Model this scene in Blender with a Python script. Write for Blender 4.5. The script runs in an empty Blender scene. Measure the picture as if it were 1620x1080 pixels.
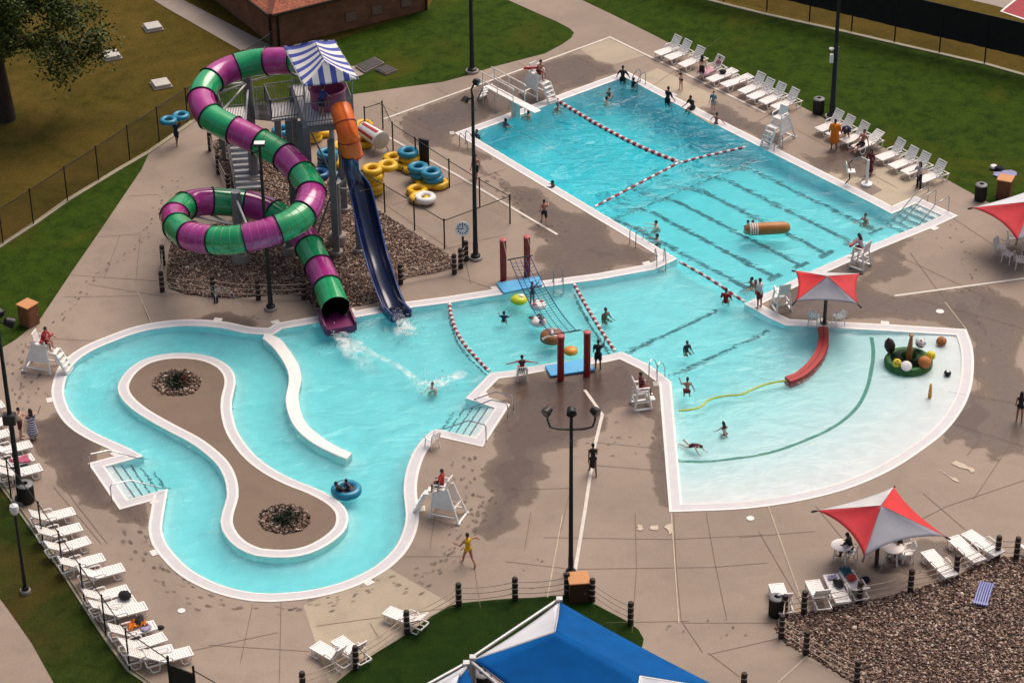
import bpy, bmesh, math, random
import numpy as np
from mathutils import Vector, Matrix, Euler
from mathutils.geometry import delaunay_2d_cdt, intersect_point_line
R = math.radians
scene = bpy.context.scene
col = scene.collection
# ---------------------------------------------------------------- camera (an aerial view from 63.5 m up)
F_PX, PITCH, ROLL, CAM_H = 4000.0, R(31.6525), R(-0.638), 63.5
CAM = Vector((0.0, -CAM_H / math.tan(PITCH), CAM_H))
_fw = Vector((0, math.cos(PITCH), -math.sin(PITCH)))
_r0, _u0 = Vector((1, 0, 0)), Vector((0, math.sin(PITCH), math.cos(PITCH)))
_rt = _r0 * math.cos(ROLL) + _u0 * math.sin(ROLL)
_up = -_r0 * math.sin(ROLL) + _u0 * math.cos(ROLL)
cam_data = bpy.data.cameras.new('camera')
cam = bpy.data.objects.new('camera', cam_data)
col.objects.link(cam)
cam.matrix_world = Matrix(((_rt.x, _up.x, -_fw.x, CAM.x), (_rt.y, _up.y, -_fw.y, CAM.y), (_rt.z, _up.z, -_fw.z, CAM.z), (0, 0, 0, 1)))
cam_data.sensor_width = 36.0
cam_data.lens = 36.0 * F_PX / 1620.0
cam_data.clip_start, cam_data.clip_end = 1.0, 6000.0
scene.camera = cam
# ---------------------------------------------------------------- sky, sun, exposure (bright overcast)
SUN_EL, SUN_AZ = R(58), R(35)          # azimuth measured from +Y (away from the camera) towards +X
world = bpy.data.worlds.new('World')
scene.world = world
world.use_nodes = True
_nt = world.node_tree
_nt.nodes.clear()
_o = _nt.nodes.new('ShaderNodeOutputWorld')
_b = _nt.nodes.new('ShaderNodeBackground')
_s = _nt.nodes.new('ShaderNodeTexSky')
_s.sky_type = 'NISHITA'
_s.sun_disc = False
_s.sun_elevation = SUN_EL
_s.sun_rotation = SUN_AZ
_s.air_density, _s.dust_density, _s.ozone_density = 1.0, 6.0, 1.0
_b.inputs['Strength'].default_value = 0.122
_w = _nt.nodes.new('ShaderNodeMix')          # thin high cloud: the sky's blue is washed towards white
_w.data_type = 'RGBA'; _w.blend_type = 'MULTIPLY'; _w.inputs[0].default_value = 1.0
_w.inputs[7].default_value = (1.06, 1.0, .92, 1)
_nt.links.new(_s.outputs[0], _w.inputs[6])
_nt.links.new(_w.outputs[2], _b.inputs[0])
_nt.links.new(_b.outputs[0], _o.inputs[0])
sun_data = bpy.data.lights.new('sun', 'SUN')
sun_data.energy = 2.0
sun_data.angle = R(42)
sun_data.color = (1.0, 0.92, 0.84)
sun = bpy.data.objects.new('sun', sun_data)
col.objects.link(sun)
_sd = Vector((math.sin(SUN_AZ) * math.cos(SUN_EL), math.cos(SUN_AZ) * math.cos(SUN_EL), math.sin(SUN_EL)))
sun.rotation_euler = _sd.to_track_quat('Z', 'Y').to_euler()
sun.location = (0, 0, 90)
scene.view_settings.view_transform = 'Standard'
scene.view_settings.look = 'None'
scene.view_settings.gamma = 1.0
scene.view_settings.use_curve_mapping = False
scene.view_settings.exposure = 0.0
scene.cycles.max_bounces = 12
scene.cycles.transparent_max_bounces = 24
scene.cycles.use_denoising = True
# ================================================================ helpers
def ray(px, py):
    d = _rt * ((px - 810) / F_PX) - _up * ((py - 540) / F_PX) + _fw
    return d
def at(px, py, z=0.0):
    """the point at height z that the photograph shows at pixel (px, py) of its 1620 x 1080"""
    d = ray(px, py)
    return CAM + d * ((z - CAM.z) / d.z)
def project(p):
    v = p - CAM
    w = v.dot(_fw)
    return 810 + F_PX * v.dot(_rt) / w, 540 - F_PX * v.dot(_up) / w
def height_at(px, py, top, lo=0.0, hi=30.0):
    g = at(px, py)
    for _ in range(40):
        m = (lo + hi) / 2
        if project(g + Vector((0, 0, m)))[1] > top: lo = m
        else: hi = m
    return lo
YAW = R(-51.1973)
D1, D2 = Vector((math.cos(YAW), math.sin(YAW), 0)), Vector((-math.sin(YAW), math.cos(YAW), 0))
TIP = at(1071.5, 409.1)
def uv_of(p): q = p - TIP; return q.dot(D1), q.dot(D2)
def from_uv(u, v, z=0.0): q = TIP + D1 * u + D2 * v; return Vector((q.x, q.y, z))
# ---------------------------------------------------------------- materials
def ramp(nt, fac, stops):
    n = nt.nodes.new('ShaderNodeValToRGB')
    while len(n.color_ramp.elements) < len(stops): n.color_ramp.elements.new(0.5)
    for e, (p, c) in zip(n.color_ramp.elements, stops):
        e.position = p; e.color = (c[0], c[1], c[2], 1)
    nt.links.new(fac, n.inputs[0])
    return n.outputs[0]
def noise(nt, vec, scale, detail=4, rough=.55, dist=0.0):
    n = nt.nodes.new('ShaderNodeTexNoise')
    n.inputs['Scale'].default_value = scale; n.inputs['Detail'].default_value = detail
    n.inputs['Roughness'].default_value = rough; n.inputs['Distortion'].default_value = dist
    nt.links.new(vec, n.inputs['Vector'])
    return n.outputs['Fac']
def mix(nt, fac, a, b, mode='MIX'):
    n = nt.nodes.new('ShaderNodeMix'); n.data_type = 'RGBA'; n.blend_type = mode
    for i, v in ((0, fac), (6, a), (7, b)):
        if isinstance(v, (int, float)): n.inputs[i].default_value = v
        elif isinstance(v, (tuple, list)): n.inputs[i].default_value = (v[0], v[1], v[2], 1)
        else: nt.links.new(v, n.inputs[i])
    return n.outputs[2]
def new_mat(name):
    m = bpy.data.materials.new(name); m.use_nodes = True
    nt = m.node_tree
    b = nt.nodes['Principled BSDF']
    tc = nt.nodes.new('ShaderNodeTexCoord')
    return m, nt, b, tc.outputs['Object']
def bump(nt, b, h, strength, dist=.02):
    n = nt.nodes.new('ShaderNodeBump'); n.inputs['Strength'].default_value = strength; n.inputs['Distance'].default_value = dist
    nt.links.new(h, n.inputs['Height']); nt.links.new(n.outputs[0], b.inputs['Normal'])
    return n
MATS = {}
def pm(name, c, rough=.5, var=.12, scale=6.0, metal=0.0, spec=.5, bmp=.05, coat=0.0):
    """a plain painted / moulded / woven surface with slight wear"""
    if name in MATS: return MATS[name]
    m, nt, b, vec = new_mat(name)
    f = noise(nt, vec, scale, 5, .6)
    lo = tuple(max(0, x * (1 - var)) for x in c); hi = tuple(min(1, x * (1 + var)) for x in c)
    nt.links.new(ramp(nt, f, [(.3, lo), (.7, hi)]), b.inputs['Base Color'])
    b.inputs['Roughness'].default_value = rough; b.inputs['Metallic'].default_value = metal
    b.inputs['Specular IOR Level'].default_value = spec; b.inputs['Coat Weight'].default_value = coat
    if bmp: bump(nt, b, noise(nt, vec, scale * 6, 3), bmp, .01)
    MATS[name] = m
    return m
# ---------------------------------------------------------------- mesh builder
def frame_of(d):
    d = d.normalized()
    a = Vector((0, 0, 1)) if abs(d.z) < .95 else Vector((1, 0, 0))
    x = d.cross(a).normalized()
    return x, x.cross(d).normalized(), d
class MB:
    def __init__(s): s.v, s.f, s.m, s.mi = [], [], [], 0
    def face(s, idx): s.f.append(tuple(idx)); s.m.append(s.mi)
    def add(s, vs, fs):
        o = len(s.v); s.v.extend([tuple(v) for v in vs])
        for f in fs: s.face([o + i for i in f])
    def box(s, c, size, M=None):
        hx, hy, hz = size[0] / 2, size[1] / 2, size[2] / 2
        vs = [Vector((x, y, z)) for x in (-hx, hx) for y in (-hy, hy) for z in (-hz, hz)]
        if M is not None: vs = [M @ v for v in vs]
        s.add([Vector(c) + v for v in vs], [(0, 1, 3, 2), (4, 6, 7, 5), (0, 4, 5, 1), (2, 3, 7, 6), (0, 2, 6, 4), (1, 5, 7, 3)])
    def bar(s, a, b, w, h, up=Vector((0, 0, 1))):
        """a rectangular bar from a to b, w across, h along up"""
        a, b = Vector(a), Vector(b); d = (b - a).normalized()
        x = d.cross(up)
        x = x.normalized() if x.length > 1e-4 else Vector((1, 0, 0))
        z = x.cross(d).normalized()
        vs = [p + x * (sx * w / 2) + z * (sz * h / 2) for p in (a, b) for sx, sz in ((-1, -1), (1, -1), (1, 1), (-1, 1))]
        s.add(vs, [(3, 2, 1, 0), (4, 5, 6, 7), (0, 1, 5, 4), (1, 2, 6, 5), (2, 3, 7, 6), (3, 0, 4, 7)])
    def tube(s, pts, r, n=8, cap=True, closed=False):
        pts = [Vector(p) for p in pts]; k = len(pts)
        rs = r if isinstance(r, (list, tuple)) else [r] * k
        o = len(s.v); X = None
        for i, p in enumerate(pts):
            if closed: d = pts[(i + 1) % k] - pts[i - 1]
            else: d = pts[min(i + 1, k - 1)] - pts[max(i - 1, 0)]
            d = d.normalized()
            if X is None: X = frame_of(d)[0]
            X = (X - d * X.dot(d)).normalized(); Y = d.cross(X)
            for j in range(n):
                a = 2 * math.pi * j / n
                s.v.append(tuple(p + (X * math.cos(a) + Y * math.sin(a)) * rs[i]))
        for i in range(k if closed else k - 1):
            i2 = (i + 1) % k
            for j in range(n):
                j2 = (j + 1) % n
                s.face((o + i * n + j, o + i * n + j2, o + i2 * n + j2, o + i2 * n + j))
        if cap and not closed:
            s.face([o + j for j in range(n)][::-1]); s.face([o + (k - 1) * n + j for j in range(n)])
    def lathe(s, prof, n=16, c=(0, 0, 0), axis=None):
        """profile of (radius, height) turned round an axis"""
        c = Vector(c)
        X, Y, Z = (Vector((1, 0, 0)), Vector((0, 1, 0)), Vector((0, 0, 1))) if axis is None else frame_of(Vector(axis))
        o = len(s.v)
        for r, h in prof:
            for j in range(n):
                a = 2 * math.pi * j / n
                s.v.append(tuple(c + X * (r * math.cos(a)) + Y * (r * math.sin(a)) + Z * h))
        for i in range(len(prof) - 1):
            for j in range(n):
                j2 = (j + 1) % n
                s.face((o + i * n + j, o + i * n + j2, o + (i + 1) * n + j2, o + (i + 1) * n + j))
        s.face([o + j for j in range(n)][::-1]); s.face([o + (len(prof) - 1) * n + j for j in range(n)])
    def torus(s, c, R0, r0, n=28, k=12, axis=None, sq=1.0):
        c = Vector(c); X, Y, Z = (Vector((1, 0, 0)), Vector((0, 1, 0)), Vector((0, 0, 1))) if axis is None else frame_of(Vector(axis))
        o = len(s.v)
        for i in range(n):
            a = 2 * math.pi * i / n; e = X * math.cos(a) + Y * math.sin(a)
            for j in range(k):
                b = 2 * math.pi * j / k
                s.v.append(tuple(c + e * (R0 + r0 * math.cos(b)) + Z * (r0 * sq * math.sin(b))))
        for i in range(n):
            for j in range(k):
                i2, j2 = (i + 1) % n, (j + 1) % k
                s.face((o + i * k + j, o + i2 * k + j, o + i2 * k + j2, o + i * k + j2))
    def ball(s, c, r, n=14, k=9, M=None):
        c = Vector(c); rr = r if isinstance(r, (tuple, list)) else (r, r, r); o = len(s.v)
        for i in range(k + 1):
            t = math.pi * i / k
            for j in range(n):
                a = 2 * math.pi * j / n
                v = Vector((rr[0] * math.sin(t) * math.cos(a), rr[1] * math.sin(t) * math.sin(a), rr[2] * math.cos(t)))
                s.v.append(tuple(c + (M @ v if M is not None else v)))
        for i in range(k):
            for j in range(n):
                j2 = (j + 1) % n
                s.face((o + i * n + j, o + (i + 1) * n + j, o + (i + 1) * n + j2, o + i * n + j2))
    def prism(s, pts, z0, z1):
        k = len(pts); o = len(s.v)
        for z in (z0, z1): s.v.extend([(p[0], p[1], z) for p in pts])
        s.face([o + i for i in range(k)][::-1]); s.face([o + k + i for i in range(k)])
        for i in range(k):
            j = (i + 1) % k
            s.face((o + i, o + j, o + k + j, o + k + i))
    def build(s, name, mats, parent=None, smooth=False, bevel=0.0, sharp=40):
        me = bpy.data.meshes.new(name)
        me.from_pydata(s.v, [], s.f)
        for m in (mats if isinstance(mats, (list, tuple)) else [mats]): me.materials.append(m)
        if any(s.m): me.polygons.foreach_set('material_index', s.m)
        bm = bmesh.new(); bm.from_mesh(me)
        bmesh.ops.remove_doubles(bm, verts=bm.verts, dist=1e-5)
        bmesh.ops.recalc_face_normals(bm, faces=bm.faces)
        bm.to_mesh(me); bm.free()
        if smooth:
            me.polygons.foreach_set('use_smooth', [True] * len(me.polygons))
            me.set_sharp_from_angle(angle=R(sharp))
        me.update()
        o = bpy.data.objects.new(name, me); col.objects.link(o)
        if parent is not None: o.parent = parent
        if bevel:
            b = o.modifiers.new('bevel', 'BEVEL'); b.width = bevel; b.segments = 1; b.limit_method = 'ANGLE'; b.angle_limit = R(50)
        return o
def tag(o, label=None, cat=None, group=None, kind=None):
    if label: o['label'] = label
    if cat: o['category'] = cat
    if group: o['group'] = group
    if kind: o['kind'] = kind
    return o
def empty(name, loc, rz=0.0, label=None, cat=None, group=None):
    o = bpy.data.objects.new(name, None); col.objects.link(o)
    o.location = loc; o.rotation_euler = (0, 0, rz); o.empty_display_size = .3
    return tag(o, label, cat, group)
def kids(o): return KIDS.get(o.name, [])
KIDS = {}
def note_kids():
    KIDS.clear()
    for o in bpy.data.objects:
        if o.parent is not None: KIDS.setdefault(o.parent.name, []).append(o)
def copy_thing(o, loc, rz=0.0, label=None, group=None, parent=None):
    c = o.copy(); col.objects.link(c)
    if parent is None:
        c.location = loc; c.rotation_euler = (0, 0, rz)
        if label: c['label'] = label
        if group: c['group'] = group
    else: c.parent = parent
    for k in kids(o): copy_thing(k, None, parent=c)
    return c
# ---------------------------------------------------------------- outlines on the ground
def catmull(pts, closed, step=.35):
    """points (px, py[, corner]) of the photograph -> smooth ground outline; a third 1 marks a corner"""
    P = [at(p[0], p[1]) for p in pts]; Cn = [len(p) > 2 and p[2] == 1 for p in pts]
    n = len(P); out = []
    for i in range(n if closed else n - 1):
        a, b = P[i], P[(i + 1) % n]
        a0 = P[i - 1] if (closed or i > 0) else a
        b1 = P[(i + 2) % n] if (closed or i + 2 < n) else b
        k = max(1, int((b - a).length / step))
        if Cn[i] and Cn[(i + 1) % n]: k = 1
        L = (b - a).length
        ta = (b - a) if Cn[i] else (b - a0) / max((b - a0).length, 1e-6) * L
        tb = (b - a) if Cn[(i + 1) % n] else (b1 - a) / max((b1 - a).length, 1e-6) * L
        for j in range(k):
            t = j / k; t2, t3 = t * t, t * t * t
            out.append(a * (2 * t3 - 3 * t2 + 1) + ta * (t3 - 2 * t2 + t) + b * (3 * t2 - 2 * t3) + tb * (t3 - t2))
    if not closed: out.append(P[-1])
    return [Vector((p.x, p.y, 0)) for p in out]
def area2(P): return sum(P[i].x * P[(i + 1) % len(P)].y - P[(i + 1) % len(P)].x * P[i].y for i in range(len(P)))
def offset(P, d, closed=True):
    """offset to the right of travel by d (mitred)"""
    n = len(P); out = []
    for i in range(n):
        a = P[i - 1] if (closed or i > 0) else None
        c = P[(i + 1) % n] if (closed or i < n - 1) else None
        b = P[i]
        d1 = (b - a).normalized() if a is not None else (c - b).normalized()
        d2 = (c - b).normalized() if c is not None else d1
        n1, n2 = Vector((d1.y, -d1.x, 0)), Vector((d2.y, -d2.x, 0))
        m = n1 + n2
        m = m.normalized() if m.length > 1e-6 else n1
        out.append(b + m * (d / max(.45, m.dot(n1))))
    return out
def inside(P, x, y):
    c = False; j = len(P) - 1
    for i in range(len(P)):
        a, b = P[i], P[j]
        if (a.y > y) != (b.y > y) and x < (b.x - a.x) * (y - a.y) / (b.y - a.y) + a.x: c = not c
        j = i
    return c
def sheet(name, outer, holes, z, mat, kind='structure', thick=0.0):
    """a flat sheet with holes"""
    vs, es = [], []
    for loop in [outer] + holes:
        o = len(vs); vs.extend([Vector((p.x, p.y)) for p in loop])
        es.extend([(o + i, o + (i + 1) % len(loop)) for i in range(len(loop))])
    v2, _e, f2, *_ = delaunay_2d_cdt(vs, es, [], 0, 1e-5)
    mb = MB(); mb.v = [(v.x, v.y, z) for v in v2]
    for f in f2:
        cx = sum(v2[i].x for i in f) / len(f); cy = sum(v2[i].y for i in f) / len(f)
        if inside(outer, cx, cy) and not any(inside(h, cx, cy) for h in holes): mb.face(f)
    o = mb.build(name, mat)
    if o.data.polygons and o.data.polygons[0].normal.z < 0: o.data.flip_normals()
    if kind: o['kind'] = kind
    return o
def strip(mb, A, B, zA, zB, closed=True, rise=0.0):
    n = len(A); o = len(mb.v)
    mb.v.extend([(p.x, p.y, zA + rise * i / n) for i, p in enumerate(A)]); mb.v.extend([(p.x, p.y, zB + rise * i / n) for i, p in enumerate(B)])
    for i in range(n if closed else n - 1):
        j = (i + 1) % n
        mb.face((o + i, o + j, o + n + j, o + n + i))
def ragged(P, amp, rng, levels=3):
    """an irregular stain outline"""
    for _ in range(levels):
        Q = []
        for i in range(len(P)):
            a, b = P[i], P[(i + 1) % len(P)]; d = b - a; L = d.length
            Q.append(a)
            if L > .25:
                nrm = Vector((d.y, -d.x, 0)).normalized()
                Q.append((a + b) / 2 + nrm * rng.gauss(0, 1) * min(amp, L * .16))
        P = Q
    return P
def G(pts): return [at(*p) for p in pts]
# ================================================================ the setting
# ---- outlines traced in photograph pixels and laid on the ground
WATER = catmull([(742,212,1),(988,122,1),(1051,155.5),(1189,226),(1300,282),(1380,322),(1410.5,338.5,1),(1449,322,1),(1490,341,1),(1463,353.5,1),
 (1380,386.5,1),(1292,425,1),(1177.5,480.5,1),(1216,502.5,1),(1242,514.5,1),(1300,518,1),(1400,523,1),(1513,530,1),(1519,548),(1521,575),(1517,610),(1504,642),(1478,676),(1440,706),
 (1394,735),(1340,759),(1285,775),(1228,786),(1165,793.5),(1079,797,1),(1062,604,1),(1027,577,1),(984,556.5,1),(952,563.5,1),(859,576.5,1),(810,586,1),(776,590,1),(736.5,630,1),
 (783,645,1),(752,692,1),(693,678.5,1),(684,680.5),(668,695),(654,714),(645,736),(640,757),(638.5,778),(641.5,806),(641,826),(632,853),(617,875),(592,896),(555,915),(517,927.5),(480,934.5),(430,938.5),
 (405,937.5),(374,932),(337,920),(301,900),(276,876),(262,857),(256.5,835),(260,808),(266,772.5,1),(202,790,1),(166,738,1),(227,721.5,1),(200,707),(175,696),(150,684),(126,668),(110,648),(101.5,623),(103.5,603),
 (112,582),(130,564),(155,550),(181,539.5),(212,528),(250,519.5),(300,515.5),(350,519),(389,527),(431,530,1),(447,520,1),(505,510,1),(560,502.5,1),(647,487,1),(710,479,1),(790,466.5,1),(860,454,1),(950,442,1),(1035,426.5,1),(1071.5,409.5,1)], True)
if area2(WATER) > 0: WATER.reverse()
COPE_W = .58
COPE_OUT = offset(WATER, -COPE_W)
def lens_loop(P, dist):   # keep offset loops simple where corners are tight
    return offset(P, -dist)
ISLAND = catmull([(186,615),(191,599),(205,582),(230,567),(262,559.5),(300,558.5),(332,563.5),(357,575),(371,592),(372.5,608),(367.5,630),(367.5,652),(375,680),(390,704),(405,721),(430,740),(462,757),(500,772),(525,785),(542,798),(550.5,812),
 (549,832),(537,847.5),(517,862),(492,874),(462,880.5),(430,881),(405,878.5),(375,865.5),(357,847.5),(349,828),(352,808),(358.5,786),(356,760),(345,737),(325,717),(300,699),(262,679),(225,658),(207,645),(193,631)], True)
if area2(ISLAND) > 0: ISLAND.reverse()
DIVIDER = catmull([(430,530,1),(442,535),(460,557),(472,577),(477,600),(472.5,622),(475,647),(485,670),(505,688),(530,705),(557,717,1),(548,727,1),(525,717.5),(492,700),(467,677.5),(455,653),(451.5,630),(456.5,605),(454.5,587),(442,564),(430,549),(415,536,1),(418,529,1)], True)
if area2(DIVIDER) > 0: DIVIDER.reverse()
DECK = G([(-80,600),(0,552),(25,537),(62,507),(112,432),(155,370),(224,268),(237,240),(255,224),(310,186),(345,179),(400,178),(470,164),(555,150),(640,138),(700,130),(745,118),(780,106),(862,85),(890,70),(904,60),(908,52),(901,45),(880,34),
 (850,21),(803,0),(640,-80),(760,-80),(920,0),(970,24),(1035,56),(1085,82),(1252,160),(1302,187),(1385,227),(1485,277),(1565,321),(1700,385),(1860,470),(1860,1240),(300,1240),(237,1080),(205,1060),(137,962),(100,904),(37,815),(0,763),(-80,660)])
# ---- materials
def concrete(name, base, wetness=.18):
    m, nt, b, vec = new_mat(name)
    big = noise(nt, vec, .11, 5, .62, .6); mid = noise(nt, vec, .9, 6, .65, .3); fine = noise(nt, vec, 9, 5, .7)
    c = ramp(nt, big, [(.32, tuple(x * .80 for x in base)), (.55, base), (.75, tuple(min(1, x * 1.14) for x in base))])
    c2 = ramp(nt, mid, [(.3, (.86, .84, .82)), (.5, (1, 1, 1)), (.72, (1.07, 1.06, 1.04))])
    c3 = ramp(nt, fine, [(.35, (.93, .93, .93)), (.65, (1.05, 1.05, 1.05))])
    nt.links.new(mix(nt, 1.0, mix(nt, 1.0, c, c2, 'MULTIPLY'), c3, 'MULTIPLY'), b.inputs['Base Color'])
    nt.links.new(ramp(nt, mid, [(.3, (.55,) * 3), (.7, (.85,) * 3)]), b.inputs['Roughness'])
    b.inputs['Specular IOR Level'].default_value = .35
    bump(nt, b, fine, .12, .02)
    MATS[name] = m
    return m
def wet_shade_concrete(name, base):
    m, nt, b, vec = new_mat(name)
    mid = noise(nt, vec, .8, 6, .65, .5); big = noise(nt, vec, .25, 4, .6)
    nt.links.new(ramp(nt, mid, [(.28, tuple(x * .78 for x in base)), (.5, base), (.72, tuple(x * 1.28 for x in base))]), b.inputs['Base Color'])
    nt.links.new(ramp(nt, big, [(.35, (.22,) * 3), (.7, (.5,) * 3)]), b.inputs['Roughness'])
    b.inputs['Specular IOR Level'].default_value = .5
    bump(nt, b, noise(nt, vec, 7, 4), .05, .01)
    return m
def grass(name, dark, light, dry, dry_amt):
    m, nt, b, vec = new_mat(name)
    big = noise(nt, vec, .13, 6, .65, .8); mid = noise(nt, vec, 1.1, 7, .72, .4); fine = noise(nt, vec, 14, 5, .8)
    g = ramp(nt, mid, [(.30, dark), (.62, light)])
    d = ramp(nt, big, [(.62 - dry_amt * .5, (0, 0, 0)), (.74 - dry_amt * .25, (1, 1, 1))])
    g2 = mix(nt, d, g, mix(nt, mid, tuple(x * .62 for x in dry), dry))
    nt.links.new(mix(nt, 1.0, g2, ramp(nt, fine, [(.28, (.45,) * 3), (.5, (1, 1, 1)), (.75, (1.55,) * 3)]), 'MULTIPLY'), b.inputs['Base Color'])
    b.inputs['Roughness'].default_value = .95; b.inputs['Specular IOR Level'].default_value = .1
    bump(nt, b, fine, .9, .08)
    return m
CONC = concrete('deck_concrete', (.310, .238, .190))
CONC_NEW = concrete('new_concrete', (.44, .36, .27))
CONC_PALE = concrete('pale_concrete', (.33, .27, .235))
WETM = wet_shade_concrete('wet_shade_concrete', (.135, .092, .072))
DAMP = wet_shade_concrete('damp_concrete', (.185, .134, .110))
TURF = grass('turf', (.013, .034, .002), (.045, .080, .005), (.10, .098, .010), .16)
DRY = grass('dry_turf', (.026, .028, .003), (.068, .060, .006), (.150, .100, .018), .62)
WHITE_POOL = pm('pool_plaster', (.87, .92, .94), .5, .05, 1.5, bmp=.02)
LIP = pm('coping_white', (.80, .76, .73), .45, .07, 3, bmp=.03)
def gutter_mat():
    m, nt, b, vec = new_mat('gutter_grating')
    w = nt.nodes.new('ShaderNodeTexWave'); w.inputs['Scale'].default_value = 9; w.bands_direction = 'DIAGONAL'
    nt.links.new(vec, w.inputs['Vector'])
    c = mix(nt, .35, ramp(nt, noise(nt, vec, 2.5, 5), [(.3, (.55, .53, .56)), (.7, (.64, .62, .64))]), ramp(nt, w.outputs['Fac'], [(.2, (.45, .44, .47)), (.6, (.66, .64, .66))]))
    nt.links.new(c, b.inputs['Base Color']); b.inputs['Roughness'].default_value = .4
    return m
GUTTER = gutter_mat()
# ---- ground, lawns, paths
big = [Vector((-2500, -1500, 0)), Vector((2500, -1500, 0)), Vector((2500, 4000, 0)), Vector((-2500, 4000, 0))]
HOLE = offset(WATER, -.3)
sheet('ground', big, [HOLE], -.03, DRY)
lawn1 = G([(-80,600),(0,552),(25,537),(62,507),(112,432),(155,370),(224,268),(237,240),(185,270),(107,317),(55,354),(0,390),(-80,446)])
sheet('lawn', lawn1, [], -.014, TURF)
lawn2 = G([(310,186),(345,179),(400,178),(470,164),(555,150),(640,138),(700,130),(745,118),(780,106),(862,85),(890,70),(904,60),(908,52),(901,45),(880,34),(850,21),(803,0),(640,-80),(720,-60),(676,14),(536,62),(437,76),(396,72),(330,120),(312,170)])
sheet('lawn', lawn2, [], -.014, TURF)
lawn3 = G([(760,-80),(920,0),(970,24),(1035,56),(1085,82),(1252,160),(1302,187),(1385,227),(1485,277),(1565,321),(1700,385),(1860,470),(1860,170),(1620,119),(1490,86),(1320,47),(1215,24),(1100,-6),(950,-60)])
sheet('lawn', lawn3, [], -.014, TURF)
lawn4 = G([(237,1080),(205,1060),(137,962),(100,904),(37,815),(0,763),(-80,660),(-80,830),(0,947),(10,960),(50,1017),(85,1080),(130,1160),(300,1160)])
sheet('lawn', lawn4, [], -.014, grass('verge_turf', (.016, .030, .004), (.040, .062, .008), (.085, .066, .014), .30))
path_bl = G([(-80,830),(0,947),(10,960),(50,1017),(85,1080),(130,1160),(-300,1160),(-300,830)])
sheet('path', path_bl, [], -.008, CONC)
sheet('deck', DECK, [HOLE], 0.0, CONC)
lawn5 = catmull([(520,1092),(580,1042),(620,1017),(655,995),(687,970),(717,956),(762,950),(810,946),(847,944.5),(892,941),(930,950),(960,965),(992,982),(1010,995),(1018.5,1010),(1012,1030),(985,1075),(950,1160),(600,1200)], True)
sheet('lawn', lawn5, [], .004, grass('dark_turf', (.009, .028, .003), (.020, .046, .005), (.04, .05, .008), .05))  # darker green grass with hardly any dry patches
sheet('pavement', G([(765,1090),(782,1052),(850,1046),(905,1066),(985,1090),(985,1240),(765,1240)]), [], .008, CONC_PALE)
# concrete apron and kerbs
sheet('pavement', G([(246,0),(290,0),(437,76),(415,84),(385,82),(262,12),(150,-60),(200,-60)]), [], -.006, CONC_PALE)
def kerb(name, pts, w, h, m, z0=-.03):
    P = catmull(pts, False, 2.0); A = offset(P, w / 2, False); B = offset(P, -w / 2, False)
    mb = MB(); strip(mb, A, B, h, h, False); strip(mb, A, A, z0, h, False); strip(mb, B, B, z0, h, False)
    o = mb.build(name, m); o['kind'] = 'structure'; return o
KERB = concrete('kerb_concrete', (.36, .32, .22))
kerb('kerb', [(-60,430),(0,390),(55,354),(107,317),(185,270),(237,240),(305,192)], .26, .05, KERB)
kerb('kerb', [(1020,-28),(1100,-5),(1215,24),(1320,47),(1415,69),(1490,86),(1560,102),(1620,119),(1720,146)], .26, .05, KERB)
kerb('kerb', [(-60,684),(0,763),(37,815),(100,904),(137,962),(205,1060),(240,1084),(300,1120)], .22, .05, KERB)
# sports court beyond the fence
sheet('court', G([(1508,-6),(1570,8),(1720,48),(1800,30),(1700,-60),(1480,-60)]), [], -.010, CONC_PALE)
sheet('court_marking', G([(1582,18),(1622,32),(1760,70),(1800,20),(1640,-30)]), [], -.006, pm('court_line', (.75, .73, .72), .7))
sheet('court_marking', G([(1586,18),(1622,29.5),(1752,66),(1790,20),(1640,-26)]), [], -.002, pm('court_red', (.32, .035, .05), .8, .15, 2))
# ---- newer slabs, patches, stains, joints and paint on the deck
rng = random.Random(7)
PZ = [0]
def patch(name, pts, m, z, rag=0.0):
    P = G(pts); PZ[0] += 1; z += PZ[0] * .00006
    if rag: P = ragged(P, rag, rng)
    if area2(P) > 0: P.reverse()
    return sheet(name, P, [], z, m)
for k, pts in enumerate([[(480,957),(617,899),(712,954),(655,994),(580,1041),(528,1082),(521,1080),(500,1018)], [(917,77),(965,60),(1022,87),(972,102),(940,95)], [(1003,124),(1040,108),(1132,152),(1130,200),(1075,168)], [(1297,270),(1340,252),(1490,285),(1440,322),(1400,325)]]):
    patch('slab', pts, CONC_NEW, .004)
def stains(lst, m, z, rag):
    for pts in lst: patch('wet_patch', pts, m, z, rag)
WET_SHADE_POLYS = []
WET_SHADE_POLYS.append(([[(640,186),(720,150),(780,128),(830,112),(905,86),(960,104),(975,114),(810,178),(712,217),(760,240),(800,262),(756,252),(690,232)],
 [(757,252),(850,300),(1035,403),(1030,412),(960,431),(850,446),(800,440),(860,418),(868,385),(840,362),(850,345),(812,318),(790,292),(768,275)],
 [(1130,160),(1215,200),(1290,250),(1330,215),(1390,235),(1398,262),(1330,282),(1298,272),(1215,232),(1120,186)],
 [(1190,478),(1312,430),(1330,432),(1420,470),(1500,455),(1520,520),(1300,513),(1245,508)],
 [(1375,420),(1400,392),(1440,378),(1425,398),(1440,430),(1400,450),(1360,450)],
 [(1478,470),(1540,450),(1600,470),(1620,520),(1620,720),(1570,730),(1560,640),(1542,590),(1540,530),(1534,518)]], .70))
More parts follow.
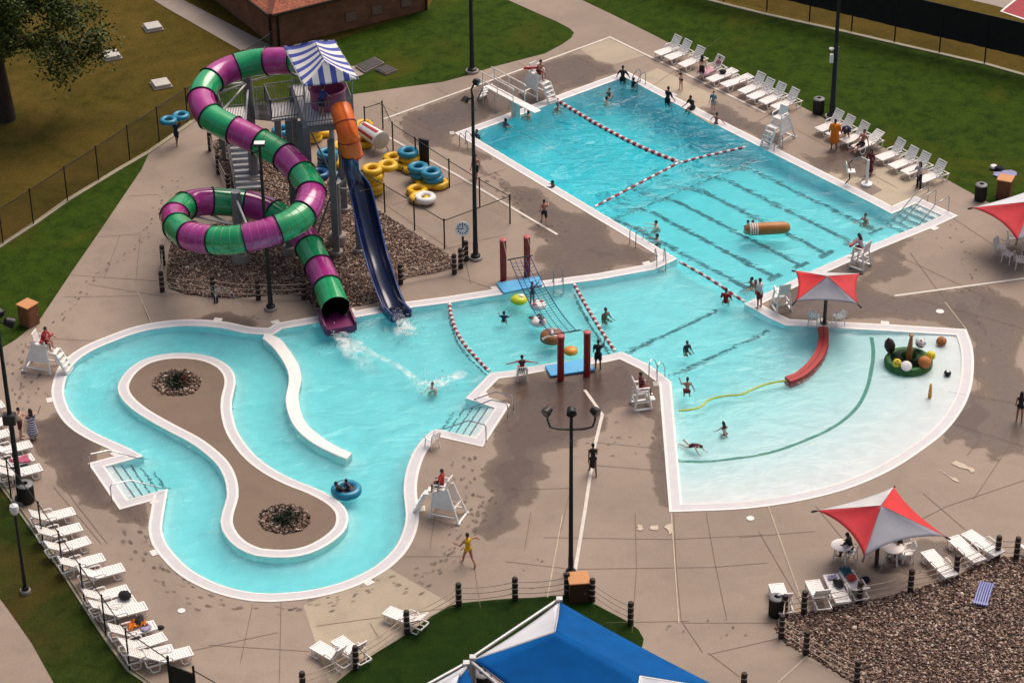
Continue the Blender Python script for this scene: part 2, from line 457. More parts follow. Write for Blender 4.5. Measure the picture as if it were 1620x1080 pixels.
WET_SHADE_POLYS.append(([[(780,602),(842,590),(868,596),(945,586),(984,569),(1044,608),(1048,660),(985,640),(950,660),(920,690),(880,705),(850,720),(842,760),(815,800),(775,850),(755,840),(772,800),(775,765),(770,740),(805,660),(810,630)],
 [(40,668),(88,655),(150,712),(142,738),(186,800),(210,796),(226,832),(190,815),(150,800),(110,770),(85,735),(68,718),(66,690)],
 [(1310,416),(1345,412),(1400,388),(1432,372),(1395,402),(1375,428),(1340,440),(1318,432)],
 [(1493,472),(1545,470),(1555,500),(1562,560),(1548,600),(1540,560),(1535,518),(1508,515)],
 [(1520,640),(1555,620),(1580,650),(1568,690),(1542,706),(1520,690),(1500,700)],
 [(1044,660),(1048,690),(1056,770),(1060,800),(1045,770),(1040,735),(1032,715),(1040,690)],
 [(650,180),(735,150),(760,165),(705,205),(690,214),(664,205)],
 [(840,160),(905,118),(965,105),(972,114),(880,151),(850,162)],
 [(880,356),(930,372),(990,398),(985,412),(930,420),(905,402),(925,388)],
 [(1225,470),(1290,440),(1310,470),(1270,500),(1240,500)],
 [(1380,880),(1420,872),(1480,860),(1500,872),(1440,905),(1395,905)],  # the lower umbrella's ground shadow, put in as dark wet colour
 [(310,508),(330,500),(365,500),(400,512),(402,522),(350,510)]], 1.0))

def wet_shade_layer():
    px0, px1, py0, py1, st = -62.0, 62.0, -40.0, 75.0, .22
    X, Y = np.meshgrid(np.arange(px0, px1, st), np.arange(py0, py1, st)); acc = np.zeros_like(X)
    for polys, top in WET_SHADE_POLYS:
        for pts in polys:
            P = np.array([(p.x, p.y) for p in ragged(G(pts), .6, rng, 2)]); x0, y0 = P.min(0) - 1.2; x1, y1 = P.max(0) + 1.2
            m = (X > x0) & (X < x1) & (Y > y0) & (Y < y1); x, y = X[m], Y[m]
            ins = np.zeros(len(x), bool); dist = np.full(len(x), 9.0); n = len(P)
            for i in range(n):
                a, b = P[i], P[(i + 1) % n]
                with np.errstate(divide='ignore', invalid='ignore'):
                    c = ((a[1] > y) != (b[1] > y)) & (x < (b[0] - a[0]) * (y - a[1]) / (b[1] - a[1] + 1e-12) + a[0])
                ins ^= c; d = b - a; t = np.clip(((x - a[0]) * d[0] + (y - a[1]) * d[1]) / max(d @ d, 1e-9), 0, 1)
                dist = np.minimum(dist, np.hypot(x - a[0] - d[0] * t, y - a[1] - d[1] * t))
            v = np.clip(.5 + np.where(ins, dist, -dist) / 1.3, 0, 1) * top
            acc[m] = np.maximum(acc[m], v)
    H, W = X.shape; idx = -np.ones((H, W), int); q = acc > 0
    cell = (q[:-1, :-1] | q[1:, :-1] | q[:-1, 1:] | q[1:, 1:])
    use = np.zeros((H, W), bool); use[:-1, :-1] |= cell; use[1:, :-1] |= cell; use[:-1, 1:] |= cell; use[1:, 1:] |= cell
    idx[use] = np.arange(use.sum()); co = np.stack([X[use], Y[use], np.full(use.sum(), .010)], 1)
    ci, cj = np.nonzero(cell); F = np.stack([idx[ci, cj], idx[ci, cj + 1], idx[ci + 1, cj + 1], idx[ci + 1, cj]], 1)
    cx, cy = X[ci, cj] + st / 2, Y[ci, cj] + st / 2
    keep = np.array([not inside(HOLE, a, b) for a, b in zip(cx, cy)]); F = F[keep]
    me = bpy.data.meshes.new('wet_shade_concrete'); me.from_pydata(co.tolist(), [], F.tolist())
    at_ = me.attributes.new('wet', 'FLOAT', 'POINT'); at_.data.foreach_set('value', acc[use].astype(np.float32))
    m, nt, b, vec = new_mat('wet_shade_concrete')
    an = nt.nodes.new('ShaderNodeAttribute'); an.attribute_name = 'wet'
    n1 = noise(nt, vec, .55, 7, .68, .7); n2 = noise(nt, vec, 3.5, 5, .7, .3)
    def M(op, a, b_, c=None):
        n = nt.nodes.new('ShaderNodeMath'); n.operation = op
        for i, v in enumerate((a, b_, c)):
            if v is None: continue
            if isinstance(v, (int, float)): n.inputs[i].default_value = v
            else: nt.links.new(v, n.inputs[i])
        return n.outputs[0]
    w = M('ADD', an.outputs['Fac'], M('MULTIPLY_ADD', n1, .95, -.475)); w = M('ADD', w, M('MULTIPLY_ADD', n2, .10, -.05))
    alpha = ramp(nt, w, [(.30, (0,) * 3), (.40, (.55,) * 3), (.62, (.72,) * 3), (.80, (.95,) * 3)])
    nt.links.new(alpha, b.inputs['Alpha'])
    nt.links.new(mix(nt, 1.0, ramp(nt, w, [(.35, (.165, .112, .085)), (.85, (.098, .064, .050))]), ramp(nt, n2, [(.3, (.82,) * 3), (.7, (1.15,) * 3)]), 'MULTIPLY'), b.inputs['Base Color'])
    nt.links.new(ramp(nt, w, [(.4, (.55,) * 3), (.95, (.20,) * 3)]), b.inputs['Roughness']); b.inputs['Specular IOR Level'].default_value = .5
    me.materials.append(m); me.update(); o = bpy.data.objects.new('wet_shade_concrete', me); col.objects.link(o); o['kind'] = 'structure'
wet_shade_layer()
# wet footprints: trails of small marks
mb = MB()
FP = [0]
def footprint(p, d, s=1.0):
    d = Vector((d.x, d.y, 0)).normalized(); n = Vector((d.y, -d.x, 0))
    k = 7; a0 = rng.random() * 6
    pts = [p + d * (math.cos(a0 + 2 * math.pi * i / k) * .105 * s * rng.uniform(.7, 1.3)) + n * (math.sin(a0 + 2 * math.pi * i / k) * .058 * s * rng.uniform(.7, 1.3)) for i in range(k)]
    if inside(COPE_OUT, p.x, p.y): return
    FP[0] += 1
    mb.add([(q.x, q.y, .0135 + (FP[0] % 400) * .00001) for q in pts], [tuple(range(k))])
def trail(pts, step=.42, w=.14, s=1.0, jit=.08):
    P = catmull(pts, False, .1); acc = 0; side = 1
    for a, b in zip(P, P[1:]):
        acc += (b - a).length
        if acc > step and (b - a).length > 1e-5:
            acc = 0; side = -side; d = (b - a).normalized()
            footprint(a + Vector((d.y, -d.x, 0)) * (side * w + rng.gauss(0, jit)) + d * rng.gauss(0, jit), d, s * rng.uniform(.7, 1.35))
trail([(285,275),(258,325),(232,370),(205,400),(165,425),(130,460),(100,500),(80,520),(45,575),(25,610),(35,650)])
trail([(270,280),(240,352),(215,388),(150,440),(118,478),(92,512)], .6)
for dx in (-7, 0, 7): trail([(25 + dx,600),(35 + dx,565),(50 + dx,540),(40 + dx,640)], .5, .25, 1.2, .2)
for dy in range(4): trail([(640,925 + dy * 5),(690,895 + dy * 4),(715,868),(735,840 + dy * 3),(765,810),(790,770)], .5, .2, 1.2, .25)
for dy in range(3): trail([(405,952 + dy * 5),(450,957 + dy * 6),(520,948 + dy * 5),(580,925 + dy * 4),(630,908 + dy * 3)], .45, .2, 1.1, .2)
for dx in range(3): trail([(185 + dx * 6,820),(215 + dx * 5,862),(240 + dx * 4,900),(285 + dx * 3,930),(350,948 + dx * 2),(400,953 + dx * 2)], .42, .25, 1.3, .25)
for dx in range(3): trail([(722 + dx * 9,715),(725 + dx * 8,760),(745,800),(760,820)], .5, .25, 1.2, .2)
for dy in range(4): trail([(900,690 + dy * 7),(960,688 + dy * 8),(1010,680 + dy * 9),(1035,700 + dy * 10)], .8, .3, 1.0, .35)
for dx in range(2): trail([(1480 + dx * 14,335),(1500 + dx * 8,380),(1530,420),(1540 + dx * 3,480),(1552,520),(1560,560)], .7, .25, 1.0, .3)
for dy in range(4): trail([(770,272 + dy * 5),(810,300 + dy * 7),(850,335 + dy * 6),(890,370 + dy * 3)], .5, .25, 1.1, .3)
trail([(930,560),(880,610),(860,640),(900,660)], .5, .3, 1.2, .3)
for a, b, n in (((1090,170),(1200,215),30), ((1320,230),(1470,290),40), ((600,170),(720,200),20), ((400,500),(430,505),6), ((1450,900),(1500,920),4), ((1000,980),(1180,1010),10), ((820,840),(900,1000),8)):
    for _ in range(n): footprint(at(rng.uniform(a[0], b[0]), rng.uniform(a[1], b[1])), Vector((rng.random(), rng.random(), 0)), rng.uniform(.5, 1.2))
FPM, _n, _b, _v = new_mat('footprint_wet'); _b.inputs['Base Color'].default_value = (.085, .055, .042, 1); _b.inputs['Roughness'].default_value = .6
_n.links.new(ramp(_n, noise(_n, _v, 1.5, 4), [(.35, (.10,) * 3), (.70, (.62,) * 3)]), _b.inputs['Alpha'])
o = mb.build('wet_footprints', FPM); o['kind'] = 'stuff'
# expansion joints
mb = MB()
def line_strip(mb, pts, w, z, smooth=False):
    P = catmull(pts, False, .6) if smooth else G(pts)
    strip(mb, offset(P, w / 2, False), offset(P, -w / 2, False), z, z, False)
for pts in [[(1066,812),(1070,900),(1078,982),(1112,1032)],[(1117,810),(1132,895),(1150,980)],[(860,850),(1060,853),(1210,846)],[(800,888),(905,900),(1130,897),(1215,890)],[(1005,812),(1007,900),(1000,1000)],[(945,700),(1048,710)],[(930,735),(1052,745)],
 [(840,810),(830,870)],[(900,785),(880,870),(866,940)],[(810,775),(900,772)],[(820,730),(850,730),(838,770)],[(1200,840),(1270,960)],[(1080,985),(1250,985)],[(960,985),(1090,982)],[(1018,1030),(1130,1100)],[(1120,1032),(1170,1070)],
 [(445,940),(442,1080)],[(330,1020),(490,1030)],[(400,955),(380,1050)],[(275,1035),(440,1000)],[(585,985),(600,1010)],[(500,990),(720,960)],[(745,860),(760,960)],[(140,450),(265,470)],[(225,370),(155,375)],[(240,405),(272,405)],[(190,372),(165,440)],
 [(218,462),(237,510)],[(110,435),(268,446)],[(100,470),(222,468)],[(250,308),(205,310)],[(222,372),(215,445)],[(60,535),(165,540)],[(470,430),(500,500)],[(730,440),(775,455)],[(735,408),(745,450)],[(700,395),(805,370)],[(560,290),(720,400)],
 [(690,140),(890,245)],[(590,160),(700,216)],[(620,325),(800,268)],[(820,100),(935,160)],[(895,80),(980,130)],[(1000,160),(1140,60)],[(1160,215),(1255,160)],[(1330,280),(1440,230)],[(1340,255),(1420,298)],[(1215,180),(1340,250)],
 [(1440,400),(1480,455),(1500,480),(1530,520)],[(1400,395),(1560,470)],[(1420,470),(1300,520)],[(1500,340),(1620,420)],[(1440,470),(1620,520)],[(1500,620),(1620,640)],[(1545,520),(1548,640)],[(1500,668),(1600,700),(1640,712)],[(1600,700),(1540,790)],[(1555,690),(1530,720)],[(1590,640),(1562,700)],
 [(1400,850),(1500,800),(1620,760)],[(1460,780),(1600,900)],[(1290,800),(1340,860)],[(1170,850),(1290,840)],[(1120,1035),(1230,1010)],[(85,770),(135,830),(160,860)],[(100,640),(145,700)],[(70,620),(90,640)],[(85,735),(115,790),(170,860)],[(640,880),(745,880)],[(690,800),(680,870)]]:
    line_strip(mb, pts, .022, .018)
o = mb.build('expansion_joints', pm('joint', (.165, .118, .09), .9, .3, 2)); o['kind'] = 'structure'
mb = MB()
for pts in [[(1062,812),(1074,985)],[(890,815),(866,945)],[(1215,800),(1272,960)],[(218,462),(240,512)],[(1495,478),(1528,520)],[(1230,1080),(1280,1035)]]: line_strip(mb, pts, .05, .021)
o = mb.build('joint_sealant', pm('sealant', (.50, .42, .32), .9, .2, 2)); o['kind'] = 'structure'
mb = MB()
for pts in [[(607,189),(810,116),(965,59.5),(1211,179)],[(612,216),(722,277),(840,347),(882,371.5)],[(925,617),(953,656),(941,705),(925,810),(910,902)],[(1415,468.5),(1620,441),(1700,430)]]: line_strip(mb, pts, .15, .024)
o = mb.build('painted_line', pm('line_paint', (.66, .60, .54), .8, .12, 3)); o['kind'] = 'structure'
for pts in [[(1008,830),(1016,831),(1018,837),(1008,838)],[(1030,832),(1041,831),(1040,839),(1029,838)],[(1050,834),(1062,828),(1066,842),(1058,846),(1056,838)],[(1505,732),(1512,729),(1542,744),(1536,748)],[(1486,744),(1489,743),(1518,762),(1516,763)]]: patch('slab', pts, pm('patch_paint', (.55, .45, .35), .8), .028, .05)
for px, py, r in [(287,966,.16),(1187,820,.17),(1487,493,.2),(745,95,.0)]:
    if r:
        c = at(px, py); mb = MB(); mb.lathe([(r, 0), (r, .03), (r * .8, .036)], 16, c)
        tag(mb.build('drain_cover', pm('drain_white', (.78, .74, .70), .5), smooth=True), {287: 'round white drain cover near the loungers along the chain fence', 1187: 'round white drain cover below the curved edge of the wading pool', 1487: 'round white drain cover between the two wading pool umbrellas'}[px], 'drain cover', 'round drain covers in the deck')
# ---- pool: walls, coping, floor, water
mb = MB()
W0 = offset(WATER, 0)
strip(mb, WATER, WATER, .006, -4.2)
o = mb.build('pool_wall', WHITE_POOL); o['kind'] = 'structure'
mb = MB()
ZR = .006
a1, a2 = offset(WATER, -.10), offset(WATER, -(COPE_W - .12))
mb.mi = 0; strip(mb, WATER, a1, .006, .022, True, ZR); strip(mb, a2, COPE_OUT, .022, .022, True, ZR); strip(mb, COPE_OUT, COPE_OUT, .022, -.02)
mb.mi = 1; strip(mb, a1, a2, .016, .016, True, ZR)
mb.mi = 0; strip(mb, a1, a1, .022, .016, True, ZR); strip(mb, a2, a2, .022, .016, True, ZR)
o = mb.build('pool_coping', [LIP, GUTTER]); o['kind'] = 'structure'
# island in the river
i1, i2, i3 = offset(ISLAND, .10), offset(ISLAND, .40), offset(ISLAND, .52)
mb = MB(); mb.mi = 0; strip(mb, ISLAND, i1, .0, .022); strip(mb, i2, i3, .022, .022); strip(mb, ISLAND, ISLAND, 0.0, -1.6)
mb.mi = 1; strip(mb, i1, i2, .016, .016); mb.mi = 0; strip(mb, i1, i1, .022, .016); strip(mb, i2, i2, .022, .016)
o = mb.build('island_coping', [LIP, GUTTER]); o['kind'] = 'structure'
sheet('island_deck', offset(ISLAND, .515), [], .010, concrete('island_concrete', (.215, .150, .110)))
mb = MB(); dz = .045
strip(mb, DIVIDER, DIVIDER, -1.6, dz - .03); d1_ = offset(DIVIDER, .03); strip(mb, DIVIDER, d1_, dz - .03, dz)
o = mb.build('river_wall', LIP); o['kind'] = 'structure'
o = sheet('river_wall_top', d1_, [], dz, pm('wall_top', (.86, .82, .79), .55, .06, 3))
# floor
ARC_C = at(1062, 604); L_A, L_B = at(1062, 604), at(1216, 503)
ARC = [p for p in WATER if (p - ARC_C).length > .1]
ARC_EDGE = catmull([(1513,530),(1519,548),(1521,575),(1517,610),(1504,642),(1478,676),(1440,706),(1394,735),(1340,759),(1285,775),(1228,786),(1165,793.5),(1079,797)], False, .5)
ARC_NP = np.array([(p.x, p.y) for p in ARC_EDGE])
_ed = []
for _L in (WATER, ISLAND, DIVIDER):
    for _a, _b2 in zip(_L, _L[1:] + _L[:1]):
        _k = max(1, int((_b2 - _a).length / .4)); _ed += [((_a + (_b2 - _a) * (i / _k)).x, (_a + (_b2 - _a) * (i / _k)).y) for i in range(_k)]
_ed = np.array(_ed)
def cove(x, y):
    d = math.sqrt(((_ed[:, 0] - x) ** 2 + (_ed[:, 1] - y) ** 2).min()); t = min(1.0, d / .9); return .62 + .38 * t * t * (3 - 2 * t)  # floor raised near walls, shaped to thin their shaded band
def floor_z(x, y):
    z = floor_base(x, y); p = Vector((x, y, 0)); u, v = uv_of(p)
    if v > -.1 and u < 6.5: return z
    return z if z > -.4 else max(z * cove(x, y), z) if inside(WATER, x, y) else z * .62
def floor_base(x, y):
    p = Vector((x, y, 0)); u, v = uv_of(p)
    n = Vector((-(L_B - L_A).y, (L_B - L_A).x, 0)).normalized()
    if n.dot(at(1300, 700) - L_A) < 0: n = -n
    dl = n.dot(p - L_A)
    if dl > 0 and v < 9:
        k = np.hypot(ARC_NP[:, 0] - x, ARC_NP[:, 1] - y).min()
        t = dl / (dl + k)
        if not inside(WATER, x, y): t = max(t, .8) if t > .8 else t
        d = .85 * (1 - t) ** 1.45
        return -(d + .055)
    if v > -.1 and u < 6.5:
        if u < -8: return -2.7
        if u < -5.5: return -2.7 + (u + 8) / 2.5 * 1.15
        return -1.55 + min(1, (u + 5.5) / 10) * .45
    return -.95
xs = [p.x for p in WATER]; ys = [p.y for p in WATER]
x0, x1, y0, y1 = min(xs) - .5, max(xs) + .5, min(ys) - .5, max(ys) + .5
st = .3; nx, ny = int((x1 - x0) / st) + 2, int((y1 - y0) / st) + 2
mb = MB()
mb.v = [(x0 + i * st, y0 + j * st, floor_z(x0 + i * st, y0 + j * st)) for j in range(ny) for i in range(nx)]
for j in range(ny - 1):
    for i in range(nx - 1): mb.face((j * nx + i, j * nx + i + 1, (j + 1) * nx + i + 1, (j + 1) * nx + i))
o = mb.build('pool_floor', WHITE_POOL, smooth=True); o['kind'] = 'structure'
# lane lines, depth lines and thin dark strips on the floor
LANE = pm('lane_tile', (.095, .17, .21), .5, .2, 3)
mb = MB()
def floor_strip(a, b, w, n=40):
    d = (b - a).normalized(); nn = Vector((d.y, -d.x, 0)) * w / 2
    P = [a + (b - a) * (i / n) for i in range(n + 1)]
    o = len(mb.v)
    for s in (-1, 1): mb.v.extend([(p.x + s * nn.x, p.y + s * nn.y, floor_z(p.x, p.y) + .01) for p in P])
    for i in range(n): mb.face((o + i, o + i + 1, o + n + 2 + i, o + n + 1 + i))
VL = [1.35 + 1.83 * k for k in range(6)]
for v in VL:
    floor_strip(from_uv(-9.5, v), from_uv(3.65, v), .25)
    floor_strip(from_uv(3.8, v - .5), from_uv(3.8, v + .5), .30, 4)
floor_strip(from_uv(-6.55, .1), from_uv(-6.55, 11.9), .26)
floor_strip(at(990, 545), at(1135, 478), .2); floor_strip(at(1058, 582), at(1216, 512), .2)
for pts in [[(904,456),(921,487),(943,524),(970,562)], [(708,487),(713,512),(730,548),(768,592)]]:  # thin dark floor strips following the two inner buoy ropes
    P = [p + Vector((0, .62, 0)) for p in catmull(pts, False, .4)]
    for a, b in zip(P, P[1:]): floor_strip(a, b, .12, 1)
o = mb.build('lane_lines', LANE); o['kind'] = 'structure'
mb = MB()
P = catmull([(1072,723),(1110,725),(1160,721),(1220,711),(1270,694),(1318,672),(1352,645),(1370,615),(1379,580),(1382,552),(1379,528)], False, .4)
A, B = offset(P, .09, False), offset(P, -.09, False)
o_ = len(mb.v)
for Q in (A, B): mb.v.extend([(q.x, q.y, floor_z(q.x, q.y) + .01) for q in Q])
for i in range(len(P) - 1): mb.face((o_ + i, o_ + i + 1, o_ + len(P) + i + 1, o_ + len(P) + i))
o = mb.build('depth_line', pm('depth_green', (.06, .30, .22), .5, .1)); o['kind'] = 'structure'
# stairs down into the water
def pool_stairs(back, front_dir, width_dir, n, run, depth_each, w):
    """back: outer corner on the waterline; treads descend along front_dir"""
    f = front_dir.normalized(); s = width_dir.normalized()
    mb = MB()
    for k in range(n):
        zt = -.10 - depth_each * k
        a = back + f * (run * k)
        pts = [a, a + s * w, a + s * w + f * run * 1.02, a + f * run * 1.02]
        mb.mi = 0; mb.prism([(p.x, p.y) for p in pts], -1.5, zt)
        e = a + f * (run * .98)
        mb.mi = 1; pts = [e - f * .07, e - f * .07 + s * w, e + s * w, e]
        mb.prism([(p.x, p.y) for p in pts], zt, zt + .012)
    o = mb.build('pool_stairs', [WHITE_POOL, LANE]); o['kind'] = 'structure'
q0, q1 = at(1449, 322), at(1490, 341); pool_stairs(q0, at(1410, 339) - at(1449, 322), q1 - q0, 5, .42, .2, (q1 - q0).length)
q0, q1 = at(166, 738), at(202, 790); pool_stairs(q0, at(227, 721) - at(166, 738), q1 - q0, 5, .40, .2, (q1 - q0).length)
q0, q1 = at(783, 645), at(752, 692); pool_stairs(q0, at(736, 630) - at(783, 645), q1 - q0, 5, .40, .2, (q1 - q0).length)
# water: one clear body with a rippled top, tinted by depth
def water_mat():
    m = bpy.data.materials.new('pool_water'); m.use_nodes = True; nt = m.node_tree; nt.nodes.clear()
    out = nt.nodes.new('ShaderNodeOutputMaterial')
    tc = nt.nodes.new('ShaderNodeTexCoord'); vec = tc.outputs['Object']
    g = nt.nodes.new('ShaderNodeBsdfGlass'); g.inputs['IOR'].default_value = 1.33; g.inputs['Roughness'].default_value = 0.03
    g.inputs['Color'].default_value = (1, 1, 1, 1)
    mp = nt.nodes.new('ShaderNodeMapping'); mp.inputs['Scale'].default_value = (.62, 1.0, 1.0)
    nt.links.new(vec, mp.inputs['Vector'])
    h1 = noise(nt, mp.outputs[0], .9, 3, .5, .8); h2 = noise(nt, mp.outputs[0], 3.2, 3, .55, .6); 
    calm = noise(nt, vec, .12, 2, .5)
    ad = nt.nodes.new('ShaderNodeMath'); ad.operation = 'MULTIPLY_ADD'; nt.links.new(h2, ad.inputs[0]); ad.inputs[1].default_value = .30; nt.links.new(h1, ad.inputs[2])
    mu = nt.nodes.new('ShaderNodeMath'); mu.operation = 'MULTIPLY'; nt.links.new(ad.outputs[0], mu.inputs[0])
    nt.links.new(ramp(nt, calm, [(.3, (.45,) * 3), (.65, (1,) * 3)]), mu.inputs[1])
    b = nt.nodes.new('ShaderNodeBump'); b.inputs['Strength'].default_value = 1.0; b.inputs['Distance'].default_value = .24
    dp = nt.nodes.new('ShaderNodeVectorMath'); dp.operation = 'DOT_PRODUCT'; nt.links.new(vec, dp.inputs[0]); dp.inputs[1].default_value = D2
    mr = nt.nodes.new('ShaderNodeMapRange'); nt.links.new(dp.outputs['Value'], mr.inputs['Value']); mr.inputs['From Min'].default_value = TIP.dot(D2) - 3; mr.inputs['From Max'].default_value = TIP.dot(D2) + 3; mr.inputs['To Min'].default_value = 1.05; mr.inputs['To Max'].default_value = .85
    m2 = nt.nodes.new('ShaderNodeMath'); m2.operation = 'MULTIPLY'; nt.links.new(mu.outputs[0], m2.inputs[0]); nt.links.new(mr.outputs[0], m2.inputs[1])
    dq = nt.nodes.new('ShaderNodeVectorMath'); dq.operation = 'DOT_PRODUCT'; nt.links.new(vec, dq.inputs[0]); dq.inputs[1].default_value = D1     # the open deep end is choppier
    mq = nt.nodes.new('ShaderNodeMapRange'); nt.links.new(dq.outputs['Value'], mq.inputs['Value']); mq.inputs['From Min'].default_value = TIP.dot(D1) - 8.5; mq.inputs['From Max'].default_value = TIP.dot(D1) - 5; mq.inputs['To Min'].default_value = 3.4; mq.inputs['To Max'].default_value = 1.0
    m3 = nt.nodes.new('ShaderNodeMath'); m3.operation = 'MULTIPLY'; nt.links.new(m2.outputs[0], m3.inputs[0])
    mm = nt.nodes.new('ShaderNodeMapRange'); nt.links.new(dp.outputs['Value'], mm.inputs['Value']); mm.inputs['From Min'].default_value = TIP.dot(D2) - 1; mm.inputs['From Max'].default_value = TIP.dot(D2) + 1
    mx_ = nt.nodes.new('ShaderNodeMix'); mx_.inputs[2].default_value = 1.0; nt.links.new(mm.outputs[0], mx_.inputs[0]); nt.links.new(mq.outputs[0], mx_.inputs[3])
    sh = nt.nodes.new('ShaderNodeVectorMath'); sh.operation = 'DISTANCE'; nt.links.new(vec, sh.inputs[0]); sh.inputs[1].default_value = ARC_C      # shallows at the wading fan lie calmer
    sm_ = nt.nodes.new('ShaderNodeMapRange'); nt.links.new(sh.outputs['Value'], sm_.inputs['Value']); sm_.inputs['From Min'].default_value = 4; sm_.inputs['From Max'].default_value = 11; sm_.inputs['To Min'].default_value = 1.0; sm_.inputs['To Max'].default_value = .35
    du_ = nt.nodes.new('ShaderNodeMapRange'); nt.links.new(dq.outputs['Value'], du_.inputs['Value']); du_.inputs['From Min'].default_value = TIP.dot(D1) + 6; du_.inputs['From Max'].default_value = TIP.dot(D1) + 10
    cm_ = nt.nodes.new('ShaderNodeMix'); cm_.inputs[2].default_value = 1.0; nt.links.new(du_.outputs[0], cm_.inputs[0]); nt.links.new(sm_.outputs[0], cm_.inputs[3])
    m4 = nt.nodes.new('ShaderNodeMath'); m4.operation = 'MULTIPLY'; nt.links.new(mx_.outputs[0], m4.inputs[0]); nt.links.new(cm_.outputs[0], m4.inputs[1])
    nt.links.new(m4.outputs[0], m3.inputs[1]); nt.links.new(m3.outputs[0], b.inputs['Height']); nt.links.new(b.outputs[0], g.inputs['Normal'])
    va = nt.nodes.new('ShaderNodeVolumeAbsorption'); va.inputs['Color'].default_value = (.08, .952, .986, 1); va.inputs['Density'].default_value = .62
    nt.links.new(g.outputs[0], out.inputs['Surface']); nt.links.new(va.outputs[0], out.inputs['Volume'])
    return m
WO = offset(WATER, -.25)
mb = MB()
vs = [Vector((p.x, p.y)) for p in WO]
v2, _e, f2, *_ = delaunay_2d_cdt(vs, [(i, (i + 1) % len(vs)) for i in range(len(vs))], [], 1, 1e-5)
nv = len(v2)
mb.v = [(v.x, v.y, -.045) for v in v2] + [(v.x, v.y, -4.6) for v in v2]
for f in f2:
    mb.face(f); mb.face([nv + i for i in f][::-1])
ec = {}
for f in f2:
    for i in range(len(f)):
        e = (f[i], f[(i + 1) % len(f)]); ec[tuple(sorted(e))] = ec.get(tuple(sorted(e)), []) + [e]
for k, l in ec.items():
    if len(l) == 1: a, b = l[0]; mb.face((b, a, nv + a, nv + b))
o = mb.build('water', water_mat()); o['kind'] = 'structure'
# ---- gravel beds: real stones scattered over a dark bed
def stone_mat(name, cols):
    m, nt, b, vec = new_mat(name)
    g = nt.nodes.new('ShaderNodeNewGeometry')
    nt.links.new(mix(nt, .25, ramp(nt, g.outputs['Random Per Island'], cols), noise(nt, vec, 20, 3)), b.inputs['Base Color'])
    nt.nodes[-1]
    b.inputs['Roughness'].default_value = .75
    return m
STONES = stone_mat('river_stones', [(0, (.040, .022, .016)), (.30, (.105, .058, .041)), (.55, (.20, .118, .086)), (.75, (.32, .205, .152)), (.90, (.46, .335, .262)), (1, (.62, .51, .43))])
for n_ in STONES.node_tree.nodes:
    if n_.type == 'MIX': n_.inputs[0].default_value = .0
BED = pm('bed_soil', (.05, .034, .027), .95, .4, 3)
_ico = [(0, 0, 1)] + [(math.cos(a) * .95, math.sin(a) * .95, z) for z, off in ((.35, 0), (-.35, .6)) for a in [off + i * 2 * math.pi / 5 for i in range(5)]] + [(0, 0, -1)]
_icf = [(0, 1 + i, 1 + (i + 1) % 5) for i in range(5)] + [(1 + i, 6 + i, 1 + (i + 1) % 5) for i in range(5)] + [(6 + i, 6 + (i + 1) % 5, 1 + (i + 1) % 5) for i in range(5)] + [(11, 6 + (i + 1) % 5, 6 + i) for i in range(5)]
def gravel(name, outer, n_per_m2, size, seed, z=.02, holes=()):
    r = np.random.default_rng(seed)
    xs = [p.x for p in outer]; ys = [p.y for p in outer]
    A = (max(xs) - min(xs)) * (max(ys) - min(ys)); n = int(A * n_per_m2)
    P = np.stack([r.uniform(min(xs), max(xs), n), r.uniform(min(ys), max(ys), n)], 1)
    k = np.array([inside(outer, a, b) and not any(inside(h, a, b) for h in holes) for a, b in P]); P = P[k]; n = len(P)
    base = np.array(_ico); s = size * r.lognormal(0, .33, n); yaw = r.uniform(0, 6.28, n)
    sx, sy, sz = s * r.uniform(.8, 1.4, n), s * r.uniform(.6, 1.0, n), s * r.uniform(.4, .7, n)
    V = base[None] * (1 + r.normal(0, .13, (n, 12, 1)))
    X, Y, Z = V[..., 0] * sx[:, None], V[..., 1] * sy[:, None], V[..., 2] * sz[:, None]
    til = r.normal(0, .35, n)[:, None]; Y, Z = Y * np.cos(til) - Z * np.sin(til), Y * np.sin(til) + Z * np.cos(til)
    c, q = np.cos(yaw)[:, None], np.sin(yaw)[:, None]
    W = np.stack([X * c - Y * q + P[:, 0:1], X * q + Y * c + P[:, 1:2], Z + z + r.uniform(0, size * .9, n)[:, None]], -1).reshape(-1, 3)
    F = (np.array(_icf)[None] + (np.arange(n) * 12)[:, None, None]).reshape(-1)
    me = bpy.data.meshes.new(name); nf = len(F) // 3
    me.vertices.add(len(W)); me.vertices.foreach_set('co', W.astype(np.float32).ravel())
    me.loops.add(len(F)); me.loops.foreach_set('vertex_index', F.astype(np.int32))
    me.polygons.add(nf); me.polygons.foreach_set('loop_start', np.arange(0, nf * 3, 3, dtype=np.int32))
    me.update(); me.validate(); me.materials.append(STONES)
    o = bpy.data.objects.new(name, me); col.objects.link(o); o['kind'] = 'stuff'
    return o
BED1 = G([(272,376),(266,410),(264,440),(267,456),(290,464),(325,470),(365,471.5),(405,469),(440,466),(476,467),(492,480),(502,494),(555,486),(585,481),(612,472),(622,448),(655,437),(690,432),(718,424),(717,408),(660,372),(595,331),(545,300),(490,284),(430,232),(375,214),(336,224),(345,262),(364,302),(368,350),(325,358)])
if area2(BED1) > 0: BED1.reverse()
sheet('gravel_bed', BED1, [], .010, BED)
gravel('gravel', BED1, 260, .042, 1)
BED2 = G([(1227,995),(1230,982),(1242,972),(1290,965),(1357,952),(1440,935),(1512,910),(1560,888),(1575,882),(1605,880),(1630,890),(1720,940),(1760,1160),(1480,1160),(1420,1122),(1350,1080),(1315,1058),(1272,1033),(1240,1016)])
if area2(BED2) > 0: BED2.reverse()
sheet('gravel_bed', BED2, [], .010, BED)
gravel('gravel', BED2, 250, .043, 2)
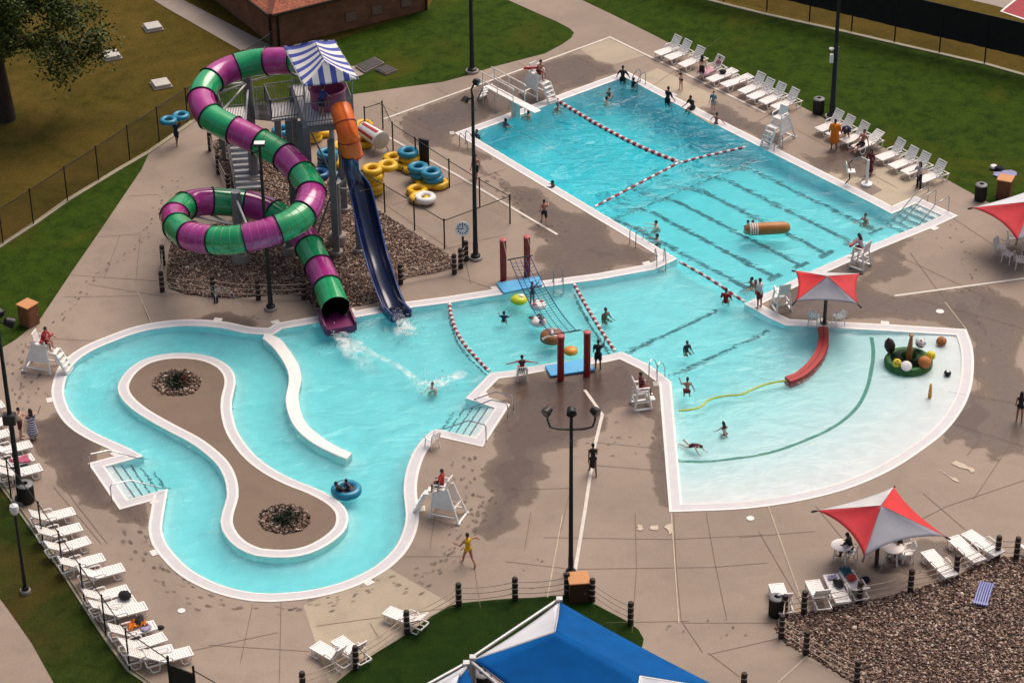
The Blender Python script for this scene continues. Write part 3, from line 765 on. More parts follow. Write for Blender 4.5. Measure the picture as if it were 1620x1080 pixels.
def ring(px, py, hw, hh, n=28): return [at(px + hw * math.cos(2 * math.pi * i / n), py + hh * math.sin(2 * math.pi * i / n)) for i in range(n)]
for k, (px, py, hw, hh) in enumerate([(280, 606, 38, 20.5), (450, 821.5, 41, 23)]):
    P = ring(px, py, hw, hh)
    if area2(P) > 0: P.reverse()
    sheet('planting_bed', P, [], .016, BED)
    gravel('gravel', P, 170, .052, 5 + k, .03)
# ================================================================ large structures
STEEL = pm('galvanised_steel', (.30, .31, .33), .45, .15, 3, .6, bmp=.03)
GREYP = pm('grey_paint', (.17, .175, .19), .45, .15, 3, bmp=.03)
PALEG = pm('pale_steel', (.52, .52, .53), .4, .12, 4, .3)
BLACKM = pm('black_metal', (.012, .012, .014), .45, .2, 4, .2)
DARKP = pm('dark_plastic', (.02, .02, .022), .55, .2, 5)
WPL = pm('white_plastic', (.90, .86, .83), .4, .05, 3, bmp=.03)
FOOT = concrete('footing_concrete', (.34, .29, .26))
UPV = Vector((0, 0, 1))
def V(p, z): return Vector((p.x, p.y, z))
# ---- brick building
def brick_mat():
    m, nt, b, vec = new_mat('brick')
    tc = [n for n in nt.nodes if n.type == 'TEX_COORD'][0]
    br = nt.nodes.new('ShaderNodeTexBrick')
    br.inputs['Scale'].default_value = 1.0; br.inputs['Brick Width'].default_value = .40; br.inputs['Row Height'].default_value = .17; br.inputs['Mortar Size'].default_value = .016
    br.inputs['Color1'].default_value = (.33, .125, .060, 1); br.inputs['Color2'].default_value = (.24, .092, .046, 1); br.inputs['Mortar'].default_value = (.20, .11, .07, 1)
    nt.links.new(tc.outputs['UV'], br.inputs['Vector'])
    nt.links.new(mix(nt, 1.0, br.outputs['Color'], ramp(nt, noise(nt, vec, .8, 5), [(.3, (.7,) * 3), (.7, (1.2,) * 3)]), 'MULTIPLY'), b.inputs['Base Color'])
    b.inputs['Roughness'].default_value = .9
    bump(nt, b, br.outputs['Fac'], -.4, .02)
    return m
def shingle_mat():
    m, nt, b, vec = new_mat('roof_shingles')
    tc = [n for n in nt.nodes if n.type == 'TEX_COORD'][0]
    br = nt.nodes.new('ShaderNodeTexBrick')
    br.inputs['Scale'].default_value = 1.0; br.inputs['Brick Width'].default_value = .30; br.inputs['Row Height'].default_value = .22; br.inputs['Mortar Size'].default_value = .008
    br.inputs['Color1'].default_value = (.36, .115, .065, 1); br.inputs['Color2'].default_value = (.25, .075, .045, 1); br.inputs['Mortar'].default_value = (.06, .02, .014, 1)
    nt.links.new(tc.outputs['UV'], br.inputs['Vector'])
    nt.links.new(mix(nt, 1.0, br.outputs['Color'], ramp(nt, noise(nt, vec, 5, 5, .75), [(.3, (.55,) * 3), (.7, (1.5,) * 3)]), 'MULTIPLY'), b.inputs['Base Color'])
    b.inputs['Roughness'].default_value = .95
    bump(nt, b, br.outputs['Fac'], -.6, .03)
    return m
def metres_uv(o):
    me = o.data; uvl = me.uv_layers.new(name='uv')
    for p in me.polygons:
        n = p.normal
        if abs(n.z) < .3: t = Vector((-n.y, n.x, 0)).normalized(); w = UPV
        else: t = Vector((-n.y, n.x, 0)); t = t.normalized() if t.length > .01 else Vector((1, 0, 0)); w = n.cross(t).normalized()
        for li in p.loop_indices:
            c = me.vertices[me.loops[li].vertex_index].co
            uvl.data[li].uv = (c.dot(t), c.dot(w))
BRICK, SHING = brick_mat(), shingle_mat()
bc = at(437, 76)                                   # the corner of the two walls seen
e1 = (at(677, 14) - bc); e1.z = 0; LW = e1.length; e1.normalize()
e2 = (at(300, 4) - bc); e2.z = 0; e2 = (e2 - e1 * e2.dot(e1)).normalized()
if e2.y < 0 and e2.x > 0: e2 = -e2
HW = 2.5
bld = empty('brick_building', bc, 0, 'long low brick building with red shingle roof behind the water slide tower', 'building')
def bp(a, b_, z): return bc + e1 * a + e2 * b_ + UPV * z
def rel(ps): return [p - bc for p in ps]
DEEP = 16.0
mb = MB()
q = [bp(0, 0, -.1), bp(LW, 0, -.1), bp(LW, DEEP, -.1), bp(0, DEEP, -.1), bp(0, 0, HW), bp(LW, 0, HW), bp(LW, DEEP, HW), bp(0, DEEP, HW)]
mb.add(rel(q), [(0, 1, 5, 4), (1, 2, 6, 5), (2, 3, 7, 6), (3, 0, 4, 7)])
o = mb.build('wall', BRICK, bld); metres_uv(o)
ov, rise, rd = .55, 2.6, 5.5
mb = MB()
q = [bp(-ov, -ov, HW - .05), bp(LW + ov, -ov, HW - .05), bp(LW + ov, DEEP + ov, HW - .05), bp(-ov, DEEP + ov, HW - .05), bp(rd, DEEP / 2, HW + rise), bp(LW - rd, DEEP / 2, HW + rise)]
mb.add(rel(q), [(0, 1, 5, 4), (2, 3, 4, 5), (1, 2, 5), (3, 0, 4), (0, 3, 2, 1)])
roof = mb.build('roof', SHING, bld); metres_uv(roof)
mb = MB()
for a, b_ in ((0, 1), (1, 2), (2, 3), (3, 0)): mb.bar(rel([q[a]])[0] - UPV * .1, rel([q[b_]])[0] - UPV * .1, .12, .16)
mb.build('gutter', pm('gutter_brown', (.035, .018, .012), .5), roof)
mb = MB()
mb.bar(rel([q[0]])[0] + UPV * .04, rel([q[4]])[0] + UPV * .04, .25, .08); mb.bar(rel([q[1]])[0] + UPV * .04, rel([q[5]])[0] + UPV * .04, .25, .08)
mb.bar(rel([q[4]])[0] + UPV * .03, rel([q[5]])[0] + UPV * .03, .25, .08)
mb.build('ridge', pm('ridge_tile', (.12, .04, .028), .9), roof)
for a in (.18, LW * .985):
    mb = MB(); mb.tube(rel([bp(a, -.09, 0), bp(a, -.09, HW - .1)]), .06, 8); mb.build('downpipe', BLACKM, bld)
mb = MB(); mb.tube(rel([bp(-.09, .5, 0), bp(-.09, .5, HW - .1)]), .06, 8); mb.build('downpipe', BLACKM, bld)
for px, py in ((555, 32), (596, 18), (642, 3)):
    # place the louvred vent where the wall shows it
    d = ray(px, py); n = e2
    t = (bc - CAM).dot(n) / d.dot(n); p = CAM + d * t; a = (p - bc).dot(e1); z = min(max(p.z, .8), HW - .5)
    mb = MB(); mb.bar(bp(a - .38, -.02, z) - bc, bp(a + .38, -.02, z) - bc, .06, .62); w = mb.build('vent', pm('vent_brown', (.19, .10, .07), .6), bld)
    mb = MB()
    for k in range(5): mb.bar(bp(a - .33, -.07, z - .22 + k * .11) - bc, bp(a + .33, -.07, z - .22 + k * .11) - bc, .04, .045)
    mb.build('louver', pm('louver_pale', (.34, .22, .16), .6), w)
# ---- tree at the edge of the dry lawn
rng = random.Random(21)
tb = at(9, 187)
tree = empty('shade_tree', tb, 0, 'big dark green shade tree with a drooping limb on the dry lawn beyond the fence', 'tree')
def bark_mat():
    m, nt, b, vec = new_mat('bark')
    mp = nt.nodes.new('ShaderNodeMapping'); mp.inputs['Scale'].default_value = (9, 9, 1.2); nt.links.new(vec, mp.inputs['Vector'])
    f = noise(nt, mp.outputs[0], 1.6, 6, .7)
    nt.links.new(ramp(nt, f, [(.3, (.018, .011, .008)), (.7, (.075, .05, .036))]), b.inputs['Base Color']); b.inputs['Roughness'].default_value = .95
    bump(nt, b, f, .8, .06); return m
BARK = bark_mat()
def leaf_mat(name, a, b_):
    m, nt, b, vec = new_mat(name)
    g = nt.nodes.new('ShaderNodeNewGeometry')
    nt.links.new(ramp(nt, g.outputs['Random Per Island'], [(0, a), (1, b_)]), b.inputs['Base Color'])
    b.inputs['Roughness'].default_value = .6; b.inputs['Specular IOR Level'].default_value = .3
    return m
LEAF = leaf_mat('tree_leaf', (.020, .042, .004), (.085, .112, .016))
TH = 12.0
mb = MB()
trunk = [Vector((0, 0, -.1)), Vector((.03, .05, 1.2)), Vector((-.1, .1, 3)), Vector((-.25, .2, 5.5)), Vector((-.1, .1, 8)), Vector((.1, 0, TH - 1))]
mb.tube(trunk, [.62, .46, .42, .34, .2, .05], 12)
limbs = []
def branch(a, d, L, r, lv):
    pts = [a]; p = a.copy(); dd = d.normalized()
    for k in range(5):
        dd = (dd + Vector((rng.gauss(0, .18), rng.gauss(0, .18), rng.gauss(0, .12) - (.05 if lv else .02)))).normalized(); p = p + dd * (L / 5); pts.append(p.copy())
    mb.tube(pts, [r * (1 - .17 * k) for k in range(6)], 7)
    limbs.append((pts, lv))
    if lv < 2:
        for k in (2, 3, 4, 5):
            for _ in range(2 if lv == 0 else 1):
                side = Vector((rng.gauss(0, 1), rng.gauss(0, 1), rng.gauss(0, .5)))
                branch(pts[k], dd * .6 + side.normalized() * .8, L * rng.uniform(.35, .55), r * .4, lv + 1)
sp = [(4.2, Vector((1, -.1, .05)), 4.4), (4.8, Vector((.7, -.7, .25)), 3.6), (5.4, Vector((.8, .7, .35)), 4.2), (5.0, Vector((-1, -.3, .4)), 4.2), (6.2, Vector((.9, -.1, .5)), 4.2), (6.8, Vector((-.4, .9, .6)), 4), (7.2, Vector((.3, -1, .6)), 3.2), (8.2, Vector((.8, .5, .8)), 3.2), (9.0, Vector((-.7, -.5, .8)), 3.0), (9.6, Vector((.5, -.3, 1)), 2.4)]
for z, d, L in sp:
    branch(Vector((-.05, .1, z)), d, L, .19, 0)
mb.build('trunk', BARK, tree, smooth=True)
mb = MB()
for pts, lv in limbs:
    for k, p in enumerate(pts):
        if lv == 0 and k < 3: continue
        if rng.random() < .22: continue
        n = 15 if lv else 9
        for _ in range(n):
            c = p + Vector((rng.gauss(0, .30), rng.gauss(0, .30), rng.gauss(-.12, .28))); s = rng.uniform(.07, .15)
            u = Vector((rng.gauss(0, 1), rng.gauss(0, 1), rng.gauss(0, .6))).normalized(); w = u.cross(Vector((rng.gauss(0, 1), rng.gauss(0, 1), rng.gauss(0, 1)))).normalized()
            mb.add([c - u * s, c + w * s * .55, c + u * s, c - w * s * .55], [(0, 1, 2, 3)])
mb_ = mb
def raw(mb, name, mats, parent):
    me = bpy.data.meshes.new(name); me.from_pydata(mb.v, [], mb.f); me.materials.append(mats); me.update()
    o = bpy.data.objects.new(name, me); col.objects.link(o); o.parent = parent; return o
raw(mb, 'crown', LEAF, tree)
# ---- chain-link fences
def mesh_mat(name, cover, scale=14.0, c=(.012, .012, .013)):
    """thin wire diamonds with open gaps between"""
    m = bpy.data.materials.new(name); m.use_nodes = True; nt = m.node_tree
    b = nt.nodes['Principled BSDF']; out = nt.nodes['Material Output']
    b.inputs['Base Color'].default_value = (*c, 1); b.inputs['Roughness'].default_value = .6
    tc = nt.nodes.new('ShaderNodeTexCoord'); sx = nt.nodes.new('ShaderNodeSeparateXYZ'); nt.links.new(tc.outputs['UV'], sx.inputs[0])
    def M(op, a, b_=None):
        n = nt.nodes.new('ShaderNodeMath'); n.operation = op
        for i, v in ((0, a), (1, b_)):
            if v is None: continue
            if isinstance(v, (int, float)): n.inputs[i].default_value = v
            else: nt.links.new(v, n.inputs[i])
        return n.outputs[0]
    ds = []
    for op in ('ADD', 'SUBTRACT'):
        t = M('FRACT', M('MULTIPLY', M(op, sx.outputs[0], sx.outputs[1]), scale)); ds.append(M('LESS_THAN', t, cover))
    k = M('MAXIMUM', ds[0], ds[1])
    tr = nt.nodes.new('ShaderNodeBsdfTransparent'); mx = nt.nodes.new('ShaderNodeMixShader')
    nt.links.new(k, mx.inputs[0]); nt.links.new(tr.outputs[0], mx.inputs[1]); nt.links.new(b.outputs[0], mx.inputs[2]); nt.links.new(mx.outputs[0], out.inputs['Surface'])
    return m
WIRE = mesh_mat('chain_link', .085)
WIRE_D = mesh_mat('chain_link_dense', .16)
def fence(name, label, pts, h, post_px=None, wire=WIRE, r=.035, top=True, group=None, extra_rail=False, z0=.05):
    """pts: ground points of the posts"""
    f = empty(name, pts[0], 0, label, 'fence', group); O = pts[0]
    for p in pts:
        mb = MB(); mb.tube([p - O + UPV * -.05, p - O + UPV * (h + .06)], r, 8); mb.lathe([(r * 1.4, h + .05), (r * 1.2, h + .1), (.01, h + .13)], 8, p - O); mb.build('post', BLACKM, f, smooth=True)
    for i, (a, b_) in enumerate(zip(pts, pts[1:])):
        mb = MB(); L = (b_ - a).length
        mb.add([a - O + UPV * z0, b_ - O + UPV * z0, b_ - O + UPV * h, a - O + UPV * h], [(0, 1, 2, 3)])
        o = raw(mb, 'wire_mesh', wire, f); uvl = o.data.uv_layers.new(name='uv')
        for li, c in zip(range(4), ((0, 0), (L, 0), (L, h), (0, h))): uvl.data[li].uv = c
        if top:
            mb = MB(); mb.tube([a - O + UPV * h, b_ - O + UPV * h], .024, 6)
            mb.build('top_rail', BLACKM, f)
        if extra_rail:
            mb = MB(); mb.tube([a - O + UPV * .1, b_ - O + UPV * .1], .02, 6); mb.build('bottom_rail', BLACKM, f)
    return f
fa = [at(*p) for p in [(-46,420),(5,386),(53,355),(107,319),(156.5,286),(205.5,253),(252,223),(297,193),(344,161),(388,132),(431,103)]]
fence('chain_fence', 'long black chain-link fence between the dry lawn and the slide area', fa, 2.0, wire=WIRE_D)
fb = [at(*p) for p in [(-62,688),(-22,735),(18,788),(68,857),(100,904),(134,956),(168,1006),(205.5,1060),(272,1106)]]
fence('chain_fence', 'black chain-link fence behind the loungers and the globe lamp', fb, 2.0, extra_rail=True)
fc = [at(*p) for p in [(272,1106),(312,1122),(360,1150)]]
gate = empty('fence_gate', fc[0], 0, 'black gate panel of privacy mesh at the end of the lounger fence', 'gate')
O = fc[0]
for p in fc[:2]:
    mb = MB(); mb.tube([p - O, p - O + UPV * 2.1], .05, 10); mb.lathe([(.06, 2.1), (.05, 2.16), (.01, 2.18)], 10, p - O); mb.build('post', BLACKM, gate, smooth=True)
mb = MB(); mb.bar(fc[0] - O + UPV * .9, fc[1] - O + UPV * .9, .03, 1.6); mb.build('panel', DARKP, gate)
mb = MB(); mb.bar(fc[0] - O + UPV * 1.75, fc[1] - O + UPV * 1.75, .05, .05); mb.build('rail', BLACKM, gate)
mb = MB(); mb.tube([fc[1] - O + UPV * 1.95, fc[2] - O + UPV * 1.95], .024, 6); mb.build('top_rail', BLACKM, gate)
# tall fence with black windscreen along the right lawn
fd_px = [(1010,-35),(1080,-15),(1145,2),(1213,17),(1280.5,34),(1347,50),(1415,67),(1486,84),(1557.5,101),(1632,119),(1712,139)]
fd = [at(px, py) for px, py in fd_px]
wf = empty('windscreen_fence', fd[0], 0, 'tall fence with black windscreen fabric along the lawn below the sports court', 'fence')
O = fd[0]; hw = 3.05
for p in fd:
    mb = MB(); mb.tube([p - O, p - O + UPV * hw], .045, 8); mb.build('post', BLACKM, wf, smooth=True)
SCREEN = pm('windscreen', (.006, .006, .007), .8, .3, 2, bmp=.1)
for a, b_ in zip(fd, fd[1:]):
    mb = MB(); d = (b_ - a); n = Vector((d.y, -d.x, 0)).normalized() * .03; k = 8
    for i in range(k):
        A, B = a + d * (i / k) - O, a + d * ((i + 1) / k) - O; w0, w1 = n * math.sin(i * 2.1), n * math.sin((i + 1) * 2.1)
        mb.add([A + w0 + UPV * 1.0, B + w1 + UPV * 1.0, B + w1 * .3 + UPV * hw, A + w0 * .3 + UPV * hw], [(0, 1, 2, 3)])
    mb.build('fabric', SCREEN, wf, smooth=True)
    mb = MB(); mb.tube([a - O + UPV * hw, b_ - O + UPV * hw], .024, 6); mb.build('top_rail', BLACKM, wf)
    mb = MB(); mb.add([a - O + UPV * .05, b_ - O + UPV * .05, b_ - O + UPV * 1.0, a - O + UPV * 1.0], [(0, 1, 2, 3)])
    o = raw(mb, 'wire_mesh', WIRE, wf); uvl = o.data.uv_layers.new(name='uv'); L = d.length
    for li, c in zip(range(4), ((0, 0), (L, 0), (L, .9), (0, .9))): uvl.data[li].uv = c
# fence round the inner-tube store (two runs)
fe = [at(*p) for p in [(578,213),(606,204),(622,238),(658,262),(711,297),(759,327),(807,354),(703.5,393),(656,364),(609,336),(560,306)]]
fence('chain_fence', 'black chain-link fence enclosing the stacked inner tubes', fe, height_at(703.5, 393, 349), wire=mesh_mat('chain_link_fine', .05), r=.04, z0=.05)
# ---- shade sails
RED = pm('red_fabric', (.50, .020, .030), .75, .14, 1.3, bmp=.25)
REDB = pm('red_fabric_bright', (.60, .022, .026), .75, .14, 1.3, bmp=.25)
GREY_DIM = pm('grey_fabric_shaded', (.27, .27, .32), .8, .12, 1.3, bmp=.25)
GREY_LIT = pm('grey_fabric_lit', (.55, .54, .55), .8, .12, 1.3, bmp=.25)  # pale back and dark front panels: light and shade put into one grey
BLUE1 = pm('blue_fabric', (.001, .085, .30), .85, .16, .9, bmp=.25, spec=.12)
WHITEF = pm('white_fabric', (.62, .63, .68), .8, .05, 2.0, bmp=.05)
SEAM = pm('seam_black', (.02, .02, .022), .7)
def curved_panel(A, B, C, sagAB=.0, n=10, inward=None):
    """triangle A-B (scalloped outer edge) - C (peak)"""
    mb = MB(); rows = []
    mid = (A + B) / 2; pull = (C - mid) * sagAB
    for i in range(n + 1):
        t = i / n
        row = []
        for j in range(n + 1):
            s = j / n
            E = A + (B - A) * s + pull * (4 * s * (1 - s))
            p = E + (C - E) * t
            p = p + UPV * (-.10 * math.sin(math.pi * t) * math.sin(math.pi * s))
            row.append(p)
        rows.append(row)
    o = len(mb.v)
    for r in rows: mb.v.extend([tuple(p) for p in r])
    w = n + 1
    for i in range(n):
        for j in range(n): mb.face((o + i * w + j, o + i * w + j + 1, o + (i + 1) * w + j + 1, o + (i + 1) * w + j))
    return mb
def umbrella(label, corners, peak, mats, base, sag=.12, zc=2.75, zp=3.75):
    """corners: four pixels seen at height zc, in turn round the sail; peak: pixel at height zp"""
    pk = at(*peak, zp); cs = [at(*c, zc) for c in corners]; bs = V(pk, 0); O = bs
    u = empty('shade_umbrella', O, 0, label, 'umbrella', 'red and grey shade umbrellas')
    for i in range(4):
        A, B = cs[i] - O, cs[(i + 1) % 4] - O; C = pk - O
        o = curved_panel(A, B, C, sag).build('fabric_panel', mats[i], u, smooth=True)
        s = o.modifiers.new('solid', 'SOLIDIFY'); s.thickness = .012; s.offset = -1
    for i in range(4):
        C, A = pk - O, cs[i] - O
        mb = MB(); mb.tube([C - UPV * .03, A - UPV * .03], .028, 6); mb.tube([A - UPV * .03, A + (A - C).normalized() * .22 - UPV * .05], .045, 6); mb.build('rib', SEAM, u)
    mb = MB(); mb.tube([Vector((0, 0, 0)), C - UPV * .05], [.09, .08], 12); mb.lathe([(.2, 0), (.2, .03), (.1, .05)], 14); mb.build('pole', pm('umbrella_pole', (.06, .035, .03), .5), u, smooth=True)
    return u
umbrella('red and grey umbrella by the wading pool corner beside an empty guard chair', [(1258,428),(1360,432.5),(1358,481),(1258,477)], (1309,436.5), [GREY_LIT, RED, GREY_DIM, REDB], None, .10, 1.95, 2.65)
umbrella('red and grey shade umbrella over the white chairs below the curved wading pool edge', [(1292,807),(1414,770),(1496,848),(1367,880)], (1394,799), [GREY_LIT, REDB, GREY_DIM, RED], None, .16, 2.2, 3.05)
umbrella('red and white shade umbrella at the edge of the picture beside the orange-topped box', [(1538,328.5),(1652,292),(1735,352),(1609,381)], (1634,318), [WHITEF, REDB, GREY_DIM, RED], None, .14, 2.1, 2.9)
# ---- blue canopy at the bottom
def hip_canopy(label, cN, cE, cS, cW, p1, p2, colours, zc, zr):
    N, E, S, W_ = [at(*c, zc) for c in (cN, cE, cS, cW)]; P1, P2 = at(*p1, zr), at(*p2, zr); O = V((N + S) / 2, 0)
    u = empty('shade_canopy', O, 0, label, 'canopy', 'blue shade canopies on steel frames')
    def quad(A, B, C, D, m, sag=.06):
        mb = MB(); n = 12; o = 0; w = n + 1
        for i in range(n + 1):
            for j in range(n + 1):
                s, t = j / n, i / n
                E0 = A + (B - A) * s + ((D + C) / 2 - (A + B) / 2) * (sag * 4 * s * (1 - s)); E1 = D + (C - D) * s
                p = E0 + (E1 - E0) * t; p = p - UPV * (.12 * math.sin(math.pi * t) * math.sin(math.pi * s))
                mb.v.append(tuple(p - O))
        for i in range(n):
            for j in range(n): mb.face((i * w + j, i * w + j + 1, (i + 1) * w + j + 1, (i + 1) * w + j))
        ob = mb.build('fabric_panel', m, u, smooth=True); s_ = ob.modifiers.new('solid', 'SOLIDIFY'); s_.thickness = .015; s_.offset = -1
    quad(N, E, P2, P1, colours[0]); quad(S, W_, P1, P2, colours[1])
    for A, B, C, m in ((W_, N, P1, colours[2]), (E, S, P2, colours[3])):
        ob = curved_panel(A - O, B - O, C - O, .10).build('fabric_panel', m, u, smooth=True); s_ = ob.modifiers.new('solid', 'SOLIDIFY'); s_.thickness = .015; s_.offset = -1
    for a, b_ in ((S, W_), (W_, N)):
        mb = MB(); out = ((a + b_) / 2 - (N + S) / 2); out.z = 0; out = out.normalized() * .12
        mb.tube([a - O + out, b_ - O + out], .065, 10); mb.build('beam', PALEG, u, smooth=True)
        mb = MB(); k = 14
        mb.tube([a - O + (b_ - a) * (i / k) - out * 1.0 * math.sin(math.pi * i / k) * 1.6 - UPV * .02 for i in range(k + 1)], .02, 5); mb.build('cable', SEAM, u)
    for a, b_ in ((N, P1), (W_, P1), (E, P2), (S, P2)):
        mb = MB(); mb.tube([a - O - UPV * .06, b_ - O - UPV * .06], .06, 8); mb.build('rafter', PALEG, u)
    for a in (N, E, S, W_):
        mb = MB(); c = V(a - O, 0); mb.tube([c, c + UPV * (zc + .12)], .11, 12); mb.box(c + UPV * (zc + .05), (.24, .24, .24)); mb.build('post', PALEG, u, smooth=True)
    return u
BLUED = BLUE1
hip_canopy('large blue hipped shade canopy with white end panels over the small lawn', (885,951), (1145,1090), (985,1250), (748,1043), (878,998), (1012,1068), [BLUE1, BLUE1, WHITEF, WHITEF], 3.3, 4.5)
hip_canopy('second blue and white canopy mostly cut off below the steel corner hub', (738,1052), (805,1205), (640,1320), (560,1150), (727,1066), (690,1190), [BLUE1, WHITEF, WHITEF, BLUE1], 3.3, 4.3)
# ---- slide tower
TZ, LZ = 7.5, 4.9
tw = empty('slide_tower', at(505, 385), 0, 'grey steel slide tower with stairs, railings and a blue and white striped roof', 'tower')
TO = tw.location.copy()
def T(p): return Vector(p) - TO
dk = [at(484, 197, TZ), at(559, 189, TZ), at(535, 128, TZ), at(462, 134, TZ)]
def deck_plate(name, q, z, th, m):
    mb = MB(); mb.prism([(T(p).x, T(p).y) for p in q], z - th, z); return mb.build(name, m, tw)
def grate_mat():
    m, nt, b, vec = new_mat('deck_boards')
    w = nt.nodes.new('ShaderNodeTexWave'); w.inputs['Scale'].default_value = 2.2; w.bands_direction = 'X'; nt.links.new(vec, w.inputs['Vector'])
    nt.links.new(ramp(nt, w.outputs['Fac'], [(.12, (.20, .19, .20)), (.3, (.62, .58, .58))]), b.inputs['Base Color']); b.inputs['Roughness'].default_value = .6; return m
GRATE = grate_mat()
deck_plate('platform', dk, TZ, .12, GRATE)
ld = [at(430, 190, TZ - .9), at(482, 183, TZ - .9), at(470, 158, TZ - .9), at(420, 165, TZ - .9)]
deck_plate('platform', ld, TZ - .9, .12, GRATE)
def railing(a, b_, z, h=1.1, n=None, m=GREYP, kick=True):
    L = (b_ - a).length; n = n or max(3, int(L / .16)); mb = MB()
    for zz in (h, .12): mb.tube([T(V(a, z + zz)), T(V(b_, z + zz))], .028, 6)
    for i in range(n + 1):
        p = a + (b_ - a) * (i / n); mb.tube([T(V(p, z + .05)), T(V(p, z + h))], .012 if 0 < i < n else .035, 5)
    return mb.build('railing', m, tw)
for i in (0, 1, 2):
    railing(dk[i], dk[(i + 1) % 4], TZ)
railing(ld[0], ld[1], TZ - .9); railing(ld[3], ld[0], TZ - .9); railing(ld[2], ld[3], TZ - .9)
for p in dk + [(dk[0] + dk[3]) / 2, (dk[0] + dk[1]) / 2, ld[0] * .5 + ld[1] * .5]:
    z1 = TZ - .1 if p in dk else TZ - 1.0
    mb = MB(); c = T(V(p, 0)); mb.box(c + UPV * (z1 / 2), (.34, .34, z1)); mb.build('column', GREYP, tw, bevel=.02)
    mb = MB(); mb.lathe([(.34, 0), (.34, .22), (.30, .25)], 16, c); mb.build('footing', FOOT, tw, smooth=True)
for a, b_ in ((0, 1), (1, 2), (2, 3), (3, 0)):
    mb = MB(); mb.bar(T(V(dk[a], TZ - .28)), T(V(dk[b_], TZ - .28)), .16, .3); mb.build('beam', GREYP, tw)
    mb = MB(); mb.tube([T(V(dk[a], .6)), T(V(dk[b_], TZ - .5))], .05, 6); mb.build('brace', GREYP, tw)
# stair: ground -> landing -> platform
s0a, s0b = at(373, 304), at(417, 301); up = at(366, 186, 2.5) - at(386, 302); up.z = 0
STAIRG = pm('stair_grey', (.40, .40, .43), .5, .1, 4)
def flight(a, b_, run, z0, z1, n):
    mb = MB()
    for k in range(n):
        t0 = k / n; pa = a + run * t0; pb = b_ + run * t0; z = z0 + (z1 - z0) * (k + 1) / n
        d = run / n
        mb.mi = 0; mb.add([T(V(q, z)) for q in (pa, pb, pb + d, pa + d)] + [T(V(q, z - .05)) for q in (pa, pb, pb + d, pa + d)], [(0, 1, 2, 3), (4, 7, 6, 5), (0, 4, 5, 1), (1, 5, 6, 2), (2, 6, 7, 3), (3, 7, 4, 0)])
        mb.mi = 1; mb.add([T(V(q, zz)) for q, zz in ((pa, z - .05), (pb, z - .05), (pb, z - (z1 - z0) / n), (pa, z - (z1 - z0) / n))], [(0, 1, 2, 3)])
    mb.build('stair_flight', [PALEG, STAIRG], tw)
    for q in (a, b_):
        mb = MB(); A, B = V(q, z0), V(q + run, z1)
        mb.bar(T(A), T(B), .08, .3)
        for h in (.5, 1.0): mb.tube([T(A + UPV * h), T(B + UPV * h)], .025, 6)
        for k in range(6): p = A + (B - A) * (k / 5); mb.tube([T(p), T(p + UPV * 1.0)], .022, 5)
        mb.build('stair_rail', GREYP, tw)
flight(s0a, s0b, up, 0.02, 2.5, 13)
l0 = [s0a + up, s0b + up, s0b + up + up.normalized() * 1.3, s0a + up + up.normalized() * 1.3]
side = (s0b - s0a).normalized()
l1 = [l0[0] - side * .1, l0[1] + side * 1.5, l0[2] + side * 1.5, l0[3] - side * .1]
mb = MB(); mb.prism([(T(p).x, T(p).y) for p in l1], 2.4, 2.5); mb.build('platform', GRATE, tw)
g0 = l0[1] + side * .15; g1 = g0 + up.normalized() * 1.2
tgt = (ld[3] + ld[0]) / 2; run2 = V(tgt, 0) - V((g0 + g1) / 2, 0)
flight(V(g0, 0), V(g1, 0), run2, 2.5, TZ - .95, 18)
for p in l1:
    mb = MB(); c = T(V(p, 0)); mb.box(c + UPV * 1.2, (.2, .2, 2.4)); mb.build('column', GREYP, tw)
railing(l1[2], l1[3], 2.5); railing(l1[3], l1[0], 2.5)
# striped gable roof
RZ, RZT = TZ + 2.35, TZ + 3.25
def stripe_mat():
    m, nt, b, vec = new_mat('striped_fabric')
    tc = [n for n in nt.nodes if n.type == 'TEX_COORD'][0]
    sx = nt.nodes.new('ShaderNodeSeparateXYZ'); nt.links.new(tc.outputs['UV'], sx.inputs[0])
    f = nt.nodes.new('ShaderNodeMath'); f.operation = 'FRACT'; nt.links.new(sx.outputs[0], f.inputs[0])
    l = nt.nodes.new('ShaderNodeMath'); l.operation = 'LESS_THAN'; l.inputs[1].default_value = .46; nt.links.new(f.outputs[0], l.inputs[0])
    nt.links.new(mix(nt, l.outputs[0], (.70, .69, .68), (.055, .075, .36)), b.inputs['Base Color']); b.inputs['Roughness'].default_value = .8; return m
STRIPE = stripe_mat()
rf = [at(481, 137, RZ), at(567, 124, RZ), at(528, 63.5, RZ), at(449, 74, RZ)]; r1, r2 = at(514, 97, RZT), at(498, 64, RZT)
roof_e = None
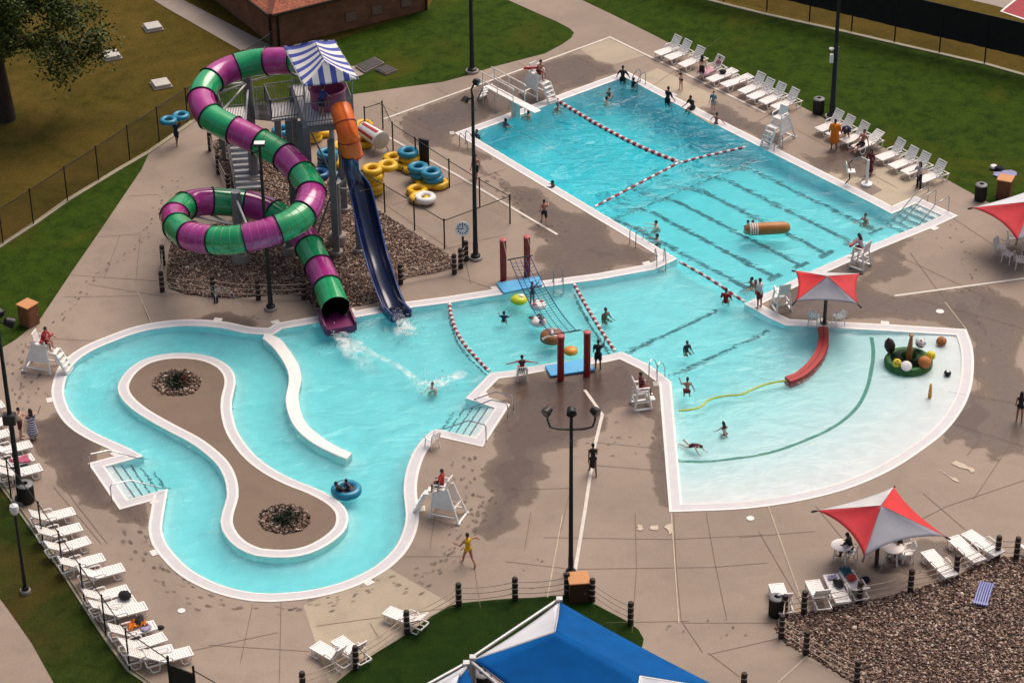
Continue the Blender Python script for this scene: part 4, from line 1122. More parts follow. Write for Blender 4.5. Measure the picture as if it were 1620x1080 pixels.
def striped(A, B, C, D, n_str, name='roof_panel', sag=.10):
    mb = MB(); n = 12; w = n + 1
    for i in range(n + 1):
        for j in range(n + 1):
            s, t = j / n, i / n
            E0 = A + (B - A) * s; E1 = D + (C - D) * s
            p = E0 + (E1 - E0) * t - UPV * (sag * math.sin(math.pi * t) + .05 * math.sin(math.pi * s))
            mb.v.append(tuple(T(p)))
    for i in range(n):
        for j in range(n): mb.face((i * w + j, i * w + j + 1, (i + 1) * w + j + 1, (i + 1) * w + j))
    me = bpy.data.meshes.new(name); me.from_pydata(mb.v, [], mb.f); me.materials.append(STRIPE)
    uvl = me.uv_layers.new(name='uv')
    for p in me.polygons:
        for li in p.loop_indices:
            vi = me.loops[li].vertex_index; q_ = Vector(mb.v[vi]); ab = (B - A); uvl.data[li].uv = (((q_ - T(A)).dot(ab) / ab.dot(ab) if 'gable' in name else (vi % w) / n) * n_str + (.75 if 'gable' in name else 0), (vi // w) / n)
    me.polygons.foreach_set('use_smooth', [True] * len(me.polygons)); me.update()
    o = bpy.data.objects.new(name, me); col.objects.link(o); o.parent = tw
    s_ = o.modifiers.new('solid', 'SOLIDIFY'); s_.thickness = .012
    return o
striped(rf[3], rf[0], r1, r2, 5.2); striped(rf[2], rf[1], r1, r2, 5.2)
striped(rf[0] + (r1 - rf[0]) * .02 - UPV * .03, rf[1] - UPV * .03, r1 - UPV * .01, r1 - UPV * .01, 4.4, 'gable_panel', 0.0)
striped(rf[3] - UPV * .03, rf[2] - UPV * .03, r2 - UPV * .01, r2 - UPV * .01, 4.4, 'gable_panel', 0.0)
for p, q in zip(dk, rf):
    mb = MB(); mb.tube([T(V(p, TZ)), T(V(p, RZ - .25)), T(q)], .045, 8); mb.build('roof_post', STEEL, tw, smooth=True)
for a, b_ in ((r1, r2), (rf[0], rf[3]), (rf[1], rf[2])):
    mb = MB(); mb.tube([T(a - UPV * .05), T(b_ - UPV * .05)], .035, 6); mb.build('roof_rail', STEEL, tw)
# ---- tube slide
def glaze(name, dark, light, cross):
    m, nt, b, vec = new_mat(name)
    nt.links.new(ramp(nt, noise(nt, vec, 1.6, 5, .6), [(.3, dark), (.75, light)]), b.inputs['Base Color'])
    b.inputs['Roughness'].default_value = .16; b.inputs['Coat Weight'].default_value = .6; b.inputs['Coat Roughness'].default_value = .08
    b.inputs['Specular IOR Level'].default_value = .6
    bump(nt, b, noise(nt, vec, 3.0, 3), .10, .03)
    return m
GREEN = glaze('green_fibreglass', (.004, .30, .095), (.016, .43, .17), 0)
PURPLE = glaze('purple_fibreglass', (.36, .018, .20), (.50, .055, .31), 0)
FLG = pm('flange_dark', (.012, .006, .010), .4)
INNER = pm('tube_inside', (.010, .012, .012), .35)
GLINT_G = pm('green_glint_ring', (.16, .34, .13), .35); GLINT_P = pm('purple_glint_ring', (.50, .14, .30), .35)  # pale tones imitating the reflected lines on the tubes
# (pixel of the tube's axis); heights fall evenly along its length
tpx = [(492,106),(470,97),(452,96.5),(436,96.5),(404,99),(372,107),(345,119),(325,138),(319,160),(330,182),(352,197),(384,212),(420,230),(452,249),(477,275),(492,300),(487,328),(466,350),(436,364),(404,373),(366,380),(330,379),(298,372),(279,356),(278,338),(297,324),(326,319),(358,320),(392,323),(424,333),(450,348),(474,368),(489,390),(502,417),(515,446),(526,474),(531,487)]
ZS, ZE = TZ + .75, .78
def slide_path():
    z = [ZS + (ZE - ZS) * i / (len(tpx) - 1) for i in range(len(tpx))]
    for _ in range(6):
        P = [at(p[0], p[1], zz) for p, zz in zip(tpx, z)]
        acc = [0]
        for a, b_ in zip(P, P[1:]): acc.append(acc[-1] + (V(b_, 0) - V(a, 0)).length)
        z = [ZS + (ZE - ZS) * (s / acc[-1]) for s in acc]
    return [at(p[0], p[1], zz) for p, zz in zip(tpx, z)]
SP = slide_path()
def smooth_path(P, step):
    out = []
    for i in range(len(P) - 1):
        p0, p1, p2, p3 = P[max(i - 1, 0)], P[i], P[i + 1], P[min(i + 2, len(P) - 1)]
        k = max(2, int((p2 - p1).length / step))
        for j in range(k):
            t = j / k
            out.append(.5 * ((2 * p1) + (p2 - p0) * t + (2 * p0 - 5 * p1 + 4 * p2 - p3) * t * t + (3 * p1 - p0 - 3 * p2 + p3) * t ** 3))
    out.append(P[-1]); return out
SPF = smooth_path(SP, .08)
ts = empty('tube_slide', V(SP[-1], 0), 0, 'winding enclosed water slide of green and purple tube sections', 'slide'); SO = ts.location.copy()
TR = .70
acc = [0]
for a, b_ in zip(SPF, SPF[1:]): acc.append(acc[-1] + (b_ - a).length)
NSEG = 27; L_tot = acc[-1]
def sub_path(s0, s1, n=10):
    out = []
    for i in range(n + 1):
        s = s0 + (s1 - s0) * i / n
        k = min(max(np.searchsorted(acc, s) - 1, 0), len(SPF) - 2); t = (s - acc[k]) / max(acc[k + 1] - acc[k], 1e-6)
        out.append(SPF[k] + (SPF[k + 1] - SPF[k]) * min(max(t, 0), 1))
    return out
def open_tube(mb, pts, r, n=24):
    o = len(mb.v); k = len(pts)
    for i, p in enumerate(pts):
        d = (pts[min(i + 1, k - 1)] - pts[max(i - 1, 0)]).normalized(); X, Y, _d = frame_of(d)
        for j in range(n):
            a = 2 * math.pi * j / n; mb.v.append(tuple(p + (X * math.cos(a) + Y * math.sin(a)) * r))
    for i in range(k - 1):
        for j in range(n):
            j2 = (j + 1) % n; mb.face((o + i * n + j, o + i * n + j2, o + (i + 1) * n + j2, o + (i + 1) * n + j))
for i in range(NSEG):
    s0, s1 = L_tot * i / NSEG, L_tot * (i + 1) / NSEG
    pts = [p - SO for p in sub_path(s0, s1, 9)]
    mb = MB(); mb.mi = 0; open_tube(mb, pts, TR); mb.mi = 1; open_tube(mb, pts, TR - .03)
    g = (i % 2 == 0)
    mt = GREEN if g else PURPLE
    sec = mb.build('tube_section', [mt, INNER], ts, smooth=True)
    mb = MB(); d = (pts[1] - pts[0]).normalized(); X, Y, _d = frame_of(d)
    mb.torus(pts[0], TR + .025, .045, 28, 6, d); mb.build('flange', FLG, sec, smooth=True)
    if 7 <= i <= 16:     # pale rings: reflected lines put in as colour and shape here
        for k in ((2, 6) if i < 12 else (1, 3, 5, 7)):
            dd = (pts[k + 1] - pts[k - 1]).normalized(); mb = MB(); mb.torus(pts[k], TR - .003, .016, 28, 5, dd); mb.build('rib', GLINT_G if g else GLINT_P, sec, smooth=True)
# purple start tub and splash-out lip
mb = MB(); c = at(518, 141, TZ + .9) - SO; c.z = 0
mb.mi = 0; mb.lathe([(.86, TZ + .02), (.90, TZ + .92), (.98, TZ + .99), (.93, TZ + 1.05), (.84, TZ + .96), (.80, TZ + .1)], 28, c)
PURL = pm('purple_tub', (.30, .075, .17), .35, .12, 2)
mb.build('start_tub', PURL, ts, smooth=True)
e_, d_ = SP[-1] - SO, (SPF[-1] - SPF[-8]); d_.z = 0; d_.normalize(); n_ = Vector((d_.y, -d_.x, 0))
mb = MB(); b0 = e_ - d_ * .45; w = .70
P_ = [V(b0 - n_ * w, 0), V(b0 + n_ * w, 0), V(e_ + d_ * .95 + n_ * w, 0), V(e_ + d_ * .95 - n_ * w, 0)]
for a, b_, h0, h1 in ((1, 2, .60, .40), (3, 0, .40, .60)):
    t = (n_ if a == 1 else -n_) * .09
    mb.add([P_[a] + UPV * -.12, P_[b_] + UPV * -.12, P_[b_] + UPV * h1, P_[a] + UPV * h0, P_[a] + t + UPV * -.12, P_[b_] + t + UPV * -.12, P_[b_] + t + UPV * h1, P_[a] + t + UPV * h0], [(0, 1, 2, 3), (7, 6, 5, 4), (0, 4, 5, 1), (1, 5, 6, 2), (2, 6, 7, 3), (3, 7, 4, 0)])
mb.prism([(p.x, p.y) for p in P_], -.30, .22)
mb.build('exit_trough', pm('trough_purple', (.15, .012, .085), .5, .15, 2), ts)
# supports of the tube slide
sup = [((381, 413), 303, .24, 'pole'), ((403, 290), 119, .26, 'pole'), ((459, 402), 352, .2, 'pole')]
for (px, py), top, r, nm in sup:
    p = at(px, py) - SO; h = height_at(px, py, top)
    mb = MB(); mb.tube([V(p, 0), V(p, h)], r, 16); mb.mi = 1; mb.lathe([(r, h), (r, h + .015)], 16, V(p, 0)); mb.build('support_pole', [GREYP, PALEG], ts, smooth=True)
    mb = MB(); mb.lathe([(r * 1.9, -.05), (r * 1.9, .42), (r * 1.75, .48)], 20, V(p, 0)); mb.build('footing', FOOT, ts, smooth=True)
pl = {0: at(381, 413) - SO, 1: at(403, 290) - SO}
h0, h1 = height_at(381, 413, 303), height_at(403, 290, 119)
def arm(a, b_, r=.06):
    mb = MB(); mb.tube([a, b_], r, 8); mb.build('support_arm', PALEG, ts, smooth=True)
def near(px, py, dz):
    k = min(range(len(SP)), key=lambda i: (tpx[i][0] - px) ** 2 + (tpx[i][1] - py) ** 2); return SP[k] - SO + UPV * dz
for (px, py) in ((404,373),(330,319),(424,333),(297,324)): t = near(px, py, -.6); arm(V(pl[0], min(h0 - .3, t.z - .3)), t)
for (px, py) in ((330,182),(325,138),(345,119),(452,97),(384,212)): t = near(px, py, -.6); arm(V(pl[1], min(h1 - .4, t.z)), t)
# ---- orange and blue speed slide
ORANGE = glaze('orange_fibreglass', (.74, .105, .002), (.88, .18, .005), 0)
ORANGE.node_tree.nodes['Principled BSDF'].inputs['Roughness'].default_value = .38; ORANGE.node_tree.nodes['Principled BSDF'].inputs['Coat Weight'].default_value = .1
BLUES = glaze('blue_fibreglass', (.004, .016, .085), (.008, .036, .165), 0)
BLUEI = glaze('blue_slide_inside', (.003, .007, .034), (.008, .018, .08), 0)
ss = empty('speed_slide', at(622, 490), 0, 'straight steep water slide with an orange tube top and a blue open trough', 'slide'); QO = ss.location.copy()
bpx = [(539,172,TZ+.85),(544,189,TZ+.55),(551,215,TZ-.1),(557,243,TZ-1.1),(563,270,TZ-2.05),(571,300,TZ-3.05),(580,340,TZ-4.15),(590,382,TZ-5.15),(601,420,TZ-5.9),(612,452,TZ-6.55),(621,474,TZ-6.95),(629,491,.22)]
BP = smooth_path([at(a, b_, z) for a, b_, z in bpx], .12)
iq = min(range(len(BP)), key=lambda i: (BP[i] - at(557, 247, TZ - 1.2)).length)
def arc_tube(mb, pts, r, a0, a1, n, th=.05):
    """an open (or closed) trough: section angles a0..a1 measured from straight down"""
    k = len(pts); rows = []
    for i, p in enumerate(pts):
        d = (pts[min(i + 1, k - 1)] - pts[max(i - 1, 0)]).normalized(); X = d.cross(UPV).normalized(); Z = X.cross(d).normalized()
        rows.append([(p + (X * math.sin(a0 + (a1 - a0) * j / n) - Z * math.cos(a0 + (a1 - a0) * j / n)) * rr) for rr in (r, r - th) for j in range(n + 1)])
    o = len(mb.v); w = 2 * (n + 1)
    for r_ in rows: mb.v.extend([tuple(p) for p in r_])
    for i in range(k - 1):
        for j in range(n):
            mb.mi = 0; mb.face((o + i * w + j, o + i * w + j + 1, o + (i + 1) * w + j + 1, o + (i + 1) * w + j))
            q = n + 1 + j; mb.mi = 1; mb.face((o + i * w + q, o + (i + 1) * w + q, o + (i + 1) * w + q + 1, o + i * w + q + 1))
        mb.mi = 0
        for j, q in ((0, n + 1), (n, 2 * n + 1)): mb.face((o + i * w + j, o + (i + 1) * w + j, o + (i + 1) * w + q, o + i * w + q))
ot = BP[:iq + 1]; third = len(ot) // 3
for k in range(3):
    seg = ot[k * third: (k + 1) * third + 1] if k < 2 else ot[2 * third:]
    mb = MB(); arc_tube(mb, [p - QO for p in seg], .52 + (.0 if k else .01), -math.pi, math.pi, 24); s_ = mb.build('tube_section', [ORANGE, INNER], ss, smooth=True)
    d = (seg[-1] - seg[-2]).normalized(); mb = MB(); mb.torus(seg[-1] - QO, .53, .03, 24, 6, d); mb.build('flange', pm('orange_flange', (.28, .02, .004), .4), s_, smooth=True)
bt = BP[iq - 1:]
n4 = len(bt) // 4
for k in range(4):
    seg = bt[k * n4: (k + 1) * n4 + 1] if k < 3 else bt[3 * n4:]
    ang = 1.5 - .1 * k / 3
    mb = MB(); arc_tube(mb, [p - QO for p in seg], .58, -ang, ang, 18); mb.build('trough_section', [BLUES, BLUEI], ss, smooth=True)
for sg in (-1, 1):
    rows = []
    for i, p in enumerate(bt):
        d = (bt[min(i + 1, len(bt) - 1)] - bt[max(i - 1, 0)]).normalized(); X = d.cross(UPV).normalized(); Z = X.cross(d).normalized()
        ang = 1.5 - .1 * min(3, i // n4) / 3
        rows.append(p - QO + (X * math.sin(ang) * sg - Z * math.cos(ang)) * .58)
    mb = MB(); mb.tube(rows, .032, 6); mb.build('rim', pm('blue_rim', (.045, .10, .32), .4), ss, smooth=True)
e_ = BP[-1] - QO; d_ = BP[-1] - BP[-4]; d_.z = 0; d_.normalize(); n_ = Vector((d_.y, -d_.x, 0))
for s in (-1, 1):
    mb = MB(); a = e_ - d_ * .9 + n_ * s * .50; mb.bar(V(a, .14), V(a + d_ * 1.35, .10), .16, .52); mb.build('exit_wall', BLUES, ss, bevel=.05)
mb = MB(); mb.bar(V(e_ - d_ * .9, -.02), V(e_ + d_ * .45, -.06), .9, .12); mb.build('exit_floor', BLUEI, ss)
p = at(534, 386) - QO; h = height_at(534, 386, 290)
mb = MB(); mb.tube([V(p, 0), V(p, h)], .26, 16); mb.lathe([(.36, h), (.36, h + .1), (.26, h + .14)], 16, V(p, 0)); mb.build('support_pole', GREYP, ss, smooth=True)
mb = MB(); mb.tube([V(p, h), V(p, TZ - .15)], .13, 12); mb.build('support_pole', PALEG, ss, smooth=True)
mb = MB(); mb.lathe([(.46, -.05), (.46, .55), (.40, .62)], 20, V(p, 0)); mb.build('footing', FOOT, ss, smooth=True)
for (px, py, z) in ((563,270,TZ-2.7),(571,300,TZ-3.7)):
    mb = MB(); mb.tube([V(p, h - .3), at(px, py, z) - QO], .06, 8); mb.build('support_arm', PALEG, ss)
for px, py, z in ((603,456,2.2),(597,430,2.6)):
    g = at(px + 2, py + 4) - QO; mb = MB(); mb.tube([V(g, 0), V(g, .5)], .12, 10); mb.build('support_pole', GREYP, ss)
# ================================================================ objects on the deck and lawns
rng = random.Random(5)
CHROME = pm('stainless_rail', (.42, .42, .44), .25, .15, 5, .9, bmp=0)
GLOBE = pm('globe_glass', (.78, .77, .76), .25, .04, 5)
def rot_of(d): return math.atan2(d.y, d.x)
def ground_dir(a, b_, z=0.0):
    d = at(*b_, z) - at(*a, z); d.z = 0; return d.normalized()
# ---- lamp posts
def post(name, label, cat, base, top_px=None, h=None, r0=.10, r1=.07, foot=True, mat=BLACKM, group=None):
    p = at(*base); h = h or height_at(base[0], base[1], top_px)
    o = empty(name, p, 0, label, cat, group)
    mb = MB(); mb.tube([Vector((0, 0, 0)), Vector((0, 0, .9)), Vector((0, 0, .92)), Vector((0, 0, h))], [r0 * 1.15, r0 * 1.12, r0, r1], 12); mb.lathe([(r0 * 2.1, .10), (r0 * 2.1, .22), (r0 * 1.3, .3)], 14); mb.build('pole', mat, o, smooth=True)
    if foot:
        mb = MB(); mb.lathe([(r0 * 3, -.03), (r0 * 3, .11), (r0 * 2.8, .14)], 18); mb.build('footing', FOOT, o, smooth=True)
    return o, h
LENS = pm('lamp_lens', (.03, .03, .034), .15)
def flood(parent, c, d, tilt=.5, s=1.0):
    d = Vector((d.x, d.y, 0)).normalized(); f = (d - UPV * tilt).normalized(); X, Y, Z = frame_of(f)
    mb = MB(); mb.lathe([(.10 * s, -.26 * s), (.20 * s, -.2 * s), (.25 * s, .0), (.27 * s, .2 * s)], 16, c, f); h = mb.build('lamp_head', BLACKM, parent, smooth=True)
    mb = MB(); mb.lathe([(.24 * s, .2 * s), (.20 * s, .215 * s)], 16, c, f); mb.build('lens', LENS, h)
    return h
FL = Vector((-.1, -1, 0))
o, h = post('lamp_post', 'black lamp pole with round footing on the lawn edge behind the diving board', 'lamp post', (747, 114), h=11, r0=.13)
for s in (-1, 1): flood(o, Vector((s * .5, 0, 11)), Vector((.5, -.5, 0)))
o, h = post('lamp_post', 'black lamp post with two small heads beside the inner tube fence and clock', 'lamp post', (752.5, 409), 152, r0=.12)
mb = MB(); mb.tube([Vector((0, 0, h - .05)), Vector((-.05, 0, h + .35)), Vector((.12, 0, h + .7))], .05, 8); mb.tube([Vector((0, 0, h - .1)), Vector((-.32, 0, h - .25))], .04, 8); mb.build('arm', BLACKM, o)
flood(o, Vector((.2, 0, h + .75)), Vector((1, -.4, 0)), .2, .7); flood(o, Vector((-.35, 0, h - .2)), Vector((-.6, -.8, 0)), .8, .7)
o, h = post('lamp_post', 'slim black lamp post in front of the tube slide on the gravel edge', 'lamp post', (428.5, 489), 231, r0=.11)
mb = MB(); mb.tube([Vector((0, 0, h - .25)), Vector((-.3, 0, h - .35)), Vector((-.55, 0, h - .2))], .04, 8); mb.build('arm', BLACKM, o)
mb = MB(); mb.box((0, 0, h + .1), (.55, .4, .12)); mb.mi = 1; mb.box((0, 0, h + .175), (.5, .36, .03)); mb.build('lamp_head', [BLACKM, WPL], o, bevel=.02)
o, h = post('lamp_post', 'black post with three floodlights on a curved crossbar above the bottom lawn', 'lamp post', (903, 908), 661, r0=.10)
xd = (at(950, 908) - at(903, 908)).normalized()
mb = MB()
for s in (-1, 1): mb.tube([Vector((0, 0, h - .55)), xd * (s * .55) + UPV * (h - .52), xd * (s * .85) + UPV * (h - .42), xd * (s * .95) + UPV * (h - .1), xd * (s * .95) + UPV * (h + .15)], .045, 8)
mb.tube([Vector((0, 0, h - .2)), Vector((0, 0, h + .15))], .05, 8); mb.build('crossbar', BLACKM, o, smooth=True)
for s, dd in ((-1, Vector((-.5, -.6, 0))), (0, Vector((.05, -1, 0))), (1, Vector((.7, -.6, 0)))): flood(o, xd * (s * .95) + UPV * (h + .32), dd, .25, .78)
o, h = post('lamp_post', 'tall black floodlight pole with a loudspeaker box by the striped towel couple', 'lamp post', (34, 792), 497, r0=.13)
for s, dd in ((0, Vector((.6, -.6, 0))), (1, Vector((1, .2, 0)))): flood(o, Vector((.1 + s * .4, 0, h + .1 - s * .5)), dd, .5, .9)
mb = MB(); mb.tube([Vector((0, 0, h - .35)), Vector((.5, 0, h - .5))], .04, 8); mb.build('arm', BLACKM, o)
mb = MB(); mb.box((-.02, -.05, h * .455), (.55, .42, .5)); mb.build('speaker_box', DARKP, o, bevel=.04)
o, h = post('lamp_post', 'black garden lamp post with a white globe on the verge outside the fence', 'lamp post', (40.5, 936), 812, r0=.075)
mb = MB(); mb.lathe([(.07, h - .05), (.16, h + .08), (.20, h + .24), (.17, h + .4), (.06, h + .47), (.02, h + .5)], 18); mb.build('globe', GLOBE, o, smooth=True)
o, h = post('lamp_post', 'tall dark pole with white camera and speaker fittings on the right lawn', 'lamp post', (1315.5, 186), h=12, r0=.13)
hz = height_at(1315.5, 186, 90)
mb = MB(); mb.tube([Vector((.16, 0, 0)), Vector((.16, 0, hz + .6))], .03, 6); mb.build('conduit', STEEL, o)
mb = MB(); mb.box((-.22, -.1, hz - .05), (.2, .2, .5)); mb.lathe([(.08, hz + .45), (.16, hz + .55), (.02, hz + .62)], 12, (-.25, -.1, 0)); mb.build('fitting', WPL, o, bevel=.02)
# ---- sun loungers
def lounger_proto(angle):
    """foot at the origin, head towards +X; seat hinge 1.2 m from the foot"""
    root = empty('sun_lounger', (0, 0, 0))
    W = .64; zs = .36
    mb = MB()
    for y in (-W / 2 + .03, W / 2 - .03): mb.bar((0, y, zs), (1.22, y, zs + .02), .06, .07)
    mb.bar((.03, -W / 2, zs), (.03, W / 2, zs), .07, .07)
    for k in range(10): x = .14 + k * .115; mb.box((x, 0, zs + .022), (.102, W - .08, .025))
    mb.build('seat', WPL, root, bevel=.008)
    ca, sa = math.cos(angle), math.sin(angle); h = Vector((1.2, 0, zs + .02)); e = Vector((ca, 0, sa)); n = Vector((-sa, 0, ca)); L = .80
    mb = MB()
    for y in (-W / 2 + .03, W / 2 - .03): mb.bar(h + Vector((0, y, 0)), h + e * L + Vector((0, y, 0)), .06, .06, n)
    mb.bar(h + e * L + Vector((0, -W / 2, 0)), h + e * L + Vector((0, W / 2, 0)), .07, .06, n)
    for k in range(6): p = h + e * (.09 + k * .118); mb.bar(p + Vector((0, -W / 2 + .05, 0)) - e * 0, p + Vector((0, W / 2 - .05, 0)), .098, .025, n)
    mb.build('backrest', WPL, root, bevel=.008)
    for x in (.34, 1.62):
        for s in (-1, 1):
            y = s * (W / 2 - .02)
            mb = MB(); mb.tube([Vector((x - .22, y, zs - .01)), Vector((x - .2, y, .12)), Vector((x - .13, y, .03)), Vector((x + .08, y, .03)), Vector((x + .15, y, .12)), Vector((x + .2, y, zs - .01))], .028, 6); mb.build('leg', WPL, root, smooth=True)
    mb = MB()
    for s in (-1, 1): mb.bar((1.2, s * (W / 2 - .03), zs), (1.92, s * (W / 2 - .03), zs - .03), .05, .06)
    mb.bar((1.9, -W / 2 + .03, zs - .05), (1.9, W / 2 - .03, zs - .05), .05, .05); mb.build('rear_frame', WPL, root, bevel=.006)
    for s in (-1, 1):
        y = s * (W / 2 + .03)
        mb = MB(); mb.tube([Vector((.86, y, zs)), Vector((.90, y, zs + .17)), Vector((.98, y, zs + .21)), Vector((1.34, y, zs + .21)), Vector((1.42, y, zs + .15)), Vector((1.46, y, zs))], .03, 6); mb.build('armrest', WPL, root, smooth=True)
    return root
P_UP, P_MID, P_FLAT = lounger_proto(R(58)), lounger_proto(R(33)), lounger_proto(R(5))
note_kids()
_first = {}
LG = {'lawn': 'loungers along the lawn edge of the big pool', 'fence': 'loungers along the chain fence', 'rope': 'loungers by the rope posts', 'bed': 'loungers beside the stone bed'}
LOUNGERS = {}
def lounger(foot, hinge, kind, row, label):
    pr = {'u': P_UP, 'm': P_MID, 'f': P_FLAT}[kind]
    d = ground_dir(foot, hinge, .38); p = at(*foot, .38); p.z = 0
    p = p + d * .02; d = Matrix.Rotation(rng.gauss(0, .035), 3, 'Z') @ d
    if pr.name not in _first:
        _first[pr.name] = 1; o = pr; o.location = p; o.rotation_euler = (0, 0, rot_of(d))
    else: o = copy_thing(pr, p, rot_of(d))
    tag(o, label, 'sun lounger', LG[row]); LOUNGERS[label] = o
    return o
ORD = ['first', 'second', 'third', 'fourth', 'fifth', 'sixth', 'seventh', 'eighth', 'ninth', 'tenth', 'eleventh', 'twelfth', 'thirteenth', 'fourteenth', 'fifteenth', 'sixteenth', 'seventeenth', 'eighteenth']
da, fl_ = (22, -8.3), (22, -9)
def hg(f, d): return (f[0] + d[0], f[1] + d[1])
for f, k, lb in [((1038.7,85.5),'u','upright white lounger at the far end of the lawn row, topmost in the photo'), ((1054.7,92.5),'u','upright white lounger, second from the far end of the lawn row'), ((1077,104),'u','upright white lounger behind the child standing on the far deck'),
 ((1104.7,116.7),'u','white lounger with a pink patterned towel, behind the standing child in black shorts'), ((1121.4,127.3),'f','flat white lounger with a black bag on it, lawn row'), ((1143.4,135.2),'f','flat empty white lounger just past the one with the black bag'),
 ((1172,146),'u','upright white lounger, first of four beyond the flat pair'), ((1185.6,155),'u','upright white lounger, second of four beyond the flat pair'), ((1205,162.5),'u','upright white lounger, third of four beyond the flat pair'), ((1223.7,170.6),'u','upright white lounger right behind the tall guard chair on the lawn side'),
 ((1294,205.6),'u','upright white lounger between the black bin and the orange towel person'), ((1311,214),'u','white lounger behind the person wrapped in the orange towel'), ((1333,224),'u','white lounger at which the dark-shirted person bends'), ((1352,234),'m','reclined white lounger with a sunbather sitting on it'),
 ((1389,251),'u','upright white lounger behind the girl in the long dark dress'), ((1410,264),'u','empty upright white lounger between the two standing women'), ((1430,273.5),'u','white lounger directly behind the woman in grey top'), ((1454,286),'u','last white lounger of the lawn row beside the pool steps rails')]:
    lounger(f, hg(f, da), k, 'lawn', lb)
dl = (-36, 10)
for f, k, lb in [((6,638),'m','white lounger cut by the photo edge above the floodlight pole'), ((11,664),'m','white lounger behind the floodlight pole beside the couple'), ((16,683),'m','white lounger below the couple, against the floodlight pole'), ((50,701),'m','white slatted lounger just below the striped towel woman'), ((53,722),'m','white lounger holding a pink towel'), ((66,738),'m','white lounger with a dark bag under it by the big black bin'),
 ((118,807),'m','first white lounger past the big black bin along the fence'), ((129,832),'m','second white lounger past the big black bin along the fence'), ((142,853),'m','third white lounger past the big black bin along the fence'), ((165,880),'m','upper of the two overlapping loungers midway along the fence'), ((196,896),'m','lower of the two overlapping loungers midway along the fence'),
 ((204,930),'m','white lounger just above the one with the black bag, fence row'), ((214,946),'m','white lounger carrying a round black bag, fence row'), ((232,957),'m','white lounger just below the one with the round black bag'), ((247,987),'m','white lounger with an orange and black towel'), ((262,1005),'m','white lounger just below the orange towel one'), ((275,1025),'m','white lounger second from the gate end of the fence row'), ((304,1028),'m','white lounger nearest the black gate panel')]:
    lounger(f, hg(f, dl), k, 'fence', lb)
for f, h_, k, lb in [((610,964),(636,975),'m','single white lounger by the rope post on the pale slab'), ((497,1018),(516,1031),'u','outer of the paired loungers on the pale slab'), ((532,1009),(550,1022),'u','inner of the paired loungers next to the rope post')]: lounger(f, h_, k, 'rope', lb)
for f, h_, k, lb in [((1227,922),(1236,939),'u','white lounger with raised back beside the black bin at the stone bed'), ((1284.6,916.5),(1291,932),'u','white lounger with raised back between two rope posts of the stone bed'), ((1313,907.5),(1322,926),'f','flat white lounger with black clothes lying on it'), ((1338,902),(1348,918),'m','white lounger piled with teal and red clothes'),
 ((1466,870),(1482,888),'f','flat white lounger standing alone beyond the umbrella table'), ((1506,848),(1524,865),'f','left of the two flat loungers at the umbrella corner'), ((1528,840.5),(1547,854),'f','right of the two flat loungers at the umbrella corner'), ((1622,858),(1640,874),'f','flat white lounger cut by the photo edge beyond the stone bed')]: lounger(f, h_, k, 'bed', lb)
# ---- things lying on the loungers and lawn
def blob(name, label, cat, c, r, m, seed=0, flat=1.0, group=None):
    rr = random.Random(seed); mb = MB(); n, k = 14, 8
    mb.ball((0, 0, 0), r, n, k)
    mb.v = [(x * (1 + rr.gauss(0, .10)), y * (1 + rr.gauss(0, .10)), z * (1 + rr.gauss(0, .08)) * flat) for x, y, z in mb.v]
    o = mb.build(name, m, smooth=True); o.location = c; return tag(o, label, cat, group)
def cloth(name, label, cat, c, d, L, W, m, drop=0.0, seed=0, bumpy=.03, group=None):
    """a crumpled cloth lying on what is under it"""
    rr = random.Random(seed); d = Vector((d.x, d.y, 0)).normalized(); n = Vector((-d.y, d.x, 0)); mb = MB(); a, b_ = 12, 9
    for i in range(a + 1):
        for j in range(b_ + 1):
            s, t = i / a - .5, j / b_ - .5
            p = d * (s * L * (1 + .12 * math.sin(7 * t + seed))) + n * (t * W * (1 + .12 * math.sin(6 * s + seed))) + UPV * (.02 + abs(rr.gauss(0, bumpy)) - drop * max(0, abs(t) - .36) * 4)
            mb.v.append(tuple(p))
    w = b_ + 1
    for i in range(a):
        for j in range(b_): mb.face((i * w + j, (i + 1) * w + j, (i + 1) * w + j + 1, i * w + j + 1))
    o = mb.build(name, m, smooth=True); o.location = c; s_ = o.modifiers.new('solid', 'SOLIDIFY'); s_.thickness = .015; s_.offset = 1
    return tag(o, label, cat, group)
PINK = pm('pink_towel', (.42, .09, .16), .9, .35, 9); LAV = pm('lavender_cloth', (.28, .27, .45), .9, .2, 6); BLK = pm('black_cloth', (.012, .012, .016), .9, .3, 6); ORT = pm('orange_cloth', (.75, .22, .02), .9, .15, 5); TEAL = pm('teal_cloth', (.03, .13, .16), .9, .3, 6); REDC = pm('red_cloth', (.45, .05, .03), .9, .3, 6); PURC = pm('lilac_cloth', (.35, .30, .45), .9, .2, 6)
dA = ground_dir((1121,127), hg((1121,127), da), .38); dL = ground_dir((129,832), hg((129,832), dl), .38)
def on(px, py, z=.41): return at(px, py, z)
blob('bag', 'black bag on the flat lounger of the lawn row', 'bag', on(1143.5,116) + UPV * .10, (.2, .16, .13), BLK, 1)
blob('bag', 'round black bag on a lounger by the fence', 'bag', on(198,946) + UPV * .15, (.27, .22, .2), BLK, 2)
blob('bag', 'dark bag under the lounger next to the big black bin', 'bag', at(36,746) + UPV * .16, (.4, .28, .18), BLK, 3)
cloth('towel', 'pink towel hanging over a lounger behind the floodlight pole', 'towel', on(32,728), dL, .8, .55, PINK, .05, 4)
cloth('towel', 'orange and black towel heaped on a lounger by the fence', 'towel', on(216,989) + UPV * .02, dL, .75, .5, ORT, .06, 5, .09)
blob('towel', 'black towel bundle beside the orange towel on a lounger', 'towel', on(221,985) + UPV * .14, (.2, .3, .15), BLK, 6)
